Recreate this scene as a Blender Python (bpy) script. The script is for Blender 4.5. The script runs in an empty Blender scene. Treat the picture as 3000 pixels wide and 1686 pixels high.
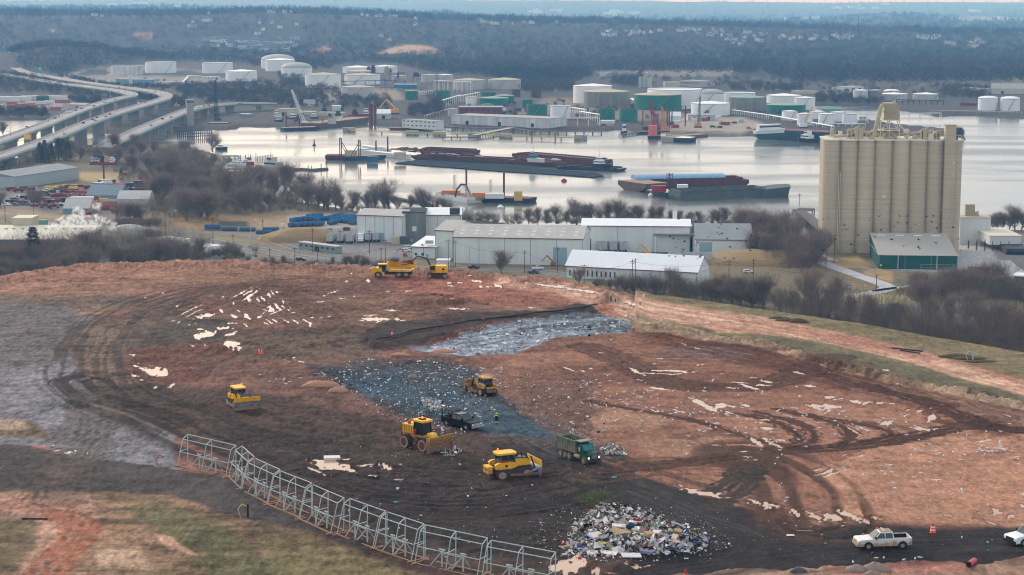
import bpy,math,random,numpy as np
from math import sin,cos,pi,atan2,hypot,radians
from mathutils import Vector,Matrix
from mathutils.geometry import tessellate_polygon
R=random.Random(11)
C=bpy.context.scene.collection
F,HZ,CZ=5500.0,8.0,148.0
TH=math.atan((843-HZ)/F);ST,CT=sin(TH),cos(TH)
GZ,DZ=3.0,86.0
K=750/2576.0
TO={'t1':(0,0),'t2':(750,0),'t3':(1500,0),'t4':(2250,0),'m1':(0,380),'m2':(750,380),'m3':(1500,380),'m4':(2250,380),'n1':(0,740),'n2':(750,740),'n3':(1500,740),'n4':(2250,740),'b1':(0,1266),'b2':(750,1266),'b3':(1500,1266),'b4':(2250,1266),'k1':(0,1000),'k3':(1700,1000),'k4':(2250,1000)}
def q(t,u,v):return(TO[t][0]+u*K,TO[t][1]+v*K)
def qs(t,*uv):return[q(t,uv[i],uv[i+1])for i in range(0,len(uv),2)]
def O(*uv):return[(uv[i]*1.16460,uv[i+1]*1.16460)for i in range(0,len(uv),2)]
def P(px,py,z=GZ):
 a,b=(px-1500)/F,-(py-843)/F
 dy,dz=CT+b*ST,-ST+b*CT
 t=(z-CZ)/dz
 return(a*t,dy*t,z)
def S(px,py,z=GZ):
 x,y,z=P(px,py,z);return F/(y*CT-(z-CZ)*ST)
def ZT(px,py,pyt,z=GZ):
 x,y,_=P(px,py,z);k=(843-pyt)/F
 return CZ+y*(k*CT-ST)/(CT+k*ST)-z
def pix(x,y,z):
 w=z-CZ;d=y*CT-w*ST;return(1500+F*x/d,843-F*(y*ST+w*CT)/d)
def _h(a,b,s):
 h=(a*374761393+b*668265263+s*974711)&0xffffffff
 h=((h^(h>>13))*1274126177)&0xffffffff
 return((h^(h>>16))&0xffffff)/16777215.0
def vn(x,y,s=0):
 xi=np.floor(x).astype(np.int64);yi=np.floor(y).astype(np.int64);fx=x-xi;fy=y-yi
 fx=fx*fx*(3-2*fx);fy=fy*fy*(3-2*fy)
 return(_h(xi,yi,s)*(1-fx)+_h(xi+1,yi,s)*fx)*(1-fy)+(_h(xi,yi+1,s)*(1-fx)+_h(xi+1,yi+1,s)*fx)*fy
def fbm(x,y,s=0,o=4):
 r=0;a=.5;t=0
 for i in range(o):r=r+a*vn(x*2**i,y*2**i,s+i*17);t+=a;a*=.55
 return r/t
def ss(a,b,x):
 t=np.clip((x-a)/(b-a),0,1);return t*t*(3-2*t)
def lin(c):return tuple((v/255/12.92 if v/255<=.04045 else((v/255+.055)/1.055)**2.4)for v in c[:3])
MATS={}
def mat(name,rgb,rough=.8,metal=0.,var=.18,scale=.6,dirt=None,bump=0.,spec=.3,emit=None,streak=False):
 if name in MATS:return MATS[name]
 m=bpy.data.materials.new(name);m.use_nodes=True;N=m.node_tree.nodes;L=m.node_tree.links
 b=N['Principled BSDF'];b.inputs['Roughness'].default_value=rough;b.inputs['Metallic'].default_value=metal
 b.inputs['Specular IOR Level'].default_value=spec
 c=lin(rgb);tc=N.new('ShaderNodeTexCoord')
 mp=N.new('ShaderNodeMapping');L.new(tc.outputs['Object'],mp.inputs[0])
 if streak:mp.inputs['Scale'].default_value=(1,1,.12)
 n=N.new('ShaderNodeTexNoise');n.inputs['Scale'].default_value=scale;n.inputs['Detail'].default_value=5;n.inputs['Roughness'].default_value=.65
 L.new(mp.outputs[0],n.inputs['Vector'])
 r=N.new('ShaderNodeMapRange');r.inputs[1].default_value=.3;r.inputs[2].default_value=.7;r.inputs[3].default_value=1-var;r.inputs[4].default_value=1+var
 L.new(n.outputs[0],r.inputs[0])
 mx=N.new('ShaderNodeVectorMath');mx.operation='SCALE';mx.inputs[0].default_value=c;L.new(r.outputs[0],mx.inputs['Scale'])
 out=mx.outputs[0]
 if dirt:
  n2=N.new('ShaderNodeTexNoise');n2.inputs['Scale'].default_value=scale*2.3;n2.inputs['Detail'].default_value=6;L.new(mp.outputs[0],n2.inputs['Vector'])
  sp=N.new('ShaderNodeSeparateXYZ');L.new(tc.outputs['Object'],sp.inputs[0])
  zz=N.new('ShaderNodeMapRange');zz.inputs[1].default_value=dirt[2];zz.inputs[2].default_value=dirt[1];zz.inputs[3].default_value=0;zz.inputs[4].default_value=dirt[3]if len(dirt)>3 else.75
  L.new(sp.outputs[2],zz.inputs[0])
  ad=N.new('ShaderNodeMath');ad.operation='ADD';L.new(zz.outputs[0],ad.inputs[0]);L.new(n2.outputs[0],ad.inputs[1])
  st=N.new('ShaderNodeMapRange');st.inputs[1].default_value=.55;st.inputs[2].default_value=.95;L.new(ad.outputs[0],st.inputs[0])
  mm=N.new('ShaderNodeMix');mm.data_type='RGBA';L.new(st.outputs[0],mm.inputs[0]);L.new(out,mm.inputs[6]);mm.inputs[7].default_value=(*lin(dirt[0]),1)
  out=mm.outputs[2]
 L.new(out,b.inputs['Base Color'])
 if bump:
  bp=N.new('ShaderNodeBump');bp.inputs['Strength'].default_value=.6;bp.inputs['Distance'].default_value=bump;L.new(n.outputs[0],bp.inputs['Height']);L.new(bp.outputs[0],b.inputs['Normal'])
 if emit:b.inputs['Emission Color'].default_value=(*lin(rgb),1);b.inputs['Emission Strength'].default_value=emit
 MATS[name]=m;return m
def attr_mat(name,rough=.95,nscale=1.2,var=.25,bump=.15,spec=.15,tr=None):
 if name in MATS:return MATS[name]
 m=bpy.data.materials.new(name);m.use_nodes=True;N=m.node_tree.nodes;L=m.node_tree.links
 b=N['Principled BSDF'];b.inputs['Roughness'].default_value=rough;b.inputs['Specular IOR Level'].default_value=spec
 a=N.new('ShaderNodeAttribute');a.attribute_name='Col';tc=N.new('ShaderNodeTexCoord')
 n=N.new('ShaderNodeTexNoise');n.inputs['Scale'].default_value=nscale;n.inputs['Detail'].default_value=8;n.inputs['Roughness'].default_value=.7;L.new(tc.outputs['Object'],n.inputs['Vector'])
 r=N.new('ShaderNodeMapRange');r.inputs[1].default_value=.32;r.inputs[2].default_value=.68;r.inputs[3].default_value=1-var;r.inputs[4].default_value=1+var;L.new(n.outputs[0],r.inputs[0])
 mx=N.new('ShaderNodeVectorMath');mx.operation='SCALE';L.new(a.outputs['Color'],mx.inputs[0]);L.new(r.outputs[0],mx.inputs['Scale']);L.new(mx.outputs[0],b.inputs['Base Color'])
 if bump:
  bp=N.new('ShaderNodeBump');bp.inputs['Strength'].default_value=1;bp.inputs['Distance'].default_value=bump;L.new(n.outputs[0],bp.inputs['Height']);L.new(bp.outputs[0],b.inputs['Normal'])
 MATS[name]=m;return m
class MB:
 def __init__(s):s.v=[];s.f=[];s.m=[]
 def add(s,vs,fs,mi=0):
  o=len(s.v);s.v+=vs;s.f+=[tuple(i+o for i in f)for f in fs];s.m+=[mi]*len(fs);return s
 def box(s,x0,x1,y0,y1,z0,z1,mi=0,M=None):
  vs=[(x,y,z)for z in(z0,z1)for x,y in((x0,y0),(x1,y0),(x1,y1),(x0,y1))]
  if M:vs=[tuple(M@Vector(v))for v in vs]
  return s.add(vs,[(3,2,1,0),(4,5,6,7),(0,1,5,4),(1,2,6,5),(2,3,7,6),(3,0,4,7)],mi)
 def prism(s,poly,z0,z1,mi=0):
  n=len(poly);vs=[(x,y,z0)for x,y in poly]+[(x,y,z1)for x,y in poly]
  return s.add(vs,[tuple(range(n))[::-1],tuple(range(n,2*n))]+[(i,(i+1)%n,n+(i+1)%n,n+i)for i in range(n)],mi)
 def side(s,poly,y0,y1,mi=0,y0t=None,y1t=None,zt=None):
  n=len(poly);vs=[]
  for k,(a,at)in enumerate(((y0,y0t),(y1,y1t))):
   for x,z in poly:vs.append((x,(at if at is not None and z>=zt else a),z))
  return s.add(vs,[tuple(range(n))[::-1],tuple(range(n,2*n))]+[(i,(i+1)%n,n+(i+1)%n,n+i)for i in range(n)],mi)
 def cyl(s,a,b,r0,r1=None,n=10,mi=0,cap=True):
  a=Vector(a);b=Vector(b);r1=r0 if r1 is None else r1;d=(b-a)
  if d.length<1e-6:return s
  d.normalize();u=d.orthogonal().normalized();w=d.cross(u);vs=[]
  for p,r in((a,r0),(b,r1)):
   for i in range(n):t=2*pi*i/n;vs.append(tuple(p+u*(r*cos(t))+w*(r*sin(t))))
  fs=[(i,(i+1)%n,n+(i+1)%n,n+i)for i in range(n)]
  if cap:fs+=[tuple(range(n))[::-1],tuple(range(n,2*n))]
  return s.add(vs,fs,mi)
 def bar(s,a,b,w=.1,mi=0):return s.cyl(a,b,w*.7,n=4,mi=mi)
 def tube(s,pts,r,n=6,mi=0):
  for a,b in zip(pts,pts[1:]):s.cyl(a,b,r,n=n,mi=mi)
  return s
 def lathe(s,prof,n=24,mi=0,c=(0,0)):
  vs=[];fs=[]
  for r,z in prof:
   for i in range(n):t=2*pi*i/n;vs.append((c[0]+r*cos(t),c[1]+r*sin(t),z))
  for k in range(len(prof)-1):
   for i in range(n):fs.append((k*n+i,k*n+(i+1)%n,(k+1)*n+(i+1)%n,(k+1)*n+i))
  return s.add(vs,fs,mi)
 def build(s,name,mats,parent=None,loc=None,rz=0,smooth=False):
  me=bpy.data.meshes.new(name);me.from_pydata(s.v,[],s.f)
  for m in(mats if isinstance(mats,(list,tuple))else[mats]):me.materials.append(m)
  me.polygons.foreach_set('material_index',s.m)
  if smooth:me.polygons.foreach_set('use_smooth',[True]*len(s.f))
  me.update();o=bpy.data.objects.new(name,me);C.objects.link(o)
  if parent:o.parent=parent
  if loc:o.location=loc
  o.rotation_euler=(0,0,rz);return o
def tag(o,label=None,cat=None,group=None,kind=None):
 if label:o['label']=label
 if cat:o['category']=cat
 if group:o['group']=group
 if kind:o['kind']=kind
 return o
def thing(name,label,cat,loc=(0,0,0),rz=0,group=None,sc=None):
 o=bpy.data.objects.new(name,None);C.objects.link(o);o.location=loc;o.rotation_euler=(0,0,rz);o.empty_display_size=.5
 if sc:o.scale=(sc,sc,sc)
 return tag(o,label,cat,group)
def dup(root,loc,rz,label,group=None,sc=None,name=None):
 r=root.copy();C.objects.link(r);r.location=loc;r.rotation_euler=(0,0,rz);r['label']=label
 if name:r.name=name
 if sc:r.scale=sc if isinstance(sc,tuple)else(sc,sc,sc)
 if group:r['group']=group
 for ch in root.children:
  c=ch.copy();C.objects.link(c);c.parent=r
  for g in ch.children:d=g.copy();C.objects.link(d);d.parent=c
 return r
def drop(root):
 for ch in list(root.children_recursive):bpy.data.objects.remove(ch)
 bpy.data.objects.remove(root)
def npmesh(name,V,Fc,mats,col=None,smooth=False,n=4,parent=None):
 me=bpy.data.meshes.new(name);nv=len(V);nf=len(Fc)
 me.vertices.add(nv);me.vertices.foreach_set('co',np.ascontiguousarray(V,dtype=np.float32).ravel())
 me.loops.add(nf*n);me.polygons.add(nf)
 me.loops.foreach_set('vertex_index',np.ascontiguousarray(Fc,dtype=np.int32).ravel())
 me.polygons.foreach_set('loop_start',np.arange(0,nf*n,n,dtype=np.int32))
 me.update(calc_edges=True);me.validate()
 if col is not None:
  a=me.color_attributes.new('Col','FLOAT_COLOR','POINT');c4=np.ones((nv,4),np.float32);c4[:,:3]=col;a.data.foreach_set('color',c4.ravel())
 if smooth:me.polygons.foreach_set('use_smooth',np.ones(len(me.polygons),bool))
 for m in(mats if isinstance(mats,(list,tuple))else[mats]):me.materials.append(m)
 o=bpy.data.objects.new(name,me);C.objects.link(o)
 if parent:o.parent=parent
 return o
def head(a,b,z):
 A,B=P(*a,z),P(*b,z);return((A[0]+B[0])/2,(A[1]+B[1])/2,z),atan2(B[1]-A[1],B[0]-A[0]),hypot(B[0]-A[0],B[1]-A[1])
def nth(i):
 w=['first','second','third','fourth','fifth','sixth','seventh','eighth','ninth','tenth','eleventh','twelfth']
 if i<12:return w[i]
 i+=1;return '%d%s'%(i,'th' if 10<i%100<20 else{1:'st',2:'nd',3:'rd'}.get(i%10,'th'))
def sdist(X,Y,poly,closed=True):
 """signed distance (inside positive) to polygon, or distance to open polyline"""
 d2=np.full(X.shape,1e12);ins=np.zeros(X.shape,bool);n=len(poly)
 for i in range(n if closed else n-1):
  (x0,y0),(x1,y1)=poly[i],poly[(i+1)%n]
  dx,dy=x1-x0,y1-y0;l=dx*dx+dy*dy+1e-9
  t=np.clip(((X-x0)*dx+(Y-y0)*dy)/l,0,1)
  d2=np.minimum(d2,(X-x0-t*dx)**2+(Y-y0-t*dy)**2)
  if closed and y0!=y1:
   c=((y0>Y)!=(y1>Y))&(X<(x1-x0)*(Y-y0)/(y1-y0)+x0);ins^=c
 d=np.sqrt(d2);return np.where(ins,d,-d)if closed else d
def pmask(X,Y,poly,soft=8,pad=40):
 out=np.zeros(X.shape);xs=[p[0]for p in poly];ys=[p[1]for p in poly]
 bb=(X>min(xs)-pad)&(X<max(xs)+pad)&(Y>min(ys)-pad)&(Y<max(ys)+pad)
 if bb.any():out[bb]=ss(-soft,soft,sdist(X[bb],Y[bb],poly))
 return out
def lateral(X,Y,line):
 """distance, signed lateral offset and arc length to an open polyline (world metres)"""
 bd=np.full(X.shape,1e9);lt=np.zeros(X.shape);sl=np.zeros(X.shape);acc=0
 for(x0,y0),(x1,y1)in zip(line,line[1:]):
  dx,dy=x1-x0,y1-y0;L=hypot(dx,dy)+1e-9
  t=np.clip(((X-x0)*dx+(Y-y0)*dy)/L/L,0,1)
  ex,ey=X-x0-t*dx,Y-y0-t*dy;d=np.hypot(ex,ey);m=d<bd
  bd[m]=d[m];lt[m]=(np.sign(dx*ey-dy*ex)*d)[m];sl[m]=(acc+t*L)[m];acc+=L
 return bd,lt,sl
def smoothline(pts,k=6):
 p=[pts[0]]+list(pts)+[pts[-1]];out=[]
 for i in range(1,len(p)-2):
  for j in range(k):
   t=j/k;out.append(tuple(.5*(2*b+(c-a)*t+(2*a-5*b+4*c-d)*t*t+(3*b-a-3*c+d)*t**3)for a,b,c,d in zip(p[i-1],p[i],p[i+1],p[i+2])))
 return out+[tuple(pts[-1])]
crest_px=[(-1300,930),(-300,824),(0,808),(60,800),(143,785),(240,772),(330,772),(420,768),(500,766),(600,762),(700,760),(760,768),(860,775),(1000,776),(1200,782),(1400,794),(1500,806),(1634,817),(1791,849),(1860,860),(1966,868),(2110,888),(2250,910),(2400,930),(2541,952),(2716,984),(2870,1010),(3000,1033),(3300,1090),(4400,1330)]
cxs,cys=[c[0]for c in crest_px],[c[1]for c in crest_px]
NR=590
gx=np.concatenate([np.linspace(-1200,-160,70)[:-1],np.linspace(-160,3160,1400),np.linspace(3160,4300,70)[1:]]);NC=len(gx);tt=np.linspace(0,1,NR)
PX,T=np.meshgrid(gx,tt,indexing='xy')
cb=np.interp(gx,cxs,cys);cb=cb+5*(vn(gx/22.,gx*0,3)-.5)*np.clip((2000-gx)/200,0.1,1)+3*(vn(gx/7.,gx*0,5)-.5)*np.clip((1900-gx)/200,0,1)
PY=1860+(cb[None,:]-1860)*T
def V_unproj(px,py,z):
 a,b=(px-1500)/F,-(py-843)/F;dy,dz=CT+b*ST,-ST+b*CT;t=(z-CZ)/dz
 return a*t,dy*t
X0,Y0=V_unproj(PX,PY,DZ)
scarp=O(1505,772,1540,790,1600,812,1680,818,1740,835,1830,852,1950,870,2060,912,2180,936,2300,965,2420,988,2576,1018,2760,1060)
rel=np.zeros(PX.shape)
def wl(pts):return[P(*p,DZ)[:2]for p in pts]
w1=(fbm(X0/9,Y0/9,1)-.5);w2=(fbm(X0/3,Y0/3,2)-.5);w3=fbm(X0/.9,Y0/.9,4,3)-.5
wx,wy=PX+60*w1+34*w2,PY+14*w1+16*w2
scx=[a[0]for a in scarp];scy=[a[1]for a in scarp];sline=np.interp(PX,scx,scy)+9*w2
bh=np.interp(PX,[1860,1790,1880,2100,2400,3000],[0,1.7,1.5,.7,.6,.6]);face_h=bh*14+3
bench=(1-ss(0,1,(PY-sline)/face_h))*(PX>1860)
rel+=bench*bh
rel+=-.5*pmask(wx,wy,O(1035,880,1240,815,1450,790,1610,800,1590,835,1400,850,1280,888,1200,898),10)
bank=pmask(wx,PY+3*w2,O(930,850,1100,820,1500,774,1512,786,1300,812,1080,858,940,872),6)
rel+=.4*bank
mounds=[(1035,960,60,14,1.0),(1220,880,100,16,1.2),(620,1022,70,20,1.1),(1970,970,110,24,1.3),(1810,945,70,14,1.3),(2150,1010,120,24,.8),(2330,1060,60,20,.5),(1950,1536,70,20,1.2),(1880,1580,190,34,1.4),(1500,870,70,12,.8),(1330,878,90,13,1.1),(960,1085,60,14,.6),(690,1090,50,16,.6),(2820,1145,80,16,1.0),(2840,1178,60,14,.8),(450,1035,50,15,.7),(980,905,90,16,.8),(2870,1225,70,20,.5),(1770,1330,90,26,.7),(1550,1080,60,20,.6),(1640,1160,80,22,.5),(2560,1520,90,10,.5),(1790,1655,90,26,.8),(40,1245,110,20,.7),(1700,900,40,14,.8),(1768,875,28,16,2.2)]
for a,b,rx,ry,h in mounds:rel+=h*np.exp(-((wx-a)/rx)**2-((wy-b)/ry)**2)
d_cr=PY-cb[None,:]
left=np.clip((1900-PX)/120,0,1)
rel+=left*(.65*np.exp(-((d_cr-9)/9.)**2)*(.5+1.1*fbm(X0/5,Y0/5,9)))
sc_d=np.full(PX.shape,99.);nb=(PX>1700)&(PY<1300);sc_d[nb]=sdist(wx[nb],PY[nb]+4*w2[nb],scarp,False)
rel+=.9*np.exp(-(sc_d/8)**2)*(PX>2150)*(fbm(X0/3,Y0/3,12))
bermb=pmask(wx,wy,O(1640,1460,1850,1432,2100,1428,2400,1413,2440,1425,2576,1402,2700,1400,2700,1500,1640,1500),7,90)
rel+=bermb*.9
def cc(*c):return np.array(lin(c))
col=np.empty(PX.shape+(3,));col[:]=cc(122,84,70)
def paint(m,c,k=1.0):
 global col
 m=(m*k)[...,None];col=col*(1-m)+cc(*c)*m
n1=fbm(X0/14,Y0/14,31);n2=fbm(X0/4,Y0/4,33);n3=fbm(X0/1.3,Y0/1.3,35,3);nh=fbm(X0/16,Y0/2.2,36)
def Z(poly,c,soft=9,k=1.):paint(pmask(wx,wy,O(*poly),soft),c,k)
Z((0-300,640,1600,640,1600,800,900,790,350,745,-300,752),(142,104,84))
Z((-300,640,0,640,420,640,640,640,700,668,300,700,0,735,-300,740),(160,114,94))
Z((-300,742,340,745,330,775,240,782,-300,786),(112,94,80))
Z((330,760,520,720,900,700,1250,710,1300,760,900,800,860,860,560,840),(116,80,68))
Z((980,690,1500,700,1640,780,1520,775,1180,765,1000,740),(156,100,82))
Z((880,740,1250,765,1300,800,1060,815,900,860,780,850,700,800),(124,90,74))
Z((250,830,430,740,560,830,560,885,300,960,230,950),(98,80,68))
Z((370,830,560,800,620,840,480,890,330,920),(78,68,60))
Z((300,880,560,860,620,940,380,965,310,960),(108,70,58))
Z((560,840,920,820,960,900,780,920,600,905),(100,80,66))
Z((500,900,950,900,960,990,1000,1060,700,1040,560,1000),(112,80,68))
Z((-300,776,170,772,250,806,195,860,200,960,240,985,450,1085,440,1180,370,1175,300,1180,170,1165,120,1125,-300,1112),(122,118,120))
Z((-300,776,170,772,240,810,190,900,60,925,-300,900),(104,96,95),20)
Z((150,860,250,800,330,800,300,900,260,985,210,970,190,900),(112,92,78),14)
Z((205,980,330,960,620,1060,760,1130,560,1130,470,1085,330,1075),(96,80,70),16)
Z((240,975,420,960,720,1000,900,1040,1120,1080,1460,1110,1560,1190,1600,1300,2000,1320,2700,1330,2700,1460,900,1460,760,1300,600,1190,440,1090),(76,58,50),14)
Z((500,1060,800,1100,1000,1130,1400,1180,1480,1240,1400,1300,1000,1260,700,1180),(62,49,43),20)
Z((1000,1210,1420,1230,1500,1330,1420,1440,1000,1350,820,1290),(52,43,40),24)
Z((1290,900,1600,840,1900,900,2200,960,2576,1080,2700,1120,2700,1330,2030,1322,1700,1230,1500,1170,1400,1090,1300,1010),(142,98,80),12)
Z((1590,812,1700,815,1900,868,2080,925,2280,985,2460,1050,2600,1095,2480,1100,2250,1010,2000,960,1800,900,1600,850),(110,70,56),9)
Z((1380,915,1700,930,2050,940,2090,985,1700,975,1450,965),(120,80,66),12)
Z((1300,940,1480,930,1500,1040,1480,1100,1390,1080,1290,1000),(98,70,58),34,.8)
Z((1700,870,1900,880,1860,905,1640,900),(118,92,86),14)
Z((1480,1045,1560,1030,1720,1052,1640,1080,1500,1078),(160,118,96),8)
Z((1580,1105,1760,1100,1860,1125,1800,1150,1640,1150),(150,110,90),10)
Z((1700,1060,2100,1020,2350,1040,2460,1090,2250,1120,1900,1145,1750,1110),(156,110,90),18)
Z((2060,1185,2180,1130,2350,1100,2700,1088,2700,1330,2150,1310,2100,1260),(176,126,102),9)
Z((2100,940,2700,1060,2700,1100,2420,1040,2150,985),(140,104,88),9)
Z((1740,1190,1840,1185,1960,1270,1850,1275,1780,1235),(152,108,86),10)
Z((1200,1110,1440,1130,1560,1185,1750,1240,1900,1290,2060,1330,2250,1325,2380,1335,2700,1322,2700,1412,2440,1418,2100,1436,1600,1500,1560,1340,1460,1215,1380,1180),(50,44,43),11)
Z((1380,1150,1500,1170,1800,1275,2000,1330,1900,1345,1700,1290,1480,1220),(66,59,57),16)
Z((-300,1112,60,1118,170,1150,380,1172,600,1205,760,1310,930,1385,860,1390,700,1330,600,1306,540,1290,430,1245,270,1242,160,1240,-300,1222),(72,64,62),5)
Z((-300,1224,160,1240,270,1242,430,1246,540,1290,620,1308,760,1330,1000,1425,1150,1470,1150,1600,-300,1600),(112,92,68),8)
gm=pmask(wx,wy,O(-300,1224,160,1240,430,1246,620,1308,1000,1425,1150,1600,-300,1600),8)
paint(gm*ss(.47,.62,nh),(150,116,92),.8)
Z((-300,1228,160,1242,230,1245,230,1300,170,1400,120,1500,20,1500,90,1380,60,1320,-300,1290),(178,136,116),14,.85)
Z((-300,1290,90,1300,100,1380,-20,1480,-300,1480),(104,88,66),16,.9)
Z((300,1275,400,1262,560,1320,700,1420,640,1500,540,1470,420,1360),(100,96,64),22,.8)
Z((380,1340,430,1350,480,1392,420,1380),(186,144,120),6,.8)
Z((240,1390,360,1385,370,1425,250,1430),(176,146,120),12,.8)
Z((640,1330,980,1420,1100,1500,700,1500),(108,100,66),20,.8)
Z((915,862,940,815,1100,795,1300,780,1500,770,1518,790,1490,800,1240,812,1060,870,940,882),(64,52,48),5)
Z((1060,872,1240,818,1450,792,1480,790,1470,800,1250,832,1100,885),(112,78,66),6)
Z((780,925,900,912,1100,905,1190,925,1250,990,1330,1050,1400,1095,1380,1108,1150,1085,1000,1045,860,975),(62,64,68),12)
Z((850,950,1000,935,1100,945,1180,1000,1260,1020,1330,1060,1385,1100,1200,1080,1080,1040,900,985),(56,76,90),10)
tarp=pmask(wx,PY+8*w2,O(1033,874,1120,862,1240,820,1450,790,1520,790,1608,803,1590,832,1500,838,1400,852,1290,886,1200,897,1120,890),5)
tl=wl(O(1040,880,1200,862,1400,825,1620,808));_,tlat,tsl=lateral(X0,Y0,tl)
tn=vn(tlat/1.1,tsl/16,71)*.6+n3*.4
paint(tarp,(136,142,152));paint(tarp*ss(.42,.6,tn),(84,90,98),.9);paint(tarp*ss(.62,.75,n3),(190,192,200),.7)
paint(bench,(128,112,78));face=np.clip(1-np.abs((PY-sline)/face_h-.5)*1.5,0,1)*(PX>1860)
road_t=O(1240,690,1420,712,1560,742,1700,765,1900,797,2100,835,2300,880,2576,958,2760,1010)
road_b=O(2760,1050,2576,995,2300,915,2100,868,1950,842,1800,835,1640,802,1540,785,1500,772,1400,745,1240,712)
grs=pmask(wx,wy,[(1840,840),(3400,900),(3400,1300)]+O(2576,1010,2300,962,2180,930,2060,905,1950,866,1870,838),8,200)
paint(grs,(128,112,84));paint(grs*ss(.4,.75,nh),(108,94,66),.8)
Z((1870,836,2000,855,2100,880,2300,925,2576,1000,2700,1040,2700,1060,2420,985,2300,960,2180,932,2060,905,1950,868),(100,92,74),6,.9)
rd=pmask(wx,PY+5*w2,road_t+road_b,6,100)
rc=wl(O(1400,728,1700,785,2000,835,2300,900,2576,978,2760,1030));_,rl,rs=lateral(X0,Y0,rc)
paint(rd,(190,142,120));paint(rd*ss(.45,.72,vn(rl/1.6,rs/30,44)*.7+n2*.3),(216,176,152),.85);paint(rd*ss(.6,.8,vn(rl/1.2,rs/22,47)),(160,100,82),.5)
paint(np.clip(face*1.8,0,1),(178,146,122),.95)
paint(np.clip(face*1.5,0,1)*ss(.5,.62,n2),(122,106,84),.6)
paint(left*np.exp(-((d_cr-6)/9.)**2),(164,122,102),.6)
paint(bermb,(158,122,104));paint(bermb*pmask(wx,wy,O(2050,1430,2400,1412,2420,1436,2100,1450),8),(176,112,98),.8)
paint(bermb*ss(.5,.7,n2),(120,100,84),.6)
paint(pmask(wx,wy,O(1500,775,1535,760,1560,790,1530,795),5),(180,112,94),.9)
paint(pmask(wx,wy,O(1535,795,1590,785,1660,815,1740,835,1700,842,1580,812),6),(168,140,114),.8)
Z((-40,1060,60,1058,130,1092,100,1100,-40,1098),(118,100,80),6)
Z((0-40,1062,60,1065,50,1078,-40,1078),(176,146,124),6,.8)
for a,b,rx,ry,c,k in[(260,915,40,5,(172,128,102),.8),(1830,1556,0,0,(0,0,0),0),(1150,925,24,5,(150,98,60),.7),(290,905,34,8,(150,118,98),.6),(118,1312,20,5,(160,100,82),.5),(1955,1545,52,14,(88,78,50),.95),(1765,1330,70,14,(40,35,36),.6),(2180,1500,120,16,(46,42,44),.5),(840,985,26,6,(140,118,92),.7),(1240,1120,60,20,(70,62,58),.6)]:
 if rx:paint(np.exp(-((wx-a)/rx)**2-((wy-b)/ry)**2),c,k)
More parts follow.
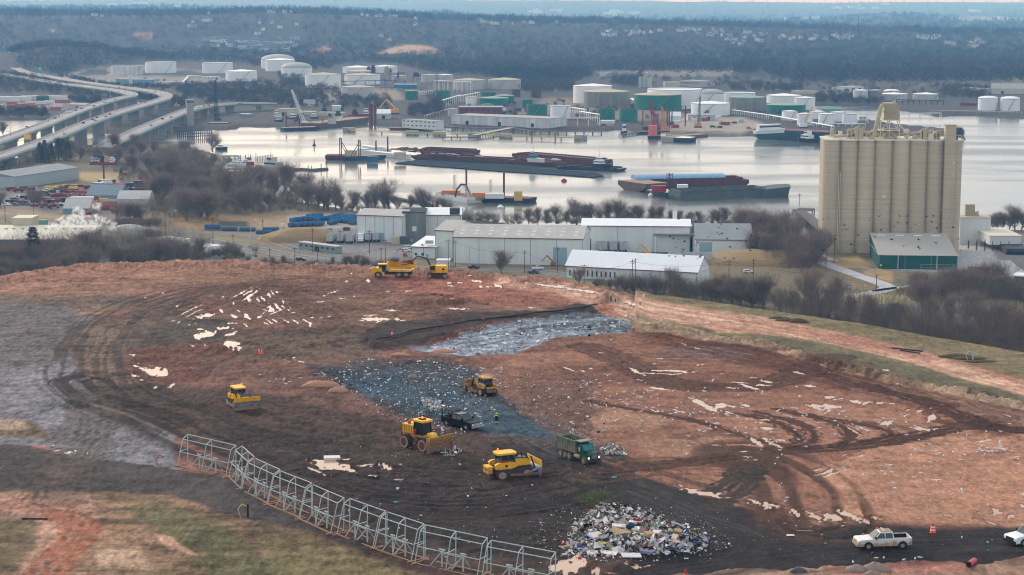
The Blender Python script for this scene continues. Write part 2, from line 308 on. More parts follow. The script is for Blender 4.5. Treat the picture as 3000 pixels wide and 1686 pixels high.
guides=[((330,1010,260,985,232,950,240,880,290,810,380,760,520,725,760,705),9,1.5,.75,(66,54,48),.3),((232,960,300,1010,420,1050,560,1110,720,1180,900,1240,1100,1265,1300,1250,1450,1215),9,1.6,.9,(44,35,33),.5),((240,990,228,1060,200,1130,168,1200,140,1260),4.2,1.4,.6,(86,72,64),.15),((150,1300,190,1310,195,1350,150,1400,100,1460),2.6,1.6,.8,(152,92,66),.1),((60,1265,150,1290,200,1330),2.4,1.6,.5,(150,96,76),.1),((480,780,640,735,720,760,790,810,770,830,640,850,500,900),10,1.7,.6,(84,62,52),.4),((600,740,800,770,1000,800,1120,790),6,1.6,.5,(92,66,54),.3),((700,720,1000,735,1300,760,1480,760),8,1.5,.4,(104,70,58),.3),((150,700,330,705,400,725,560,715),5,1.6,.5,(120,78,64),.2),((1380,1100,1500,1165,1700,1235,1900,1290,2200,1370,2576,1375),8,1.2,.5,(38,33,34),.15),((1450,1180,1700,1290,1840,1340,1880,1385,1800,1420,1600,1440),6,1.3,.5,(40,34,34),.2),((1700,1448,2000,1410,2300,1385,2576,1370),7,1.2,.5,(36,32,34),.15),((1480,875,1560,905,1640,945,1700,968,1850,975,1990,950,2100,900),4,1.7,.8,(76,50,42),.6),((1640,890,1850,895,2060,925),14,1.5,.45,(92,60,50),.3),((1480,1010,1750,1060,1880,1100,1985,1120,2008,1095,1950,1060,1850,1040),1.15,1.5,.97,(72,46,37),.4),((1900,1035,2020,1068,2052,1100,2000,1125,1850,1135),1.15,1.5,.97,(72,46,37),.4),((1950,1030,2100,1065,2140,1100,2090,1120,1950,1135),1.15,1.5,.97,(72,46,37),.4),((2040,1045,2200,1075,2240,1098,2150,1118,2000,1135),1.15,1.5,.97,(74,48,38),.4),((2150,1060,2290,1080,2330,1100,2260,1115),1.15,1.5,.8,(96,66,52),.3),((1720,1100,1800,1090,1880,1100,1900,1110),2,1.5,.6,(96,66,52),.2),((1560,1180,1750,1160,1950,1138,2150,1122,2300,1098,2440,1072,2576,1085,2700,1092),2.4,1.7,.97,(70,45,37),.4),((2080,945,2230,985,2330,1010,2420,1050,2500,1078,2700,1090),2.4,1.7,.97,(68,44,36),.5),((2420,1075,2350,1055,2340,1030,2400,1020),1.15,1.5,.9,(96,60,46),.4),((1500,1190,1650,1175,1800,1175,1900,1190),6,1.4,.6,(96,66,52),.3),((1870,1140,1960,1180,2020,1230,2060,1320),8.0,3.0,.95,(80,54,42),.5),((1900,1180,1880,1215,1840,1250,1790,1275),1.7,1.5,.95,(60,50,44),.2),((1850,1180,1830,1210,1790,1240),1.5,1.5,.95,(60,50,44),.2),((2576,1130,2300,1190,2100,1260),2.5,1.8,.3,(140,98,78),.1),((1240,1015,1300,1055,1380,1100,1480,1150),6,1.1,.5,(74,82,90),.2),((560,1010,640,1045,800,1080,1000,1110,1180,1165,1350,1185),8,1.4,.5,(56,45,42),.35),((800,1200,1000,1215,1250,1200,1450,1165,1550,1180),7,1.3,.5,(48,40,38),.3),((640,1120,900,1180,1150,1200),6,1.3,.4,(52,42,40),.3),((2200,1340,2400,1345,2600,1340),5,1.4,.4,(38,34,36),.15),((900,865,1100,815,1300,790,1500,775),6,1.2,.4,(44,36,34),.2),((1600,830,1800,870,2000,915,2250,985,2450,1050),8,1.6,.5,(76,48,40),.4),((2576,960,2300,890,2100,850,1900,812),3,1.5,.3,(150,92,74),.05)]
rut=np.zeros(PX.shape)
for i,(g,hw,pitch,k,c,hgt)in enumerate(guides):
 ln=smoothline(wl(O(*g)),7)
 xs=[a[0]for a in ln];ys=[a[1]for a in ln];pad=hw*1.8
 bb=(X0>min(xs)-pad)&(X0<max(xs)+pad)&(Y0>min(ys)-pad)&(Y0<max(ys)+pad)
 d,la,s=lateral(X0[bb]+1.2*(w1[bb]),Y0[bb]+1.2*w1[bb],ln)
 f=ss(hw*1.15,hw*.7,d)
 if hw<4.5:st=ss(.22,.58,.70+.9*(n2[bb]-.5)+.8*(n3[bb]-.5)+.22*np.cos(2*pi*la/pitch));f=ss(hw*1.1,hw*.85,d+1.6*(n3[bb]-.5)*1.2)
 else:st=ss(.40,.62,vn(la/(pitch*.55),s/26,100+i)*.65+vn(la/(pitch*.3),s/11,300+i)*.35)
 m=np.zeros(PX.shape);m[bb]=f*st;paint(m,c,k)
 if hw>5:m2=np.zeros(PX.shape);m2[bb]=f*ss(.55,.8,vn(la/(pitch*.45),s/20,500+i));col+=(m2*.10)[...,None]*col
 rut[bb]-=hgt*.55*f*(st-.5)
rel+=rut*.45
clod=np.clip(1-bench*.5,0,1)*(1-tarp*.3)
mud=pmask(wx,wy,O(240,960,1480,1090,1600,1300,1500,1460,900,1460,600,1200),30)+pmask(wx,wy,O(1590,800,2100,910,2500,1060,2000,980,1500,960),20)+pmask(wx,wy,O(300,860,1000,840,1100,940,800,1000,400,980),20)
rel+=(.45*w1+.34*w2*clod*(.3+np.clip(mud,0,1)*.8)+.22*w3*(.35+np.clip(mud,0,1)))
rel+=bermb*.5*w2+left*np.exp(-((d_cr-8)/12.)**2)*(.8*w2+.9*w3)+np.exp(-(sc_d/10)**2)*(.7*w2+.6*w3)
n4=fbm(X0/.45,Y0/1.4,39,3)
fine=1+.40*(n1-.5)+.8*(n2-.5)+1.1*(n3-.5)+.6*(nh-.5)+1.2*(n4-.5)
fine=np.clip(1+(fine-1)*np.interp(PX,[1300,1900],[1,.6])*np.interp(PY,[1350,1500],[1,.9]),.35,1.9);col*=fine[...,None]*(np.interp(PX,[1200,1700,3000],[.95,.98,.96])*np.interp(PY,[760,860,1100],[.84,.9,1.]))[...,None]
grain=vn(X0/.35,Y0/.35,77);col*=(1+.4*(grain-.5))[...,None];rgt=ss(1250,1700,PX)[...,None]*.9;col*=1+rgt*np.array([-.02,.03,.0])
pm=np.full(PX.shape,-1.0)
def puddle(cx,cy,rx,ry,rot=0.,rag=.5):
 global pm
 bb=(abs(PX-cx)<rx*1.9+12)&(abs(PY-cy)<max(ry,abs(sin(rot))*rx)*2.2+10)
 if not bb.any():return
 x,y=PX[bb]-cx,PY[bb]-cy;c,s=cos(rot),sin(rot)
 ry=max(ry,1.5)*1.25;rx=rx*1.08
 e=1-np.hypot((x*c+y*s)/rx,(-x*s+y*c)/ry)+rag*1.7*(vn(x/(rx*.22+3),y/(ry*.5+1.2),int(cx*7+cy))-.5)
 e+=rag*.5*(vn(x/3.5,y/1.3,int(cx+cy))-.5);pm[bb]=np.maximum(pm[bb],e)
def pud(t,*a):
 g=.76 if t in('k3','k4','b4','n3')else.88
 for i in range(0,len(a),5):c=q(t,a[i],a[i+1]);puddle(c[0],c[1],a[i+2]*K*g,a[i+3]*K*g,radians(a[i+4]),.8)
pud('n1',1330,1028,32,11,10,1580,1205,150,36,5,1450,1180,90,14,25,1360,1235,36,14,15,1415,1282,26,6,5,1560,1356,24,12,-30,1722,1340,38,11,-38,1395,1114,14,6,-20,1930,1160,20,6,30,1930,938,24,10,20,2080,944,36,9,15,2195,940,36,8,15,2350,940,84,32,8,2320,1230,0,0,0,2050,640,80,18,-12,2070,825,110,28,-10,2270,760,70,14,0,2010,768,40,8,0,1960,715,14,8,-20,2340,710,50,8,0,2225,585,26,9,35,2400,585,30,8,35,2360,640,40,16,30,2480,640,40,14,30,2345,515,18,10,-50,2500,470,36,14,50,1920,575,140,5,-26,1960,605,90,5,-26,1790,535,40,5,-25,1800,700,26,5,-30,1735,688,24,5,-20,2430,405,110,7,-28,2500,400,90,8,-30,2520,430,90,10,-34,1665,378,12,6,0,1465,450,16,4,0,1640,405,20,4,0,2480,735,40,9,30,2300,825,50,10,-10,2380,795,40,8,-20,2200,990,60,6,20,1905,725,9,5,0,2240,445,18,4,0,2115,432,14,4,-30)
pud('n2',20,470,30,10,60,70,465,34,12,55,130,430,28,12,50,165,408,24,9,45,212,400,24,9,40,270,490,36,9,55,150,560,60,20,40,220,550,50,14,40,270,542,30,8,40,110,585,60,6,20,200,600,60,6,-20,60,620,60,6,-35,30,655,26,8,-20,330,580,30,6,40,350,565,26,6,40,375,606,26,4,0,100,712,46,8,30,140,697,40,9,32,195,692,36,9,32,300,688,50,8,28,395,690,50,10,32,510,690,60,8,28,540,730,16,22,0,790,392,60,5,-16,690,432,20,7,0,860,460,40,6,-5,640,498,80,4,-6,985,440,16,3,0,425,153,40,7,0,1130,280,22,12,0,910,288,22,3,0,960,209,12,3,0,1065,215,16,3,0,1325,392,26,7,-10,1545,385,38,9,0,1930,480,76,16,0,1810,470,36,4,0,2410,468,30,4,0,1930,302,40,8,5,1960,330,34,6,5,2050,300,30,5,0,2215,285,56,9,8,2265,335,18,14,0,2430,332,48,12,15,2140,235,34,10,-20,2340,340,30,3,0,1185,668,90,14,0,1285,668,60,13,-8,1240,690,40,6,-20,1415,668,26,10,0,1120,635,50,5,5,1065,684,36,3,0,1470,682,46,4,-10,1115,735,28,8,-20,1370,580,70,8,0,2030,566,90,7,0,570,653,24,3,0,650,655,26,3,0,747,640,20,4,0,1190,625,40,3,0,380,1055,22,7,-10,293,1075,10,6,0,440,1095,60,5,15,320,1095,20,3,0,1650,1085,40,6,-5)
pud('n3',350,330,220,11,7,620,362,200,13,10,820,400,160,16,14,950,432,110,10,14,1250,525,60,14,12,1155,497,34,6,0,1320,550,40,5,20,200,556,46,4,0,980,880,60,6,-4,1250,1195,110,13,25,1600,1195,280,6,2,1500,1220,220,7,2,1740,1215,150,8,-5,1700,1190,200,5,3,1895,1127,56,6,0,1850,955,50,7,15,1740,925,46,5,30,1500,1370,110,10,5,1490,1065,40,4,0,1440,1112,40,3,0,900,1010,40,4,0,720,1195,60,6,20,800,1170,50,5,12,620,1190,80,4,20,540,1160,60,5,15,2110,1215,60,4,-10,2280,1310,110,7,3,2400,1355,90,12,18,2500,1335,80,5,5,1960,700,50,4,0,2200,1360,60,5,5,2430,1258,60,4,3)
pud('k3',1240,640,130,22,28,1180,610,90,16,20,1400,650,90,26,-10,1310,680,90,16,24,1520,655,50,16,10,1660,645,80,12,12,1000,705,100,9,18,740,700,60,8,22,1380,820,50,8,20,1215,900,60,8,10,1860,790,60,8,8,1820,820,60,8,10,1880,880,110,14,4,1760,1005,100,18,30,1900,1010,130,18,25,2030,995,56,14,10,1650,1108,46,4,0,2460,655,160,20,3,2400,680,130,10,14,2510,565,60,14,0,2330,660,90,8,20,1700,460,110,7,12,1600,415,110,6,3,1860,440,100,6,5,2300,455,70,9,5,1870,405,80,10,10,2070,745,60,7,15,1500,720,50,10,20,1200,545,0,0,0,2440,240,70,5,22,2200,315,60,4,12,800,475,110,8,8,1370,1043,60,3,5)
pud('k4',430,450,60,12,4,290,452,20,8,0,610,655,110,20,4,620,690,60,8,12,625,565,50,12,0,710,580,90,6,-8,880,605,70,16,12,990,620,60,14,-15,1120,622,50,14,0,1240,625,46,5,5,1410,690,40,10,5,1530,697,40,16,-15,1640,770,60,34,-20,1200,820,80,26,5,1250,800,50,8,0,1540,880,90,18,10,1170,770,34,7,0,760,272,80,7,10,1180,290,46,8,5,310,315,50,5,12,1850,465,60,7,-6,1900,490,60,6,20,1640,480,40,4,0,1300,428,30,4,0,1460,408,40,5,0,2300,580,90,4,8,2060,545,60,3,12,2410,745,60,4,22,2240,785,60,6,25,1600,1015,40,5,0,2160,1005,90,12,-12,2330,1000,30,12,0,1660,1052,90,7,2,2020,1042,20,7,0,940,1145,50,12,-25,775,1140,40,8,-25,1110,1190,40,4,-6,850,1213,24,5,0,600,1310,130,14,-20,620,1345,100,12,-18,500,1290,50,10,-20,1980,800,20,3,0,860,900,110,8,30,940,870,120,10,20)
pud('b4',270,810,60,30,32,480,850,120,30,24,640,860,130,36,20,800,830,110,30,20,900,880,60,28,20,980,895,50,20,30,1080,870,80,18,10,2300,810,80,32,15,2440,850,46,20,0,2550,730,40,12,15,1800,830,60,9,12,2230,905,60,8,22,2090,885,60,7,20,2130,810,50,7,15,80,745,100,14,10,30,728,30,6,0)
pud('b3',1900,610,180,24,12,1780,580,90,10,20,2050,630,50,10,-20,1700,535,50,8,20,540,1350,180,60,-6,850,1400,50,36,20,1240,1360,46,20,0,1150,1330,40,16,10,1360,1345,60,8,-15,1000,1420,70,5,5,2450,705,60,14,20,2560,740,50,24,30,2480,120,70,18,40,2330,195,40,5,0,2150,660,60,6,0)
pud('b2',740,330,180,36,6,880,370,110,14,12,1090,335,80,10,-6,1310,355,74,24,32,1450,322,24,8,12,590,385,100,10,24,1180,440,60,8,5,1440,478,40,9,0,1340,130,0,0,0,900,275,50,8,0)
pud('b1',690,205,44,10,-8,580,183,46,5,-8,755,190,16,12,0,885,200,22,7,-50,545,130,26,5,-10)
wet=ss(-.32,.02,pm);paint(wet*(1-np.clip(gm,0,1)),(92,68,56),.35)
pin=ss(-.1,.12,pm)
relw=rel.copy()
def blur(a,n=4,r=7):
 for _ in range(n):
  for ax in(0,1):
   c=np.cumsum(np.pad(a,[(r+1,r)if i==ax else(0,0)for i in(0,1)],mode='edge'),axis=ax)
   a=(np.take(c,range(2*r+1,c.shape[ax]),ax)-np.take(c,range(0,c.shape[ax]-2*r-1),ax))/(2*r+1)
 return a
lvl=blur(rel,3,9)
rel=rel*(1-pin)+(lvl-.12)*pin
sh=ss(0,.35,pm+.35)*(1-pin);rel=rel*(1-sh*.6)+(lvl+.03)*sh*.6
paint(pin,(132,104,84),.9)
ZD=DZ+rel
XX,YY=V_unproj(PX,PY,DZ+blur(rel,3,12))
def deck_z(px,py):
 i=int(np.searchsorted(gx,px));i=min(max(i,0),NC-1)
 t=(py-1860)/(cb[i]-1860);j=int(round(t*(NR-1)));j=min(max(j,0),NR-1);return float(ZD[j,i])
def D(px,py,up=0.):z=deck_z(px,py);p=P(px,py,z);return(p[0],p[1],z+up)
dxn=np.gradient(XX[-1]);dyn=np.gradient(YY[-1]);dxn=blur(np.tile(dxn,(3,1)),3,30)[1];dyn=blur(np.tile(dyn,(3,1)),3,30)[1]
nn=np.hypot(dxn,dyn);ox,oy=-dyn/nn,dxn/nn
ox=np.where(PX[0]<0,ox,ox);rows=[]
extra=[(2,.5),(6,2.5),(14,6),(30,11.5),(60,21),(110,38),(170,58),(235,80),(262,84.5)]
for a,dz_ in extra:
 rows.append((XX[-1]+ox*a*.9+a*.1*0,YY[-1]+oy*a,ZD[-1]-dz_))
AX=np.vstack([XX]+[r[0][None]for r in rows]);AY=np.vstack([YY]+[r[1][None]for r in rows]);AZ=np.vstack([ZD]+[r[2][None]for r in rows])
ec=np.tile(cc(112,98,72),(len(rows),NC,1))*(1+.5*(np.random.RandomState(3).rand(len(rows),NC,1)-.5));AC=np.concatenate([col,ec])
nrr=AX.shape[0]
def gridfaces(nr,nc):
 i=np.arange(nr-1)[:,None]*nc+np.arange(nc-1)[None,:];return np.stack([i,i+1,i+nc+1,i+nc],-1).reshape(-1,4)
gf=gridfaces(nrr,NC)
lf=npmesh('landfill_terrain',np.stack([AX,AY,AZ],-1).reshape(-1,3),gf,attr_mat('excavated_soil',nscale=3.2,var=.34,bump=.22),AC.reshape(-1,3),smooth=True)
tag(lf,'brown and red clay landfill deck with ruts and dark mud',kind='structure')
wm=(pm>-.28);wf=gridfaces(NR,NC);keep=wm.reshape(-1)[wf].all(1);wf=wf[keep]
used=np.unique(wf);remap=-np.ones(NR*NC,int);remap[used]=np.arange(len(used))
zw=DZ+lvl-.055
wv=np.stack([XX,YY,zw],-1).reshape(-1,3)[used]
def water_mat(name,base,rough,bscale,bdist,spec=.5,coat=0.):
 m=bpy.data.materials.new(name);m.use_nodes=True;N=m.node_tree.nodes;L=m.node_tree.links;b=N['Principled BSDF']
 b.inputs['Base Color'].default_value=(*lin(base),1);b.inputs['Roughness'].default_value=rough;b.inputs['IOR'].default_value=1.333;b.inputs['Specular IOR Level'].default_value=spec
 tc=N.new('ShaderNodeTexCoord');mp=N.new('ShaderNodeMapping');mp.inputs['Scale'].default_value=(1,1.6,1);L.new(tc.outputs['Object'],mp.inputs[0])
 n=N.new('ShaderNodeTexNoise');n.inputs['Scale'].default_value=bscale;n.inputs['Detail'].default_value=4;L.new(mp.outputs[0],n.inputs['Vector'])
 bp=N.new('ShaderNodeBump');bp.inputs['Distance'].default_value=bdist;bp.inputs['Strength'].default_value=1;L.new(n.outputs[0],bp.inputs['Height']);L.new(bp.outputs[0],b.inputs['Normal'])
 MATS[name]=m;return m,n,b,L,N,tc
pw=water_mat('muddy_puddle',(176,138,110),.14,.8,.003)[0]
o=npmesh('puddle_water',wv,remap[wf],pw,smooth=True);tag(o,'pale puddles standing in the ruts of the clay',kind='structure')
print('landfill',len(gf),'puddle faces',len(wf))
NR_=np.random.RandomState(5)
ridge=[(3300,None,3),(3900,None,4),(4500,[(-600,150),(0,150),(60,128),(150,116),(280,122),(400,150),(520,165),(3600,170)],14),(5200,[(-600,130),(0,140),(400,150),(1000,130),(2000,135),(3600,150)],14),(6800,[(-600,34),(0,36),(300,38),(600,34),(750,28),(900,30),(1050,36),(1300,50),(1500,53),(1650,60),(1720,54),(1850,62),(2000,66),(2200,72),(2400,76),(2500,84),(2600,93),(2660,84),(2760,97),(2900,99),(3600,104)],14),(9500,[(-600,34),(0,36),(1000,44),(2000,74),(3600,104)],10),(15000,[(-600,18),(0,20),(500,18),(750,20),(1000,22),(1230,36),(1300,31),(1400,46),(1700,62),(2000,64),(2300,62),(2520,46),(2650,38),(2760,46),(2850,64),(3600,66)],12),(20000,[(-600,18),(0,22),(1400,50),(2200,48),(3600,60)],8),(32000,[(-600,1),(900,-2),(1900,1),(2000,5),(2100,3),(2400,7),(2700,5),(3600,8)],10)]
def far_z(px,Y):
 px=np.asarray(px,float);Y=np.asarray(Y,float);zs=[]
 for d,prof,th_ in ridge:
  if prof is None:zs.append(np.full(px.shape,float(th_)))
  else:yy=np.interp(px,[a[0]for a in prof],[a[1]for a in prof]);zs.append(np.maximum(CZ-(yy-HZ)*d/F-th_,3.))
 zs=np.array(zs);ds=np.array([r_[0]for r_ in ridge]);out=np.full(np.broadcast(px,Y).shape,3.0)
 for k in range(len(ds)-1):
  m=(Y>=ds[k])&(Y<ds[k+1]);t=(Y-ds[k])/(ds[k+1]-ds[k]);t=t*t*(3-2*t);v=zs[k]*(1-t)+zs[k+1]*t;out=np.where(m,v,out)
 return np.where(Y>=ds[-1],zs[-1]-(Y-ds[-1])*.05,out)
water_px=(qs('t1',-1200,1195,480,1195,900,1320,1500,1330,1800,1300,2080,1280,2240,1290)+[(672,374),(705,366),(760,366),(840,366),(900,362),(960,360),(1010,350),(1070,352),(1100,362),(1170,366),(1280,366),(1500,376),(1765,380),(1830,376),(1900,386),(1960,384),(2060,392),(2200,392),(2280,402),(2330,396),(2500,392),(2700,392),(2790,408),(2830,404),(2826,392),(2770,372),(2640,362),(2541,346),(2430,338),(2392,330),(2385,306),(2460,309),(2600,308),(2640,320),(2745,336),(2861,336),(3000,343),(4200,380),(4200,700),(3400,690),(3000,670),(2880,664),(2700,690),(2420,702),(2320,698),(2260,676),(2190,668),(2100,660),(1900,656),(1600,656),(1500,654),(1370,634),(1200,618),(1050,616),(960,600),(880,588),(760,560),(690,520),(640,496),(655,476),(690,462),(640,450),(560,428),(540,418),(100,424),(-1200,430)])
nx,n1r,n2r=620,520,150
gxx=np.linspace(-900,3900,nx)
Ya=1/np.linspace(1/360.,1/3300.,n1r);Yb=3300*(42000/3300.)**(np.arange(1,n2r+1)/n2r);YY_=np.concatenate([Ya,Yb])
GX,GY=np.meshgrid(gxx,YY_);GZ_=far_z(GX,GY)
GZ_+=np.where(GY>3600,1,0)*(fbm(GX/60,GY/400,55)-.5)*np.clip((GY-3600)/300,0,14)
dpt=GY*CT-(GZ_-CZ)*ST;WX=(GX-1500)/F*dpt
GPY=843-F*(GY*ST+(GZ_-CZ)*CT)/dpt
wxg=GX+16*(fbm(WX/40,GY/40,61)-.5);wyg=GPY+5*(fbm(WX/40,GY/40,62)-.5)
sea=np.zeros(GX.shape);bb=(GPY>290)&(GPY<740)&(GY<3290)
sea[bb]=ss(-3,1.5,sdist(wxg[bb],wyg[bb],water_px));GZ_=GZ_*(1-sea)+(-4)*sea
dpt=GY*CT-(GZ_-CZ)*ST;WX=(GX-1500)/F*dpt
gcol=np.empty(GX.shape+(3,));gcol[:]=cc(104,94,76)
def gp(m,c,k=1.):
 global gcol
 m=(m*k)[...,None];gcol=gcol*(1-m)+cc(*c)*m
def GZn(poly,c,soft=4,k=1.):gp(pmask(wxg,wyg,poly,soft),c,k)
gp(ss(3350,3700,GY),(48,42,42))
GZn([(-300,285),(60,200),(180,222),(300,197),(560,183),(980,190),(1160,185),(1430,225),(1680,250),(1750,215),(2250,225),(2680,255),(3300,235),(3300,350),(2700,400),(1500,385),(600,385),(-300,345)],(74,68,64),8)
GZn(qs('t1',620,770,900,690,1090,680,1400,660,1900,700,2350,760,2250,830,1150,860,620,800),(128,122,116));GZn(qs('t1',760,758,900,700,1090,690,1090,758),(52,50,52),2);GZn(qs('t1',1400,690,1500,740,1900,700,2050,740,2350,750,2250,790,1400,756),(66,64,66),3)
GZn(qs('t1',0,1000,700,1000,700,1110,0,1130),(110,104,100));GZn(qs('t1',-200,1110,480,1120,480,1190,-200,1190),(78,70,66),3)
GZn(qs('t3',1700,1180,2300,1180,2576,1260,2300,1340,1500,1310),(150,140,126),5);GZn(qs('t2',700,880,1400,900,1500,1000,1100,1050,600,1000),(132,118,98),6)
GZn(qs('t3',860,715,2200,700,2200,770,860,770),(128,122,114),4,.8);GZn(qs('t3',350,980,700,990,1200,1080,1900,1160,1300,1220,600,1180,0,1150),(116,104,92),4)
for cl in(qs('t2',1200,540,1420,470,1560,452,1760,470,1900,525,1700,548,1400,545),):GZn(cl,(168,138,110),2)
GZn(qs('t2',560,490,700,470,810,500,700,530,560,510),(170,130,104),2,.8);GZn(qs('t1',360,295,480,290,620,350,520,330),(176,156,134),2,.8);GZn(qs('t4',0,690,300,690,300,715,0,715),(190,150,124),1.5,.8);GZn(qs('t4',2250,770,2576,770,2576,840,2400,840),(112,104,74),3)
GZn(qs('t1',1330,340,1540,340,1540,385,1340,385),(170,130,112),2,.6)
GZn([(-900,560),(560,560),(1000,625),(1500,665),(2200,690),(2900,680),(3900,700),(3900,1300),(-900,1300)],(118,106,82),5)
GZn(qs('m2',-200,860,350,810,1000,800,1015,960,300,990,-200,1000),(150,128,98),4);GZn(qs('m1',1700,900,2100,870,2576,880,2576,1000,1800,1000),(146,118,84),4);GZn(qs('m1',2200,925,2500,925,2500,985,2200,975),(74,78,62),2)
GZn(qs('m2',330,850,1020,840,1020,1000,720,1010,300,1000),(150,146,142),3);GZn(qs('m2',680,1000,1900,1000,1560,1290,760,1290,820,1180,720,1130),(124,120,118),4)
GZn(qs('m2',240,1100,400,1020,560,1020,720,1110,640,1140,420,1140),(156,130,94),3);GZn(qs('m3',700,1230,2000,1230,2000,1360,700,1300),(96,90,88),3)
GZn(qs('m1',150,580,900,560,1450,590,1480,760,1200,1000,600,900,0,800,0,650),(120,112,104),4);GZn(qs('m1',800,430,1280,430,1180,540,800,520),(160,138,96),3)
GZn(qs('m1',-50,800,350,820,700,880,600,905,300,880,-50,850),(150,130,98),3);GZn(qs('m1',1200,980,1500,960,1600,1000,1300,1010),(150,150,150),3,.8)
GZn(qs('m1',1560,1040,2050,1060,2576,1120,2576,1150,1900,1100),(124,120,84),3);GZn(qs('m1',1000,1080,1500,1060,2300,1130,2576,1240,2576,1400,1000,1400),(124,118,112),4)
GZn(qs('m4',200,1110,500,1110,600,1290,1000,1390,1100,1420,500,1300,300,1200),(178,174,168),3);GZn(qs('m4',1000,1150,2576,1150,2576,1443,1900,1443,1100,1410),(168,166,164),4)
GZn(qs('m4',730,1300,900,1270,1060,1380,800,1400,590,1380),(164,138,96),3);GZn(qs('m4',2230,1180,2576,1200,2576,1440,2300,1300),(120,116,110),4)
GZn(qs('n4',950,180,1240,170,1260,300,1000,230),(160,134,96),3);GZn(qs('n4',450,330,900,300,1120,360,700,400,450,460),(128,112,78),3);GZn(qs('n4',300,400,2576,460,2576,600,1200,560,300,480),(156,146,108),3)
GZn(qs('n4',1650,580,2600,600,2700,900,1900,800),(128,134,146),5);GZn(qs('n3',1900,30,2576,0,2576,150,2000,130),(164,144,106),4);GZn(qs('n3',540,250,1860,330,2100,420,600,330),(128,116,88),4)
gcol*=(1+.34*(fbm(WX/9,GY/22,63)-.5)+.4*(fbm(WX/3,GY/7,64)-.5))[...,None]
gr=npmesh('ground',np.stack([WX,GY,GZ_],-1).reshape(-1,3),gridfaces(len(YY_),nx),attr_mat('open_ground',nscale=.35,var=.25,bump=.2),gcol.reshape(-1,3),smooth=True);tag(gr,kind='structure')
wmt,wn,wb,wL,wN,wtc=water_mat('bay_water',(96,100,98),.09,.12,.10,.36)
w2n=wN.new('ShaderNodeTexNoise');w2n.inputs['Scale'].default_value=.004;w2n.inputs['Detail'].default_value=5
mpp=wN.new('ShaderNodeMapping');mpp.inputs['Scale'].default_value=(1,2.6,1);wL.new(wtc.outputs['Object'],mpp.inputs[0]);wL.new(mpp.outputs[0],w2n.inputs['Vector'])
wr=wN.new('ShaderNodeMapRange');wr.inputs[1].default_value=.4;wr.inputs[2].default_value=.62;wr.inputs[3].default_value=.08;wr.inputs[4].default_value=.30;wL.new(w2n.outputs[0],wr.inputs[0]);wL.new(wr.outputs[0],wb.inputs['Roughness'])
wo=MB().box(-3600,3600,900,3290,-6,0).build('water',wmt);tag(wo,kind='structure')
def sheet(name,pts,z,m,kind='structure',parent=None):
 v=[Vector((*P(*p,z)[:2],z))for p in pts]if len(pts[0])==2 else[Vector(p)for p in pts]
 tri=tessellate_polygon([v]);b=MB();b.add([tuple(x)for x in v],[tuple(t)for t in tri]);o=b.build(name,m,parent)
 if kind:o['kind']=kind
 return o
def strip(b,line,w,z,off=0.,mi=0):
 L_=[Vector((x,y,0))for x,y in line];n=len(L_);vs=[]
 for i in range(n):
  d=(L_[min(i+1,n-1)]-L_[max(i-1,0)]).normalized();nn_=Vector((-d.y,d.x,0));zz=z[i]if isinstance(z,(list,tuple))else z
  for s_ in(-w/2,w/2):p=L_[i]+nn_*(off+s_);vs.append((p.x,p.y,zz))
 b.add(vs,[(2*i,2*i+1,2*i+3,2*i+2)for i in range(n-1)],mi)
asph=mat('road_asphalt',(104,102,104),.9,var=.14,scale=.08);conc=mat('pale_concrete_road',(176,174,172),.9,var=.1,scale=.1);paintw=mat('road_paint',(214,212,204),.8);painty=mat('yellow_road_paint',(196,160,70),.8)
def road(pts,w,lines=True,m=asph,name='road',curb=False):
 ln=smoothline([P(*p)[:2]for p in pts],6);b=MB();strip(b,ln,w,GZ+.05)
 if lines:
  strip(b,ln,.25,GZ+.09,.2,2);strip(b,ln,.25,GZ+.09,-.2,2)
  for s_ in(-1,1):strip(b,ln,.2,GZ+.09,s_*(w/2-.5),1)
 o=b.build(name,[m,paintw,painty]);tag(o,kind='structure')
 if curb:
  k_=MB()
  for s_ in(-1,1):strip(k_,ln,.4,GZ+.2,s_*(w/2+.2))
  tag(k_.build('kerb',conc),kind='structure')
road(qs('m1',-300,850,350,893,850,950,1250,1018,1700,1022,2200,1045,2576,1070)+qs('m2',300,1150,700,1270,1200,1330),13)
road(qs('m1',1700,1080,2100,1120,2576,1200)+qs('m2',300,1260,900,1350,1600,1395)+qs('m3',200,1425,600,1475,1400,1540)+qs('n4',0,455,600,490,1200,545,2000,600,2900,660),12,curb=True)
road(qs('m4',130,1090,330,1170,460,1290)+qs('n4',560,105,800,195,1000,265,1180,330,1190,370,1040,410,800,440),9,False,conc)
road(qs('n4',2330,80,2480,200,2700,330),12,False,conc);road(qs('n4',1050,390,1500,330,2000,290,2400,250),5,False,conc)
rs=np.random.RandomState(21)
bark=mat('bare_bark',(136,122,110),.95,var=.2,scale=1.);twig=mat('bare_twigs',(132,114,104),.95,var=.22,scale=.5);evg=mat('evergreen_needles',(52,66,50),.95,var=.35,scale=.8)
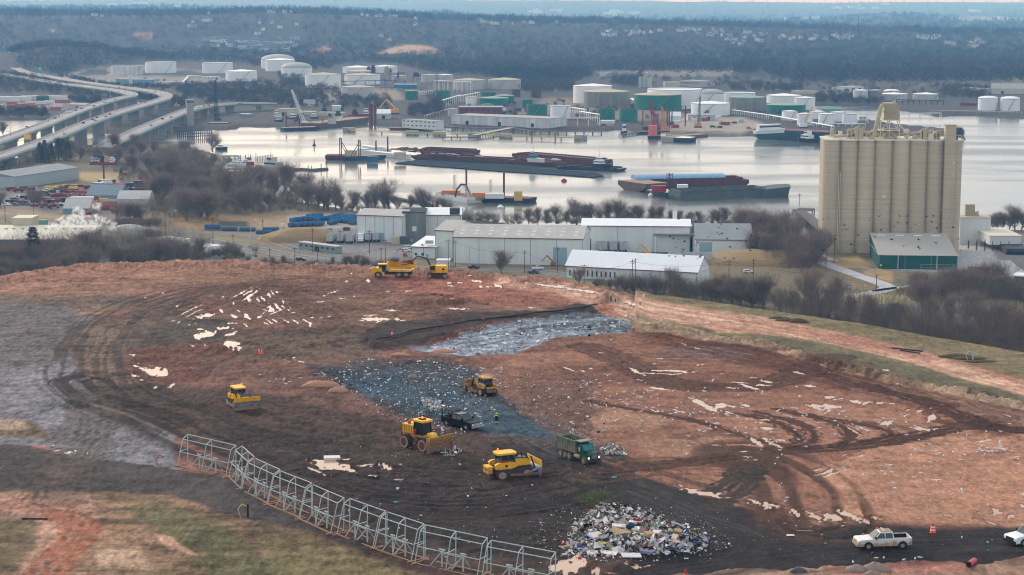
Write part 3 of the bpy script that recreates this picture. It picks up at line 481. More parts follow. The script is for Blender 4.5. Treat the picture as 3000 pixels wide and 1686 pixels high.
def grow(seed,H=13.,spread=.5,levels=4,ntw=900,lean=0.,twl=1.7,tww=.026):
 r_=random.Random(seed);tb=MB();tips=[]
 def br(p,d,L,r0,lv):
  n_=3;q_=p
  for i in range(n_):
   d=(d+Vector((r_.gauss(0,.15),r_.gauss(0,.15),r_.gauss(.07,.07)))).normalized();e=q_+d*(L/n_);ra=r0*(1-.55*i/n_);rb=r0*(1-.55*(i+1)/n_)
   tb.cyl(q_,e,ra,rb,n=4 if lv<2 else 3,cap=False)
   if lv>=2:tips.append((e,d,lv))
   if lv<levels:
    for _ in range(r_.choice((1,2,2,3))if lv else r_.choice((2,3))):
     a=r_.uniform(0,2*pi);sd_=Vector((cos(a),sin(a),r_.uniform(.1,.9)));nd=(d*(1-spread)+sd_*spread*r_.uniform(.8,1.3)).normalized()
     br(e,nd,L*r_.uniform(.55,.78),rb*.62,lv+1)
   q_=e
  if lv<levels:br(q_,d,L*.62,r0*.45,lv+1)
 br(Vector((0,0,-.6)),Vector((lean,0,1)).normalized(),H*.30,H*.025,0)
 tv=[];tf=[]
 for i in range(ntw):
  e,d,lv=r_.choice(tips);dd=(d*.6+Vector((r_.gauss(0,.5),r_.gauss(0,.5),r_.gauss(.25,.4)))).normalized();s_=e+dd*r_.uniform(-.1,.5);t_=s_+dd*twl*r_.uniform(.5,1.4)
  w_=Vector((r_.gauss(0,1),r_.gauss(0,1),r_.gauss(0,.3))).normalized()*tww;k=len(tv);tv+=[tuple(s_-w_),tuple(s_+w_),tuple(t_)];tf.append((k,k+1,k+2))
 zm=max(v[2]for v in tv);s0=H/zm
 sc_=lambda L_:[(x*s0,y*s0,z*s0)for x,y,z in L_]
 a=MB();a.v=sc_(tb.v);a.f=tb.f;a.m=tb.m;b=MB();b.add(sc_(tv),tf);return a,b
def tree_proto(seed,label='x',ever=False,**kw):
 t=thing('bare_tree',label,'tree')
 a,b=grow(seed,**kw);a.build('trunk',bark,t);b.build('crown',evg if ever else twig,t);return t
protos=[tree_proto(1,spread=.45,ntw=1500),tree_proto(2,spread=.6,ntw=1500),tree_proto(3,spread=.38,ntw=1300),tree_proto(4,spread=.52,ntw=1600,lean=.15),tree_proto(5,spread=.5,ntw=1200),tree_proto(6,spread=.66,ntw=1800,levels=3,twl=2.)]
dense=[tree_proto(7,spread=.55,ntw=2300,tww=.032),tree_proto(8,spread=.48,ntw=2300,tww=.032)]
PH=13.
def everproto(seed):
 r_=random.Random(seed);t=thing('evergreen_tree','x','tree');MB().cyl((0,0,-.5),(0,0,10),.22,.06,n=6).build('trunk',bark,t);b=MB();tv=[];tf=[]
 for i in range(3200):
  z=r_.uniform(.9,13);rad=3.4*(1-(z/13.4))**.7*r_.uniform(.35,1.05)*(1+.25*sin(z*5+seed));a=r_.uniform(0,2*pi);c_=Vector((rad*cos(a),rad*sin(a),z))
  d_=Vector((cos(a),sin(a),r_.uniform(-.3,.4)));w_=Vector((-sin(a),cos(a),r_.uniform(-.4,.4)))*.16;k=len(tv);tv+=[tuple(c_-w_),tuple(c_+w_),tuple(c_+d_*.7)];tf.append((k,k+1,k+2))
 b.add(tv,tf).build('crown',evg,t);return t
everp=[everproto(3),everproto(9)]
def plant(rows,group,place,zf=None):
 """rows: (px, base py, height px, kind 0..n) sorted left to right"""
 rows=sorted(rows);n_=len(rows)
 for i,(px,py,hp,kd)in enumerate(rows):
  z=GZ if zf is None else zf(px,py);p=P(px,py,z);hm_=hp*1.12/S(px,py,z)
  pr=(everp if kd==9 else dense if kd==8 else protos);pr=pr[R.randrange(len(pr))]
  look='dark evergreen tree' if kd==9 else('tall bare tree' if hm_>16 else 'bare grey tree' if hm_>10 else 'small bare tree')
  lab='%s %s, %s from the left'%(look,place,nth(i));s_=hm_/PH
  dup(pr,(p[0],p[1],z),R.uniform(0,6.28),lab,group,(s_*R.uniform(1.,1.45),s_*R.uniform(1.,1.45),s_))
def rnd(n_,poly,h0,h1,kinds=(0,),sd=None):
 out=[];xs=[p[0]for p in poly];ys=[p[1]for p in poly]
 while len(out)<n_:
  x,y=R.uniform(min(xs),max(xs)),R.uniform(min(ys),max(ys))
  if sdist(np.array([x]),np.array([y]),poly)[0]>0:out.append((x,y,R.uniform(h0,h1),R.choice(kinds)))
 return out
plant([(x,y,h,8 if i%3 else 0)for i,(x,y,h,k)in enumerate(rnd(40,[(-30,850),(-30,800),(150,770),(400,752),(600,758),(600,780),(300,800),(60,850)],60,100))]+[(100,800,120,9),(160,790,105,8),(245,775,110,8)],'wood at the left foot of the landfill','in the wood below the left crest')
plant(rnd(15,[(420,705),(460,700),(480,748),(760,760),(760,775),(600,770),(430,760)],30,56,(0,0,0)),'sparse trees by the trailer yard','by the parked box trailers')
plant(rnd(34,[(400,560),(520,500),(640,520),(760,560),(980,600),(1000,620),(800,630),(560,650),(430,640)],70,112,(8,8,0)),'wood between salvage yard and river','between salvage yard and river')
plant(rnd(26,[(100,470),(130,445),(330,440),(560,440),(640,470),(640,500),(420,540),(300,480),(240,480)],38,60,(8,8,0))+[(118,476,52,9),(132,474,56,9),(150,478,50,9),(172,470,56,9),(185,455,42,9),(200,470,50,9),(355,530,30,9)],'trees between highway and billboard','between highway and salvage yard')
plant([(965,617,105,4),(985,618,92,0),(1000,622,60,0),(1030,616,62,0),(1075,617,62,0),(1100,617,72,0),(1125,617,68,0),(1142,614,98,4),(1165,618,50,0),(1205,617,54,0),(1240,617,72,4),(1255,619,55,0),(1285,622,46,0),(1310,626,50,0),(860,612,86,0),(900,616,90,0),(930,618,60,0)],'riverbank trees behind the blue bins','on the riverbank behind the blue bins')
plant([(x,655+R.uniform(-3,5),h,4 if h>60 else 0)for x,h in((1515,34),(1550,52),(1575,54),(1600,46),(1632,60),(1660,42),(1690,80),(1705,60),(1735,66),(1752,54),(1787,82),(1806,88),(1838,56),(1860,52),(1880,60),(1912,64),(1930,60),(1965,44),(1990,40),(2020,36),(2046,42),(2085,46),(2105,50),(2125,58))],'riverbank trees behind the long warehouse','behind the long warehouse')
plant(rnd(30,[(2130,672),(2200,665),(2330,700),(2400,760),(2420,800),(2300,800),(2210,760),(2140,690)],62,104,(0,8,8)),'thicket left of the silo','in the thicket left of the tall silo')
plant([(1697,834,56,4),(1790,850,36,0),(1810,853,52,0),(1860,858,54,0),(1885,860,50,0),(1920,866,60,0),(1974,872,100,6),(2010,872,60,0),(2060,880,66,0),(2085,884,78,0),(2110,885,96,0),(2145,892,100,0),(2170,896,90,8),(2200,900,110,0),(2235,905,96,8),(1750,845,26,0),(1835,856,40,0)],'trees below the grass slope by the white-roofed shed','beside the white-roofed shed')
plant([(2290,915,70,0),(2320,920,80,0),(2370,924,152,0),(2400,928,70,0),(2432,915,84,0),(2454,910,120,0),(2490,940,90,0),(2545,950,100,0),(2600,960,70,0),(2640,962,80,8),(2697,930,130,0),(2730,955,90,8),(2783,965,116,0),(2822,955,110,0),(2870,985,110,0),(2910,985,100,0),(2940,995,120,8),(2975,1010,120,0),(2760,985,60,8),(2560,960,46,8),(2670,975,50,8),(2840,1005,66,8),(2995,1020,90,8)]+rnd(26,[(2260,912),(2600,950),(3000,1010),(3010,1045),(2700,1000),(2400,950)],30,60,(8,8,0)),'trees below the grass slope at the right','below the right grass slope')
plant(rnd(15,[(2610,868),(2700,865),(3000,868),(3000,880),(2700,882)],60,100,(0,8))+[(2895,862,100,4),(2915,860,108,5)],'trees in front of the green building','on the verge before the green building')
plant([(x,781+(x-900)*.02,h,0)for x,h in((770,26),(800,30),(832,36),(975,34),(1010,38),(1025,40),(1045,42),(1060,40),(1080,30),(1140,34),(1160,36),(1185,28))]+[(1470,800,76,4)],'scrub trees along the landfill crest','beyond the clay crest')
plant([(x,674,h,4)for x,h in((2905,50),(2922,56),(2940,60),(2955,56),(2975,80),(2992,66),(2570,674),)if h<500],'trees on the shore right of the silo','on the shore right of the silo')
plant([(352,648,60,0),(372,652,66,0),(395,652,62,0),(418,650,58,0),(4,612,60,0),(100,600,50,0),(120,610,60,0),(180,570,30,0),(623,442,58,4),(10,395,44,4)],'trees about the salvage yard','about the salvage yard and highway')
for t_ in protos+dense+everp:drop(t_)
def cloud(name,cen,rad,hgt,n,L_,W_,m,colr=None,label=None,up=.5):
 k=len(cen);cen=np.asarray(cen,float);N_=k*n;c=np.repeat(cen,n,0);rr_=np.repeat(np.asarray(rad,float),n);hh=np.repeat(np.asarray(hgt,float),n);LL=np.repeat(np.asarray(L_,float)*np.ones(k),n);WW=np.repeat(np.asarray(W_,float)*np.ones(k),n)
 u=rs.normal(size=(N_,3));u/=np.linalg.norm(u,axis=1)[:,None];rf=rs.uniform(.45,1,N_)**.5;zz=.5+.5*u[:,2]*rf
 p=c.copy();p[:,0]+=u[:,0]*rf*rr_;p[:,1]+=u[:,1]*rf*rr_;p[:,2]+=hh*(.25+.75*zz)
 d=u*.7+rs.normal(size=(N_,3))*.6;d[:,2]+=up;d/=np.linalg.norm(d,axis=1)[:,None];w_=np.cross(d,rs.normal(size=(N_,3)));w_/=np.linalg.norm(w_,axis=1)[:,None]+1e-9
 V=np.stack([p-w_*WW[:,None],p+w_*WW[:,None],p+d*LL[:,None]*rs.uniform(.6,1.4,N_)[:,None]],1).reshape(-1,3)
 fc=np.arange(N_*3).reshape(-1,3);cl=None
 if colr is not None:cl=np.repeat(colr,n*3,0)*np.repeat(rs.uniform(.75,1.25,(N_,1)),3,0)
 o=npmesh(name,V,fc,m,cl,n=3);tag(o,label,kind='stuff');return o
wood=attr_mat('winter_wood',nscale=.05,var=.15,bump=0)
bands=[([(-60,840),(-60,760),(150,735),(420,715),(600,740),(600,780),(300,800)],420,14),([(400,560),(520,510),(640,535),(760,572),(980,604),(1060,618),(800,632),(560,652),(430,640)],560,11),([(100,470),(130,445),(330,430),(560,440),(640,470),(640,500),(420,545),(240,480)],420,9),([(1000,612),(1400,640),(1500,652),(2140,660),(2140,668),(1500,662),(1000,624)],300,5),([(2130,672),(2200,665),(2330,700),(2420,800),(2300,800),(2210,760)],330,15),([(2250,905),(2600,950),(3020,1000),(3400,1080),(3400,1170),(3020,1080),(2700,1020),(2300,950)],800,15),([(1700,838),(2000,862),(2250,900),(2250,912),(1900,872)],170,8),([(2610,868),(3000,865),(3010,900),(2700,885)],190,10),([(760,775),(1200,782),(1200,790),(760,785)],50,2),([(350,655),(470,655),(470,670),(350,668)],40,3),([(-60,420),(-60,500),(60,520),(110,480),(40,440)],60,4),([(440,740),(750,730),(750,770),(440,770)],60,2)]
cen=[];rad=[];hg=[];cl=[]
for poly,n_,h in bands:
 for x,y,a,b in rnd(n_,poly,0,1):
  p=P(x,y,GZ);s_=R.choice((.35,.5,.8,1.,1.25));cen.append(p);rad.append((2.2+h*.34)*s_*R.uniform(.8,1.3));hg.append(h*s_);cl.append(cc(*R.choice(((104,92,86),(118,100,86),(90,84,82),(132,112,90)))))
cloud('undergrowth',cen,rad,hg,170,2.6,.030,wood,np.array(cl),'leafless brown undergrowth between the trees',1.9)
def scatter_far(name,n_,Y0_,Y1_,px0,px1,h0,nt,L0,W0_,label,extra=None):
 cen=[];rad=[];hg=[];cl=[];t=0
 pxs=rs.uniform(px0,px1,n_);inv=rs.uniform(0,1,n_);Ys=1/(1/Y0_+(1/Y1_-1/Y0_)*inv);zs=far_z(pxs,Ys);dd=Ys*CT-(zs-CZ)*ST;ppy=843-F*(Ys*ST+(zs-CZ)*CT)/dd
 ok=np.ones(n_,bool)
 for cpoly in clear:ok&=~(sdist(pxs,ppy,cpoly)>0)
 pxs,Ys,zs,dd=pxs[ok],Ys[ok],zs[ok],dd[ok];k=len(pxs);xs=(pxs-1500)/F*dd;g=fbm(xs/160,Ys/160,91);ev=fbm(xs/120,Ys/120,92)
 base=np.where((ev>.62)[:,None],np.array(cc(34,52,46)),np.where((g>.55)[:,None],np.array(cc(84,62,56)),np.array(cc(58,48,50))))*rs.uniform(.75,1.3,(k,1))
 h=h0*rs.uniform(.7,1.25,k)
 return cloud(name,np.stack([xs,Ys,zs-1],1),h*rs.uniform(.38,.55,k),h,nt,L0,W0_,wood,base,label)
indus=[(-900,300),(-900,150),(40,160),(48,200),(180,224),(300,199),(420,184),(560,184),(700,190),(760,200),(980,200),(1010,190),(1160,190),(1240,215),(1430,230),(1540,250),(1680,254),(1740,216),(2240,218),(2300,240),(2470,258),(2680,262),(2900,245),(3900,235),(3900,420),(-900,420)]
clear=[indus,qs('t2',1200,545,1420,470,1560,455,1760,470,1900,525,1700,560,1400,560),qs('t2',560,500,700,475,810,505,700,540),qs('t1',360,300,480,290,640,355,520,340),qs('t1',1870,430,2050,390,2576,350,2576,475,2000,470),qs('t2',-20,400,0,370,100,270,420,240,520,380,500,480,0,480),qs('t4',0,692,340,692,340,712,0,712),qs('t1',1330,345,1540,345,1540,385,1330,385)]
scatter_far('forest',14000,3400,7400,-150,3150,17,50,4.2,.42,'bluish leafless forest covering the far ridge')
scatter_far('forest',4600,7200,33000,-100,3100,22,26,16,2.0,'pale hazy woods on the distant hills')
clear=[]
belts=[(qs('t2',0,830,560,860,840,900,700,1060,0,1080),150,9),(qs('t2',820,960,1180,960,1400,1060,1200,1100,800,1080),60,10),(qs('t1',1700,880,2576,850,2576,1040,1900,1020),170,9),(qs('t1',-100,720,300,780,900,930,900,980,300,960,-100,960),150,12),(qs('t1',700,1000,1000,1010,1000,1060,700,1040),30,8),(qs('t1',-100,1115,470,1120,480,1190,-100,1190),60,7),(qs('t1',1350,960,1880,1030,1880,1100,1400,1000),40,8),(qs('t2',1560,1080,1900,1080,1850,1180,1540,1180),44,9),(qs('t4',0,870,340,870,340,930,0,930),40,9),(qs('t4',490,960,900,960,1150,1010,1150,1050,490,1050),90,8),(qs('t4',1760,880,2240,890,2150,1000,1760,980),70,9),(qs('t2',230,740,490,740,480,890,250,880),40,10),(qs('t2',470,620,560,640,800,700,560,720),30,12),(qs('t3',0,780,620,850,620,940,200,960,0,880),130,12),(qs('t3',1020,780,1280,800,1280,900,1020,880),60,12),(qs('t3',2180,860,2576,860,2576,930,2180,920),40,9),(qs('t2',1740,1000,1850,990,1850,1110,1740,1110),16,12),(qs('t1',550,740,1100,860,1800,880,1700,900,1000,880,600,790),70,6),(qs('t4',1880,1330,1950,1340,1950,1380,1880,1380),14,5),([(60,240),(700,235),(1200,300),(2200,300),(2300,340),(1900,350),(1000,330),(300,290)],150,5),([(1700,222),(2700,240),(3000,300),(2700,290),(2200,262),(1700,245)],120,8)]
cen=[];rad=[];hg=[];cl=[]
for poly,n_,h in belts:
 for x,y,a,b in rnd(int(n_*1.7),poly,0,1):
  p=P(x,y,GZ);s_=R.uniform(.6,1.2);cen.append(p);rad.append(h*.45*s_);hg.append(h*s_);cl.append(cc(*R.choice(((70,62,64),(84,72,70),(60,64,60),(92,80,76)))))
cloud('far_bank_scrub',cen,rad,hg,150,3.4,.12,wood,np.array(cl),'grey leafless scrub among the tank farms')
print('objects',len(bpy.data.objects))
TW=mat('tank_white_paint',(226,228,228),.55,var=.06,scale=.05,streak=True);TWs=mat('tank_streaked_white',(196,196,194),.7,var=.3,scale=.16,streak=True);TG=mat('tank_green_paint',(28,108,88),.6,var=.1,scale=.05,streak=True)
TGr=mat('tank_grey_paint',(176,174,170),.7,var=.12,scale=.08,streak=True);TWe=mat('tank_weathered_steel',(128,124,114),.85,var=.38,scale=.14,streak=True);TC=mat('tank_tan_roof',(176,168,146),.8,var=.1,scale=.05);TB=mat('tank_rust_brown',(84,64,62),.85,var=.2,scale=.1)
TD=mat('dome_grey',(158,160,158),.6,var=.08,scale=.1);TRail=mat('rail_grey',(140,126,122),.7);TL=mat('light_green_roof',(122,158,140),.7,var=.1)
def tank(cx,yb,w,yt,roof,wm,rm,label,rise=.08,name='storage_tank'):
 rd=w/2/S(cx,yb);x,y,_=P(cx,yb);y+=rd;h=ZT(cx,yb,yt);h*=1+.0
 t=thing(name,label,'tank' if name!='silo' else 'silo',(x,y,GZ),0,'fuel storage tanks on the far bank' if name=='storage_tank' else None)
 b=MB().lathe([(rd,-1),(rd,h)],36);b.build('shell',wm,t,smooth=False)
 if wm in(TW,TG,TGr):MB().lathe([(rd+.15,h-.5),(rd+.3,h-.5),(rd+.3,h),(rd+.15,h)],36).build('rim',TRail,t)
 if roof=='dome':pr=[(rd*cos(a),h+rd*rise*3.2*sin(a))for a in[pi/2*i/7 for i in range(8)]]
 elif roof=='flat':pr=[(rd,h-.2),(rd*.97,h-.3),(rd*.96,h-1.5),(.1,h-1.4)]
 else:pr=[(rd,h),(.1,h+rd*rise*1.6)]
 MB().lathe(pr,36).build('roof',rm,t)
 if rd>9:
  a0=-pi/2+R.uniform(-.7,.7);s_=MB()
  s_.tube([((rd+.5)*cos(a0+k*.1),(rd+.5)*sin(a0+k*.1),h*k/7)for k in range(8)],.4,4)
  s_.build('stairway',TRail,t)
 return t
TK=[('t1',1248,762,317,668,'flat',TWs,TGr,'open-topped white tank with grey rain streaks, leftmost on the hill terrace'),('t1',1591,745,310,630,'flat',TW,TW,'clean white flat-topped tank right of the streaked one on the terrace'),('t1',2166,746,308,638,'flat',TW,TW,'white flat-topped tank behind the low cone-roofed one'),('t1',2408,822,316,722,'cone',TW,TW,'low white tank with bright cone roof below the terrace'),('t2',200,700,340,606,'dome',TW,TD,'white tank with grey dome showing behind another white tank'),('t2',225,726,296,606,'cone',TW,TW,'tall white tank in front of the first grey-domed one'),('t2',392,786,314,684,'dome',TW,TD,'white tank under a wide grey dome roof'),('t2',657,890,365,756,'cone',TW,TC,'white tank with beige upper band and low cream roof'),('t2',1010,745,300,682,'cone',TW,TW,'wide white tank at the back of the refinery, left one'),('t2',1290,742,250,672,'cone',TW,TW,'wide white tank at the back of the refinery, right one'),('t2',1050,800,300,722,'cone',TGr,TC,'cream-roofed tank half hidden behind a bigger one'),('t2',1056,856,362,760,'cone',TW,TC,'broad white tank with cream roof and pipe rack before it'),('t2',1012,1002,338,882,'cone',TGr,TC,'grey tank with cream cone roof behind the leafless trees'),('t2',1740,832,165,758,'cone',TGr,TGr,'short grey tank, left one of the pair on the pipe platform'),('t2',1900,832,160,758,'cone',TGr,TW,'short grey tank, right one of the pair on the pipe platform'),('t2',1437,818,150,768,'cone',TGr,TC,'small pale tank left of the black tower platform'),('t2',2145,906,330,812,'cone',TGr,TC,'grey tank, left one of two alike left of the weathered tank'),('t2',2500,904,332,806,'cone',TGr,TC,'grey tank, right one of two alike with a dark stair line'),('t2',1560,1006,134,916,'cone',TG,TL,'small green tank near the blue shed'),('t2',1877,1026,152,918,'flat',TG,TG,'small green flat-topped tank beneath the white pipe truss'),('t2',2335,970,160,932,'flat',TG,TG,'green tank showing behind the wide light-roofed green tanks'),('t2',2498,1040,200,966,'cone',TG,TL,'wide green tank with pale roof, the one further back'),('t2',2395,1068,290,992,'cone',TG,TL,'wide green tank with pale cone roof and diagonal stair'),('t2',2170,1062,120,978,'cone',TW,TC,'small white tank left of the wide green tanks'),('t2',2328,1106,132,1062,'dome',TG,TG,'little green domed tank before the wide green tanks'),('t2',1982,1176,108,1096,'cone',TGr,TC,'small cream tank beside the red brick building'),('t2',2490,1140,44,1082,'cone',TW,TW,'slim white tank right of the little green dome'),('t3',152,1090,112,1006,'dome',TG,TG,'green domed tank behind the one beside the white warehouse'),('t3',252,1168,204,1056,'flat',TG,TG,'green flat-topped tank behind the white harbour warehouse'),('t3',490,1202,202,1068,'flat',TW,TW,'white tank just right of the harbour warehouse'),('t3',820,1046,396,872,'cone',TW,TW,'large bright white tank behind the weathered grey one'),('t3',960,1086,466,930,'cone',TWe,TC,'large weathered grey-brown tank with yellowish roof'),('t3',1483,1112,480,962,'cone',TG,TC,'largest green tank with flat tan roof'),('t3',1660,1100,560,908,'flat',TW,TW,'largest white tank, behind the largest green tank'),('t3',2017,1070,260,945,'dome',TW,TD,'white tank under a tall grey dome at the right'),('t3',2300,1060,330,940,'flat',TW,TW,'white tank behind the streaked grey tank'),('t3',2016,1168,392,1048,'cone',TW,TW,'white tank with diagonal stair in front of the domed one'),('t3',2390,1128,378,986,'cone',TWe,TL,'streaked grey tank with blue-green roof'),('t3',950,1216,180,1096,'flat',TG,TG,'dark green dockside tank, left of the matching pair'),('t3',1177,1232,184,1100,'flat',TG,TG,'dark green dockside tank, right of the matching pair'),('t3',242,986,106,902,'flat',TB,TB,'small brown tank before the woods'),('t3',40,976,90,902,'flat',TB,TC,'dark brown tank with orange rim left of the brown one'),('t4',185,1046,350,968,'cone',TW,TW,'white tank left of the silo, the one further back'),('t4',384,1112,206,988,'cone',TW,TW,'white tank standing behind the low wide green one'),('t4',208,1152,396,1062,'cone',TG,TL,'low wide green tank on the point'),('t4',228,1216,156,1124,'cone',TW,TW,'leftmost of the cluster of white tanks on the point'),('t4',382,1266,156,1148,'cone',TW,TW,'nearest tank of the white cluster on the point'),('t4',505,1200,150,1126,'cone',TW,TW,'white cluster tank behind the nearest one'),('t4',600,1256,160,1150,'cone',TW,TW,'middle tank of the white cluster on the point'),('t4',715,1226,150,1134,'cone',TW,TW,'white cluster tank second from the right'),('t4',832,1256,144,1150,'flat',TW,TW,'rust-flecked tank at the right end of the white cluster'),('t4',945,1022,150,912,'cone',TWs,TW,'tall streaky silver tank, left one behind the channel'),('t4',1088,1022,144,912,'cone',TWe,TGr,'tall dark streaked tank behind the channel'),('t4',1258,950,156,920,'dome',TGr,TW,'low domed white tank behind the channel'),('t4',1293,1018,278,952,'cone',TGr,TW,'squat grey tank with bright roof, left of two across the channel'),('t4',1612,1018,256,952,'cone',TGr,TW,'squat grey tank with bright roof, right of two across the channel'),('t4',2236,1116,198,994,'dome',TW,TW,'white domed tank at the far right, the left one'),('t4',2458,1121,194,998,'dome',TW,TW,'white domed tank at the far right, the right one')]
for T_,u,vb,w_,vt,rf,a,b,lb in TK:
 c_=q(T_,u,vb);tank(c_[0],c_[1],w_*K,q(T_,u,vt)[1],rf,a,b,lb,rise=.10 if rf=='dome' and b is TD else.07)
for i,(u,vb,vt)in enumerate(((1290,882,788),(1330,882,786),(1364,882,804),(1396,888,792))):
 c_=q('t3',u,vb);tank(c_[0],c_[1],30*K,q('t3',u,vt)[1],'dome',TGr,TGr,'slim grey silo at the wood edge, %s of four'%nth(i),.3,name='silo')
def frame2(a,b,z=GZ):
 A,B=P(*a,z),P(*b,z);return Vector((A[0],A[1],z)),atan2(B[1]-A[1],B[0]-A[0]),hypot(B[0]-A[0],B[1]-A[1])
wallw=mat('white_siding',(206,210,208),.7,var=.07,scale=.12,streak=True);grey_roof=mat('grey_metal_roof',(146,148,146),.6,var=.1,scale=.1);tanw=mat('tan_wall',(190,178,152),.8,var=.1,scale=.1);brick=mat('brick_red',(128,66,58),.85,var=.15,scale=.2);dark=mat('dark_opening',(38,42,48),.5);winm=mat('window_glass',(54,66,76),.15,var=.05)
blue=mat('blue_paint',(28,116,160),.6,var=.1);teal=mat('teal_siding',(108,146,150),.7,var=.08);rustm=mat('rusty_steel',(108,62,54),.85,var=.3,scale=.4);drk=mat('dark_steel',(58,58,64),.7,var=.2);conw=mat('stained_concrete',(150,148,144),.9,var=.25,scale=.15,streak=True)
def bldg(name,label,cat,a,b,ytop,dep,wm,rm,gable=0.,win=0,winrow=1,doors=0,z=GZ,group=None,over=.3,slant=0.):
 o0,ang,L_=frame2(a,b,z);h=ZT(a[0],a[1],ytop,z);t=thing(name,label,cat,o0,ang,group)
 MB().box(0,L_,0,dep,-1,h).build('wall',wm,t)
 r_=MB();e=over
 if gable:g=gable;r_.side([(-e,0),(-e,0)],0,0)if 0 else r_.add([(-e,-e,h),(L_+e,-e,h),(L_+e,dep+e,h),(-e,dep+e,h),(-e,dep/2,h+g),(L_+e,dep/2,h+g)],[(0,1,5,4),(2,3,4,5),(0,4,3),(1,2,5),(3,2,1,0)])
 else:r_.add([(-e,-e,h),(L_+e,-e,h),(L_+e,dep+e,h),(-e,dep+e,h),(-e,-e,h+.4),(L_+e,-e,h+.4),(L_+e,dep+e,h+.4+slant),(-e,dep+e,h+.4+slant)],[(3,2,1,0),(4,5,6,7),(0,1,5,4),(1,2,6,5),(2,3,7,6),(3,0,4,7)])
 r_.build('roof',rm,t)
 for k in range(winrow):
  zc_=h*(k+.62)/winrow if winrow>1 else h*.6
  for i in range(win):x=L_*(i+.5)/win;MB().box(x-L_/win*.22,x+L_/win*.22,-.12,-.02,zc_-h*.1/winrow,zc_+h*.16/winrow).build('window',winm,t)
 for i in range(doors):x=L_*(i+.5)/doors;MB().box(x-2,x+2,-.12,-.02,0,min(4.5,h*.7)).build('door',dark,t)
 return t
def qb(t,u0,v0,u1,v1,vt):return q(t,u0,v0),q(t,u1,v1),q(t,u0,vt)[1]
BL=[('warehouse','long white rust-streaked warehouse on the far harbour front','warehouse','t2',1965,1250,2950,1290,1162,40,TWs,grey_roof,0,0,3),('brick_building','red brick building behind the harbour warehouse','building','t2',2040,1160,2480,1160,1082,30,brick,grey_roof,0,8,0),('houseboat','two-storey white floating office with rows of dark windows','houseboat','t2',1470,1282,1808,1302,1205,14,wallw,grey_roof,0,8,0),('shed','bright blue shed with white roof in the refinery','shed','t2',1390,890,1620,890,852,14,blue,TW,0,4,0),('warehouse','glass-grey industrial block before the far wood','building','t3',1690,872,1898,880,812,30,TGr,grey_roof,0,12,0),('shed','cream shed left of the glass-grey block','shed','t3',1535,880,1690,880,832,24,tanw,TC,0,0,0),('shed','little white hut right of the glass-grey block','shed','t3',1915,868,2045,868,842,14,wallw,TW,0,0,0),('warehouse','long grey warehouse in front of the diagonal-stair tank','warehouse','t3',1770,1215,2045,1215,1160,26,TGr,grey_roof,0,0,2),('shed','white quonset shed behind the red crane','shed','t3',1590,1225,1700,1225,1170,14,wallw,TW,5,0,0),('office_trailer','white flat trailer under the dark green dockside tanks','trailer','t3',897,1250,1034,1250,1218,10,wallw,TW,0,0,0),('shed','small red-roofed hut at the far right of the refinery','shed','t3',2310,892,2400,892,855,12,tanw,brick,3,2,0),('warehouse','cream gabled warehouse at the far right edge','warehouse','t4',2245,945,2700,950,892,34,tanw,grey_roof,8,0,2),('warehouse','pale green flat building across the channel','building','t4',1905,930,2145,945,884,24,tanw,TL,0,0,0),('shed','white shed left of the streaky silver tanks','shed','t4',748,945,960,930,884,20,wallw,grey_roof,0,3,0),('shed','tan roofed shed on the far channel bank','shed','t4',235,945,560,950,920,20,tanw,TC,0,0,0),('shed','blue-fronted hut beyond the wooded point','shed','t4',560,968,690,960,944,10,wallw,TW,0,1,0),('shed','long pale boatyard shed behind the red tugs','shed','t2',612,1168,875,1172,1135,16,tanw,grey_roof,0,0,1),('shed','cream boatyard shed left of the long one','shed','t2',380,1160,555,1165,1125,16,tanw,TC,0,0,1),('shed','grey boatyard shed at the left of the crane','shed','t2',195,1165,355,1170,1100,18,tanw,grey_roof,0,0,1),('house','small grey house with hip roof among the boatyard trees','house','t2',478,1075,590,1075,1048,12,TGr,grey_roof,6,2,0),('shed','small white tank-like shed above the boatyard','shed','t2',765,1115,850,1115,1070,12,wallw,TW,0,0,0),('shed','grey arched boat shed beside the yellow excavator','shed','t2',1215,1200,1350,1200,1145,20,TGr,TW,5,0,1),('warehouse','blue-grey low warehouse below the hill tanks','warehouse','t1',1165,845,1540,850,800,24,teal,grey_roof,0,0,0),('control_tower','slim white tower beside the blue-grey warehouse','tower','t1',1298,850,1326,850,762,5,wallw,TW,0,0,0),('shed','silver metal shed beside the left bridge','shed','t1',690,1105,860,1110,1052,18,TGr,grey_roof,2,0,1),('shed','dark teal portable office beneath the dock road','shed','t1',2405,1175,2510,1178,1150,8,teal,TW,0,0,0),('pump_house','grey pump platform hut at the channel pier','hut','t4',545,1140,735,1140,1100,12,TL,TL,3,0,0),('shed','low white dock office behind the silo top','shed','t4',915,1215,990,1215,1175,10,wallw,TW,0,2,0),('shed','long red container stack across the channel','shed','t4',1935,1065,2100,1068,1035,8,rustm,brick,0,0,0)]
for n_,lb,ct,T_,u0,v0,u1,v1,vt,dep,wm_,rm_,gb,wn_,dr in BL:
 a,b,yt=qb(T_,u0,v0,u1,v1,vt);bldg(n_,lb,ct,a,b,yt,dep,wm_,rm_,gb,wn_,2 if n_=='houseboat' else 1,dr)
cont=[mat('container_orange',(176,92,72),.7,var=.12),mat('container_white',(214,214,210),.6,var=.06),mat('container_green',(60,92,88),.7,var=.1),mat('container_red',(150,62,60),.7,var=.12),mat('container_blue',(44,96,140),.7,var=.12)]
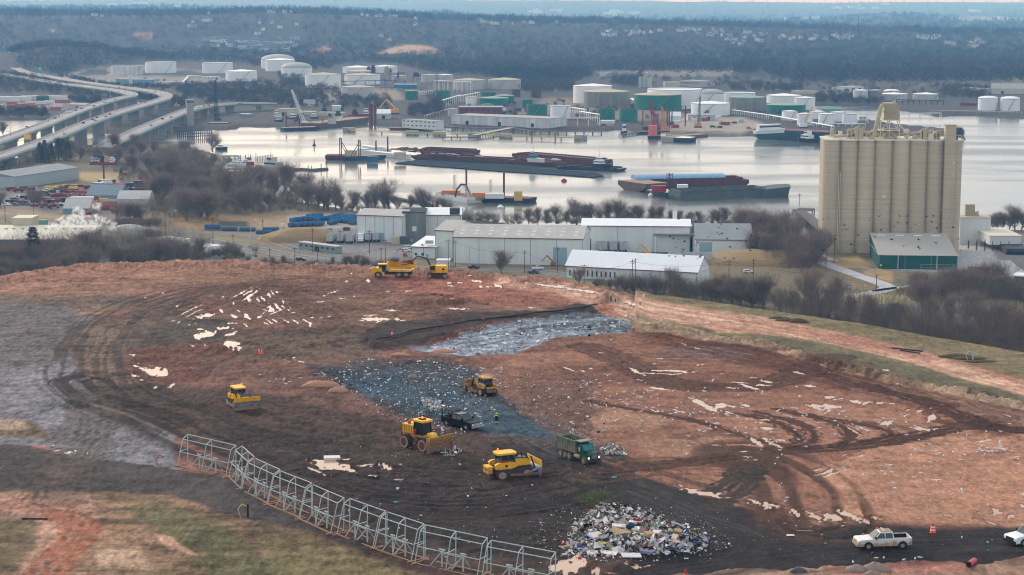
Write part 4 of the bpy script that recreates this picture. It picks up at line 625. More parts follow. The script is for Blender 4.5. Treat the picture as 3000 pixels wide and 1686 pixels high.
def box_thing(name,label,cat,c,L_,W_,H_,m,rz=0.,z=GZ,group=None,ribs=True):
 p=P(*c,z);t=thing(name,label,cat,p,rz,group);b=MB().box(-L_/2,L_/2,-W_/2,W_/2,.15,H_)
 if ribs:
  for i in range(int(L_/1.2)):x=-L_/2+.6+i*1.2;b.box(x-.1,x+.1,-W_/2-.06,W_/2+.06,.3,H_-.2)
 b.build('body',m,t);MB().box(L_/2,L_/2+.07,-W_*.42,W_*.42,.4,H_-.25).build('door',m,t);return t
i0=0
for u,v,mi in((30,1020,1),(90,1022,1),(150,1024,1),(210,1022,1),(270,1014,1),(330,1012,1),(430,1016,2),(540,1012,1),(620,1014,1)):
 c_=q('t1',u,v);box_thing('site_trailer','white site trailer by the left bridge, %s from the left'%nth(i0)if mi==1 else 'dark green container in the back row by the left bridge','trailer',c_,17,8,7,cont[mi],0.,GZ,'trailers in the lot by the left bridge');i0+=1
i0=0
for u,v,mi in((20,1085,1),(90,1085,0),(170,1080,0),(240,1078,0),(120,1062,3),(310,1050,1),(420,1050,1),(500,1045,1),(590,1035,0),(650,1036,0),(570,1080,1),(340,1090,0),(430,1105,1),(560,1112,0),(260,1112,0),(200,1108,0),(300,1072,0)):
 c_=q('t1',u,v);nm={0:'orange',1:'white',3:'red'}[mi];box_thing('shipping_container','%s shipping container by the left bridge, %s from the left'%(nm,nth(i0)),'container',c_,14,5,4.5,cont[mi],R.uniform(-.1,.2),GZ,'containers in the lot by the left bridge');i0+=1
def rack(a,b,h,label,m=TGr,legs=8,w=3.,name='pipe_rack',pipes=4):
 o0,ang,L_=frame2(a,b);t=thing(name,label,'pipe rack',o0,ang);p_=MB()
 for k in range(pipes):p_.cyl((0,w*k/max(1,pipes-1),h+.4),(L_,w*k/max(1,pipes-1),h+.4),.45,n=6)
 p_.build('pipe',m,t);l_=MB()
 for i in range(legs+1):
  x=L_*i/legs;l_.bar((x,0,0),(x,0,h),.5);l_.bar((x,w,0),(x,w,h),.5);l_.bar((x,0,h),(x,w,h),.5)
 l_.build('frame',m,t)
rk=[('t2',700,880,1500,860,9,drk),('t2',940,850,1120,850,12,drk),('t2',1600,850,1990,850,12,TGr),('t2',1250,920,1720,920,5,drk),('t2',1790,910,2160,930,16,TW),('t2',1890,1085,2060,1030,10,TW),('t2',1640,960,1790,950,5,TW),('t2',2060,1040,2250,1000,10,TW),('t2',1720,1190,1960,1120,3,TGr),('t3',0,1275,880,1270,9,TW),('t3',590,1140,730,1160,7,TW),('t3',680,1200,860,1230,9,TW),('t3',350,1110,480,1110,6,TW),('t3',1190,1050,1240,1080,8,TW),('t3',2215,1150,2560,1200,5,TW),('t4',-20,1190,640,1310,4,TW),('t4',440,1270,980,1280,3,TW),('t4',900,1240,1740,1225,10,TW),('t4',1290,1050,1760,1060,6,drk),('t1',1560,850,1850,850,4,TW),('t1',1850,840,1900,790,3,TW),('t1',1880,785,2200,800,4,TW),('t4',1640,1130,2560,1150,2,TGr)]
for i,(T_,u0,v0,u1,v1,h,m_)in enumerate(rk):
 rack(q(T_,u0,v0),q(T_,u1,v1),h,['black','white'][m_ is not drk]+' steel pipe rack %s from the left among the tanks'%nth(i),m_)
def tower(c,yt,w,m,label,name='process_tower',z=GZ,legs=True):
 p=P(*c,z);h=ZT(c[0],c[1],yt,z);t=thing(name,label,'tower',p)
 MB().lathe([(w/2,h*(.4 if legs else 0)),(w/2,h*.93),(w*.3,h)],10).build('vessel',m,t);f_=MB()
 for a,b in((-1,-1),(1,-1),(1,1),(-1,1)):f_.bar((a*w*.6,b*w*.6,0),(a*w*.6,b*w*.6,h*.8),.4)
 for k in(.4,.6,.8):
  f_.box(-w*.7,w*.7,-w*.7,w*.7,h*k,h*k+.4)
 f_.build('frame',drk,t)
for i,(u,vb,vt,w_,m_)in enumerate(((1135,790,672,7,drk),(1180,800,655,7,drk),(1315,820,665,8,TC),(1430,820,728,3,drk),(1610,812,728,9,drk),(1470,770,716,7,TC),(1355,760,690,3,drk),(1640,810,740,5,TC))):c_=q('t2',u,vb);tower(c_,q('t2',u,vt)[1],w_,m_,'refinery process tower, %s from the left of the group'%nth(i))
def pole(c,yt,label,z=GZ,m=None,r=.25,arm=True,name='utility_pole',grp=None,lampp=False,rz=0):
 p=P(*c,z);h=ZT(c[0],c[1],yt,z);t=thing(name,label,name.replace('_',' '),p,rz,grp);MB().cyl((0,0,-.5),(0,0,h),r,r*.7,n=6).build('pole',m or rustm,t)
 if arm:MB().bar((-1.4,0,h*.93),(1.4,0,h*.93),.22).bar((-1,0,h*.85),(1,0,h*.85),.18).build('crossarm',m or rustm,t)
 if lampp:MB().tube([(0,0,h),(.9,0,h+.7),(2.4,0,h+.8)],.1).build('arm',m or drk,t);MB().box(2.2,3.4,-.25,.25,h+.6,h+.9).build('lamp_head',TW,t)
 return t
ch=q('t3',1290,790);tower(ch,q('t3',1290,675)[1],5,brick,'tall thin red brick chimney by the grey silos','chimney',legs=False)
mast=thing('radio_mast','tall slim radio mast above the right ridge','mast',(*P(*q('t4',910,330),60)[:2],20));MB().cyl((0,0,0),(0,0,ZT(*q('t4',910,330),q('t4',910,155)[1],60)+40),1.1,.6,n=6).build('pole',drk,mast)
hw=[mat('house_wall_pale',(206,202,196),.8,var=.08),mat('house_wall_cream',(196,180,160),.8,var=.08),mat('house_wall_grey',(160,166,170),.8,var=.08)];hr=mat('house_roof_slate',(86,92,100),.8,var=.12)
def house_mesh(w,d,h,g,wm_):
 b=MB().box(-w/2,w/2,-d/2,d/2,-2,h,0);b.add([(-w/2,-d/2-.4,h),(w/2,-d/2-.4,h),(w/2,d/2+.4,h),(-w/2,d/2+.4,h),(-w/2,0,h+g),(w/2,0,h+g)],[(0,1,5,4),(2,3,4,5)],1);b.add([(-w/2,-d/2,h),(-w/2,d/2,h),(-w/2,0,h+g-.3),(w/2,-d/2,h),(w/2,d/2,h),(w/2,0,h+g-.3)],[(0,2,1),(3,4,5)],0)
 for i in range(int(w/4)):
  for k in(0,1):b.box(-w/2+1.2+i*4,-w/2+2.6+i*4,-d/2-.08,-d/2,1+k*3,2.8+k*3,2)
 return b
hp=[house_mesh(13,11,8,5,0).build('house',[hw[0],hr,winm]),house_mesh(12,12,7.5,5.5,0).build('house',[hw[1],hr,winm]),house_mesh(34,12,9,4.5,0).build('row_house',[hw[0],hr,winm]),house_mesh(30,12,9,4.5,0).build('row_house',[hw[2],hr,winm])]
def put_far(px,py,mi,rz,lb,grp,sc_=1.):
 Y=5000.
 for _ in range(40):z=float(far_z(px,Y));k=(843-py)/F;Yn=(z-CZ)*(CT+k*ST)/(k*CT-ST);Y=.6*Y+.4*min(max(Yn,3000),30000)
 z=float(far_z(px,Y));d_=Y*CT-(z-CZ)*ST;o=hp[mi].copy();C.objects.link(o);o.location=((px-1500)/F*d_,Y,z+4);o.rotation_euler=(0,0,rz);o.scale=(sc_,)*3;tag(o,lb,'house',grp)
i0=0
for v,u0,u1,n_ in((420,2050,2576,9),(440,2150,2576+200,12),(455,2300,2576+330,11),(400,2300,2576+420,11),(372,2480,2576+400,8),(330,2576+60,2576+300,5),(300,2576+70,2576+250,4),(462,2576+30,2576+330,6)):
 for j in range(n_):
  u=u0+(u1-u0)*(j+.5)/n_+R.uniform(-8,8);c_=q('t1',u,v+R.uniform(-7,7));put_far(c_[0],c_[1],R.choice((2,3,2,0)),R.uniform(-.5,.5),'pale town house in the hillside estate, %s counted row by row'%nth(i0),'town houses on the wooded hillside');i0+=1
i0=0;spots=[]
for T_,u0,u1,v0,v1,n_ in(('t3',900,1500,330,385,20),('t3',1700,2150,310,380,16),('t3',2180,2560,340,480,16),('t3',0,700,210,265,16),('t4',100,480,380,420,10),('t4',470,850,370,410,14),('t4',1500,1800,380,415,12),('t4',1780,2180,440,490,10),('t4',2090,2140,410,425,3),('t2',60,420,180,300,12),('t2',1050,1500,230,300,10),('t2',1590,1620,235,250,3),('t2',2180,2560,210,260,6),('t1',1890,2200,240,320,8),('t1',900,1060,250,310,3),('t1',840,910,375,395,2),('t2',0,250,150,260,8)):
 for j in range(n_):spots.append(q(T_,R.uniform(u0,u1),R.uniform(v0,v1)))
for x,y in sorted(spots):put_far(x,y,R.choice((0,0,1,2)),R.uniform(0,3),'small pale house among the trees of the far ridge, %s from the left'%nth(i0),'houses scattered on the far ridge',.8);i0+=1
for o in hp:bpy.data.objects.remove(o)
i0=0;spots=[q(T_,R.uniform(u0,u1),R.uniform(v0,v1))for T_,u0,u1,v0,v1,n_ in(('t3',900,1500,120,180,12),('t3',200,560,110,150,7),('t1',1080,1900,30,70,8),('t4',600,1200,60,110,9),('t4',1900,2400,205,222,8),('t4',1950,2100,110,140,3),('t4',100,500,225,240,6),('t4',2400,2560,280,295,3))for _ in range(n_)]
for x,y in sorted(spots):
 Y=R.uniform(18000,26000);
 for _ in range(60):z=float(far_z(x,Y));k=(843-y)/F;Yn=(z-CZ)*(CT+k*ST)/(k*CT-ST)if k*CT-ST<-1e-4 else 16000;Y=.7*Y+.3*min(max(Yn,14500),31000)
 z=float(far_z(x,Y));d_=Y*CT-(z-CZ)*ST;w_=R.uniform(30,130);o=MB().box(-w_/2,w_/2,-20,20,-4,22).box(-w_/2-1,w_/2+1,-21,21,22,24).build('distant_building',wallw);o.location=((x-1500)/F*d_,Y,z+12);tag(o,'pale block on the distant hazy hills, %s from the left'%nth(i0),'building','pale blocks on the distant hills');i0+=1
bcon=mat('bridge_concrete',(150,146,142),.85,var=.12,scale=.1,streak=True);para=mat('bridge_parapet',(196,190,182),.85,var=.08);gird=mat('bridge_girder_green',(110,150,138),.6,var=.08);deckm=mat('bridge_deck',(142,138,136),.9,var=.1,scale=.05)
def bridge(name,label,pts,zs,w,piers,girdm=gird):
 L0=[P(*p,z)for p,z in zip(pts,zs)];ln=smoothline(L0,6);zl=[p[2]for p in ln];xy=[(p[0],p[1])for p in ln];t=thing(name,label,'bridge')
 n_=len(ln)
 def ribbon(off,ww,z0,z1,nm,m_):
  vs=[]
  for i in range(n_):
   a=Vector((*xy[max(i-1,0)],0));b=Vector((*xy[min(i+1,n_-1)],0));d=(b-a).normalized();nn_=Vector((-d.y,d.x,0));p=Vector((*xy[i],0))
   for s_,zz in((-.5,z0),(.5,z0),(.5,z1),(-.5,z1)):v=p+nn_*(off+s_*ww);vs.append((v.x,v.y,zl[i]+zz))
  fs=[(4*i+a,4*i+b,4*i+4+b,4*i+4+a)for i in range(n_-1)for a,b in((0,1),(1,2),(2,3),(3,0))]+[(0,3,2,1),(4*n_-4,4*n_-3,4*n_-2,4*n_-1)]
  MB().add(vs,fs).build(nm,m_,t)
 ribbon(0,w,-.9,0,'deck',deckm);ribbon(w/2+.25,.5,-.9,1.1,'parapet',para);ribbon(-w/2-.25,.5,-.9,1.1,'parapet',para);ribbon(w/2-1.2,.8,-3.,-.9,'girder',girdm);ribbon(-w/2+1.2,.8,-3.,-.9,'girder',girdm)
 ribbon(0,.35,.0,.03,'lane_line',paintw)
 tot=sum((Vector(a)-Vector(b)).length for a,b in zip(ln,ln[1:]));acc=0;nxt=tot/piers*.5
 for a,b in zip(ln,ln[1:]):
  l_=(Vector(a)-Vector(b)).length
  while nxt<=acc+l_:
   f_=(nxt-acc)/l_;p=Vector(a).lerp(Vector(b),f_);an=atan2(b[1]-a[1],b[0]-a[0]);M_=Matrix.Translation((p.x,p.y,0))@Matrix.Rotation(an,4,'Z');zt=p.z-3
   if zt>4:MB().box(-1.3,1.3,-w*.42,w*.42,-4,zt-1.6,0,M_).box(-1.6,1.6,-w*.5,w*.5,zt-1.6,zt,0,M_).build('pier',bcon,t)
   nxt+=tot/piers
  acc+=l_
 return ln
bA=bridge('highway_bridge','left highway bridge deck sweeping back to the left beside the container lot',[(-140,462),(0,412),(125,367),(240,322),(335,292),(388,279),(350,267),(262,255),(145,240),(45,223),(-60,208)],[16,17,18,18,18,17,16,15,12,9,7],15,26)
bB=bridge('highway_bridge','middle highway bridge with the sharp far bend toward the woods',[(-160,500),(0,458),(90,428),(180,393),(256,361),(349,329),(437,303),(486,286),(466,272),(378,259),(291,248),(204,235),(87,215),(44,199),(14,182),(-60,170)],[12,13,14,16,17,18,18,18,17,16,15,14,11,9,8,8],16,32)
bC=bridge('drawbridge','right road bridge curving toward the industrial shore, with control tower',[(300,432),(360,404),(422,376),(495,345),(553,323),(611,311),(684,304),(760,303),(800,303)],[8,12,15,16,16,15,14,13,12],16,15)
c_=q('t1',1915,1290);p=P(*c_,0);h=ZT(*c_,q('t1',1915,1010)[1],0);t=thing('bridge_tower','square concrete control tower standing beside the right road bridge','tower',p,.3);MB().box(-4,4,-4,4,-3,h*.88).build('shaft',bcon,t);MB().box(-4.3,4.3,-4.3,4.3,h*.88,h).box(-4.8,4.8,-4.8,4.8,h,h+.7).build('cabin',bcon,t)
for i in range(3):MB().box(-3.3+i*2.4,-1.5+i*2.4,-4.42,-4.3,h*.91,h*.97).build('window',winm,t)
c_=q('t1',1075,1140);p=P(*c_,4);h=ZT(*c_,q('t1',1075,1025)[1],4);t=thing('bridge_tower','squat grey control house beside the left bridge bend','tower',p,.3);MB().box(-4.5,4.5,-4.5,4.5,-3,h*.7).build('shaft',bcon,t);MB().box(-5,5,-5,5,h*.7,h*.95).box(-5.4,5.4,-5.4,5.4,h*.95,h).build('cabin',teal,t);MB().box(-4,4,-5.12,-5.02,h*.76,h*.88).build('window',winm,t)
t=thing('bridge_fender','dark timber fender frame in the water beneath the right road bridge','fender');b=MB();fa,fb=P(*q('t1',1790,1400),0),P(*q('t1',2130,1385),0)
for i in range(19):
 x,y=fa[0]+(fb[0]-fa[0])*i/18,fa[1]+(fb[1]-fa[1])*i/18;b.bar((x,y,-3),(x,y,8.5),.8)
for zz in(2,5,8):b.bar((fa[0],fa[1],zz),(fb[0],fb[1],zz),.8)
b.build('piles',mat('fender_timber',(40,58,68),.9),t)
def gantry(c,yt,w,hgt,m_,label,z=16.,rz=0.,legs=1,txt=None):
 p=P(*c,z);h=ZT(c[0],c[1],yt,z);t=thing('highway_sign',label,'sign',p,rz);ps=w/S(*c,z);hs=hgt/S(*c,z)
 l_=MB()
 for s_ in((-1,1)if legs==2 else(0,)):l_.bar((s_*ps*.5,.3,0),(s_*ps*.5,.3,h),.35)
 l_.build('post',drk,t);MB().box(-ps/2,ps/2,-.1,.15,h-hs,h).build('panel',m_,t)
 bd=MB();
 for k in(.3,.55):bd.box(-ps*.36,ps*.36,-.16,-.11,h-hs*(k+.1),h-hs*k)
 bd.build('lettering',paintw,t)
sg=mat('sign_green',(24,164,124),.5,var=.05);sy=mat('sign_yellow',(240,182,24),.5,var=.05);sb=mat('sign_blue',(40,110,180),.5)
gantry(q('t1',280,1443),q('t1',280,1352)[1],21,16,sy,'yellow roadside message sign beside the lower bridge',14,.1);gantry(q('t1',105,610),q('t1',105,518)[1],15,13,sg,'large green overhead sign at the far highway, left panel',8);gantry(q('t1',148,600),q('t1',148,520)[1],10,11,sg,'green overhead sign at the far highway, right panel',8)
gantry(q('t1',403,760),q('t1',403,675)[1],11,12,sg,'green exit sign beside the highway wood',12);gantry(q('t1',366,755),q('t1',366,680)[1],9,6,sb,'small blue sign left of the green exit sign',12);gantry(q('t1',412,290),q('t1',412,250)[1],14,6,sg,'faint green sign over the distant cleared slope',12)
cp=[mat('car_white',(222,224,226),.3,var=.03),mat('car_grey',(118,126,134),.3,var=.03),mat('car_black',(34,38,44),.25,var=.03),mat('car_red',(150,36,40),.3,var=.03),mat('car_blue',(46,70,110),.3,var=.03)]
tyre=mat('tyre_rubber',(36,34,34),.9,var=.1)
def carmesh(kind,m_):
 b=MB()
 if kind=='pickup':b.side([(-2.8,.45),(2.8,.45),(2.8,1.05),(1.3,1.15),(-2.8,1.15)],-.95,.95);b.side([(-.8,1.15),(1.25,1.15),(.6,1.85),(-.6,1.85)],-.9,.9,0,-.75,.75,1.5);g=[(-.72,1.3),(1.13,1.22),(.62,1.76),(-.58,1.76)]
 elif kind=='suv':b.side([(-2.4,.4),(2.4,.4),(2.4,.95),(1.2,1.1),(-2.4,1.1)],-.93,.93);b.side([(-2.35,1.1),(1.2,1.1),(.6,1.75),(-2.1,1.75)],-.9,.9,0,-.74,.74,1.5);g=[(-2.2,1.2),(1.1,1.18),(.6,1.66),(-2.05,1.66)]
 else:b.side([(-2.3,.35),(2.3,.35),(2.3,.8),(1.1,.95),(-2.3,.95)],-.9,.9);b.side([(-1.8,.95),(1.1,.95),(.4,1.42),(-1.1,1.42)],-.87,.87,0,-.68,.68,1.2);g=[(-1.6,1.0),(.98,.99),(.4,1.35),(-1.05,1.35)]
 b.side(g,-.93,.93,1,-.79,.79,1.3)
 for x in(-1.5,1.55):
  for s_ in(-1,1):b.cyl((x,s_*.75,.36),(x,s_*.98,.36),.36,n=10,mi=2)
 b.box(2.28 if kind=='sedan' else 2.38,2.83 if kind=='pickup' else 2.45,-.85,-.5,.6,.8,3).box(2.28 if kind=='sedan' else 2.38,2.83 if kind=='pickup' else 2.45,.5,.85,.6,.8,3)
 return b
lampm=mat('lit_headlamp',(255,214,150),.4,emit=1.6);CARM={}
def car(kind,ci,loc,rz,label,grp,sc_=1.):
 k=(kind,ci)
 if k not in CARM:
  o=carmesh(kind,0).build('parked_car' if 0 else 'car',[cp[ci],winm,tyre,TGr]);CARM[k]=o.data;bpy.data.objects.remove(o)
 o=bpy.data.objects.new({'pickup':'pickup_truck','suv':'car','sedan':'car'}[kind],CARM[k]);C.objects.link(o);o.location=loc;o.rotation_euler=(0,0,rz);o.scale=(sc_,)*3;return tag(o,label,'pickup truck' if kind=='pickup' else 'car',grp)
cn=['white','grey','black','red','dark blue']
def on_bridge(lst,ln,nm,zo):
 for i,(u,v,ci,kd)in enumerate(sorted(lst)):
  c_=q('t1',u,v);best=min(range(len(ln)-1),key=lambda j:(pix(*ln[j])[0]-c_[0])**2+3*(pix(*ln[j])[1]-c_[1])**2);z=ln[best][2];p=P(*c_,z+.02);a,b_=ln[best],ln[best+1];car(kd,ci,p,atan2(b_[1]-a[1],b_[0]-a[0]),'%s %s driving on the %s, %s from the left'%(cn[ci],{'suv':'SUV','sedan':'car','pickup':'pickup'}[kd],nm,nth(i)),'cars on the bridges',1.25)
on_bridge([(272,1290,2,'suv'),(355,1258,0,'sedan'),(555,1195,4,'suv'),(612,1180,0,'sedan'),(600,1172,1,'sedan'),(675,1138,0,'suv'),(710,1132,0,'sedan'),(762,1116,4,'sedan'),(820,1098,3,'sedan'),(935,1062,0,'pickup'),(948,1075,3,'suv'),(1155,1006,1,'sedan'),(1220,930,0,'suv'),(1280,958,0,'sedan'),(1322,960,0,'suv'),(1070,914,1,'sedan'),(335,797,2,'sedan'),(280,790,0,'sedan')],bA,'left bridge',0)
on_bridge([(650,1357,1,'sedan'),(840,1246,2,'suv'),(932,1208,4,'sedan'),(958,1220,1,'sedan'),(976,1190,2,'sedan'),(1066,1178,1,'sedan'),(1108,1160,3,'suv'),(1138,1142,0,'sedan'),(1335,1064,4,'sedan'),(1395,1046,0,'sedan'),(1458,1035,2,'sedan'),(1560,934,2,'sedan'),(1628,952,0,'sedan'),(1448,922,0,'pickup'),(1198,886,1,'sedan'),(38,636,2,'sedan'),(82,634,2,'sedan'),(150,712,1,'suv'),(170,598+1000-0,0,'sedan')],bB,'middle bridge',0)
on_bridge([(1425,1268,2,'sedan'),(1520,1268,1,'sedan'),(1636,1205,2,'suv'),(1712,1142,3,'sedan'),(1720,1188,3,'sedan'),(1988,1085,0,'sedan'),(2020,1085,0,'suv'),(2058,1075,3,'sedan'),(2104,1068,3,'suv'),(2420,1048,1,'sedan'),(2140,1075,1,'sedan')],bC,'right bridge',0)
i0=0
for ln in(bA,bB,bC):
 for j in range(3,len(ln)-3,5 if ln is not bC else 6):
  t=thing('street_lamp','slim grey lamp pole on the bridges, %s counted along the decks'%nth(i0),'street lamp',ln[j],R.uniform(0,3),'lamp poles along the bridges');MB().cyl((0,8,-1),(0,8,12),.16,.1,n=5).build('pole',drk,t);MB().bar((0,8,12),(0,5.6,12.4),.14).build('arm',drk,t);i0+=1
hullr=mat('rust_red_hull',(94,54,50),.75,var=.25,scale=.2,dirt=((70,50,44),0,3));hullg=mat('dark_green_hull',(36,62,66),.6,var=.2,scale=.2);hullk=mat('black_hull',(38,46,52),.6,var=.2,scale=.2);deckt=mat('barge_deck_tan',(150,124,104),.9,var=.2,scale=.2);deckr=mat('barge_deck_rust',(120,80,70),.9,var=.25,scale=.2);slate=mat('slate_raft',(40,50,58),.95,spec=.05,var=.15,scale=.1);whb=mat('boat_white',(222,224,222),.5,var=.06);crr=mat('crane_red',(150,40,48),.6,var=.1);cro=mat('crane_orange',(206,136,74),.6,var=.1);crw=mat('crane_white',(216,212,206),.6);yel=mat('walkway_yellow',(206,180,84),.6);bark2=mat('old_timber',(96,88,82),.95,var=.2)
hopc=mat('hopper_cover_blue',(112,146,180),.6,var=.12,scale=.3);hbrown=mat('hopper_brown',(100,80,72),.85,var=.2,scale=.2);green=mat('machine_green',(40,120,86),.6)
def barge(a,b,wid,hgt,hm_,dm_,label,z=0.,rake=.06,name='barge',cat='barge',rail=None,off=0.):
 o0,ang,L_=frame2(a,b,z);t=thing(name,label,cat,o0,ang);r_=L_*rake
 MB().side([(r_,-1),(L_-r_,-1),(L_,hgt*.55),(L_,hgt),(0,hgt),(0,hgt*.55)],0,wid).build('hull',hm_,t)
 MB().box(.4,L_-.4,.4,wid-.4,hgt,hgt+.12).build('deck',dm_,t)
 if rail:
  b_=MB();b_.box(r_,L_-r_,.6,1.4,hgt,hgt+rail).box(r_,L_-r_,wid-1.4,wid-.6,hgt,hgt+rail).box(r_,r_+.8,.6,wid-.6,hgt,hgt+rail).box(L_-r_-.8,L_-r_,.6,wid-.6,hgt,hgt+rail)
  for i in range(int(L_/3)):b_.box(r_+i*3.,r_+i*3.+.35,.2,.6,hgt,hgt+rail)if r_+i*3<L_-r_ else 0
  b_.build('coaming',hm_,t)
 return t,L_
def boat(a,b,wid,hgt,hm_,sm_,label,cab=((.25,.6,3.),),z=0.,name='boat',mastx=None,cat='boat'):
 o0,ang,L_=frame2(a,b,z);t=thing(name,label,cat,o0,ang);w=wid/2
 pl=[(0,-w*.8),(L_*.75,-w),(L_*.9,-w*.55),(L_,0),(L_*.9,w*.55),(L_*.75,w),(0,w*.8)];vs=[(x*.97+.2,y*.7,-.6)for x,y in pl]+[(x,y,hgt*(1+.5*max(0,x/L_-.5)))for x,y in pl];n=len(pl)
 MB().add(vs,[tuple(range(n))[::-1],tuple(range(n,2*n))]+[(i,(i+1)%n,n+(i+1)%n,n+i)for i in range(n)]).build('hull',hm_,t);zz=hgt
 for k,(x0,x1,hh)in enumerate(cab):
  f_=w*(.75-.15*k);MB().box(L_*x0,L_*x1,-f_,f_,zz,zz+hh).build('cabin',sm_,t);MB().box(L_*x0+.3,L_*x1+.06,-f_-.05,f_+.05,zz+hh*.5,zz+hh*.8).build('window',winm,t);zz+=hh
 if mastx:MB().cyl((L_*mastx,0,zz),(L_*mastx,0,zz+7),.15,.08,n=5).bar((L_*mastx,-1.2,zz+4),(L_*mastx,1.2,zz+4),.1).build('mast',drk,t)
 return t
def lattice(b,a,c,w0,w1,n=8):
 a=Vector(a);c=Vector(c);d=(c-a).normalized();u=d.orthogonal().normalized();v=d.cross(u);P4=lambda t:[a.lerp(c,t)+(u*i+v*j)*(w0+(w1-w0)*t)/2 for i,j in((-1,-1),(1,-1),(1,1),(-1,1))]
 th_=max(w0*.13,.12)
 for k in range(4):b.bar(P4(0)[k],P4(1)[k],th_)
 for i in range(n):
  p0,p1=P4(i/n),P4((i+1)/n)
  for k in range(4):b.bar(p0[k],p1[(k+1)%4],th_*.7)
def crane(c,z,tip,label,m_,w=2.4,cabm=None,base=4.):
 p=P(*c,z);s_=S(*c,z);h=ZT(c[0],c[1],tip[1],z);dx=(tip[0]-c[0])/s_;t=thing('crane',label,'crane',p);b=MB();lattice(b,(1 if dx>0 else-1,0,base),(dx,2,h),w,w*.35,12);b.build('boom',m_,t)
 MB().box(-4,4,-2.5,2.5,1.4,base+1.5).build('cab',cabm or m_,t);MB().box(-4.5,4.5,-3.2,-1.8,0,1.4).box(-4.5,4.5,1.8,3.2,0,1.4).build('crawler_track',drk,t);MB().bar((-3.5 if dx>0 else 3.5,0,base+1.5),(dx,2,h),.15).build('stay_cable',drk,t)
def pile(c,yt,label,z=0.,r=.7,m=rustm,grp='steel piles standing in the harbour',name='mooring_pile'):
 p=P(*c,z);h=ZT(c[0],c[1],yt,z);t=thing(name,label,'pile',p,0,grp);MB().cyl((0,0,-3),(0,0,h),r,n=8).build('shaft',m,t);MB().cyl((0,0,h),(0,0,h+.3),r*1.3,n=8).build('cap',m,t)
barge(q('m2',695,310),q('m2',915,310),20,4.5,hullr,deckr,'rust red barge at the left end of the raft');barge(q('m2',915,318),q('m2',1310,300),16,4,hullg,deckt,'dark green deck barge with tan deck beside the blue container')
boxc=box_thing('shipping_container','blue container on the low barge near the two spud frames','container',q('m2',1172,326),10,5,5,cont[4],0,1.);box_thing('deck_house','cream deckhouse with dark windows on the left barge','deckhouse',q('m2',958,262),12,5,5,tanw,0,4.5)
for u,vb,vt,lb in((852,262,88,'left'),(1042,285,108,'right')):
 p=P(*q('m2',u,vb),4.5);h=ZT(*q('m2',u,vb),q('m2',u,vt)[1],4.5);t=thing('spud_frame','dark steel A-frame, the %s of two on the left barges'%lb,'frame',p);MB().bar((-.8,0,0),(-.8,0,h),.9).bar((.8,0,0),(.8,0,h),.9).bar((-.8,0,h),(.8,0,h),.9).build('post',rustm,t);sx=1 if lb=='left' else-1;MB().bar((0,0,h*.9),(sx*9,1,0),.6).bar((0,1,h*.7),(sx*6,2,0),.5).build('brace',rustm,t)
boat(q('m2',1060,240),q('m2',1570,300),9,3.6,whb,whb,'long pale ferry hull moored inside the raft of barges',((.02,.12,1.5),),name='ferry');boat(q('m2',1340,235),q('m2',1060,200),8,4,whb,whb,'pale old hull behind the long ferry hull',((.1,.4,1.2),),name='hulk')
box_thing('deck_house','grey cabin with window on the pale ferry','deckhouse',q('m2',1450,282),11,5,5,tanw,0,4.)
raft=[q('m2',1400,335),q('m2',1640,305),q('m2',2576,360)]+qs('m3',300,395,840,430,920,462,820,478,500,455,0,425)+[q('m2',2300,408)]
v=[Vector((*P(*p,.8)[:2],.8))for p in raft];b=MB();n=len(v);b.add([tuple(x)for x in v]+[(x.x,x.y,-.5)for x in v],[tuple(range(n))[::-1]]+[(i,(i+1)%n,n+(i+1)%n,n+i)for i in range(n)]);tag(b.build('floating_mat',slate),'long slate-grey floating mat dotted with gulls below the rusty barges','floating mat')
for i,(a,b_,w_,h_,dm_,lb)in enumerate(((q('m2',1560,300),q('m2',2576,350),18,6,deckr,'long rusty barge with round openings behind the floating mat'),(q('m2',1640,245),q('m2',2180,268),16,8,hullr,'rusty barge stacked with scrap behind the long one'),(q('m3',0,350),q('m3',450,385),18,6,deckr,'rusty hopper barge before the grey-green workboat'),(q('m3',0,300),q('m3',860,375),20,9,hbrown,'high-sided rusty barge behind the raft'),(q('m3',440,400),q('m3',1080,428),16,4,deckt,'low tan deck barge at the right end of the raft'))):
 barge(a,b_,w_,h_*.62,hullr if 'tan' not in lb else hullk,dm_,lb,rail=1.2)
for i,(a,b_)in enumerate((('m2',(1340,215,1640,235)),('m2',(1430,215,1560,222)),('m2',(1640,255,2180,280)),('m3',(20,300,440,330)))):
 o0,ang,L_=frame2(q(a,b_[0],b_[1]),q(a,b_[2],b_[3]),5.);t=thing('scrap_heap','heap of rusty pipes and scrap on the raft, %s from the left'%nth(i),'scrap',o0,ang);bb=MB()
 for k in range(34):x,y,zz=R.uniform(0,L_),R.uniform(0,8),R.uniform(.4,3);a2=R.uniform(-.4,.4);bb.cyl((x,y,zz),(x+R.uniform(3,12)*cos(a2),y+3*sin(a2),zz+R.uniform(-.5,.5)),R.uniform(.3,.9),n=6,mi=R.choice((0,0,1)))
 bb.build('pipes',[rustm,TGr],t)
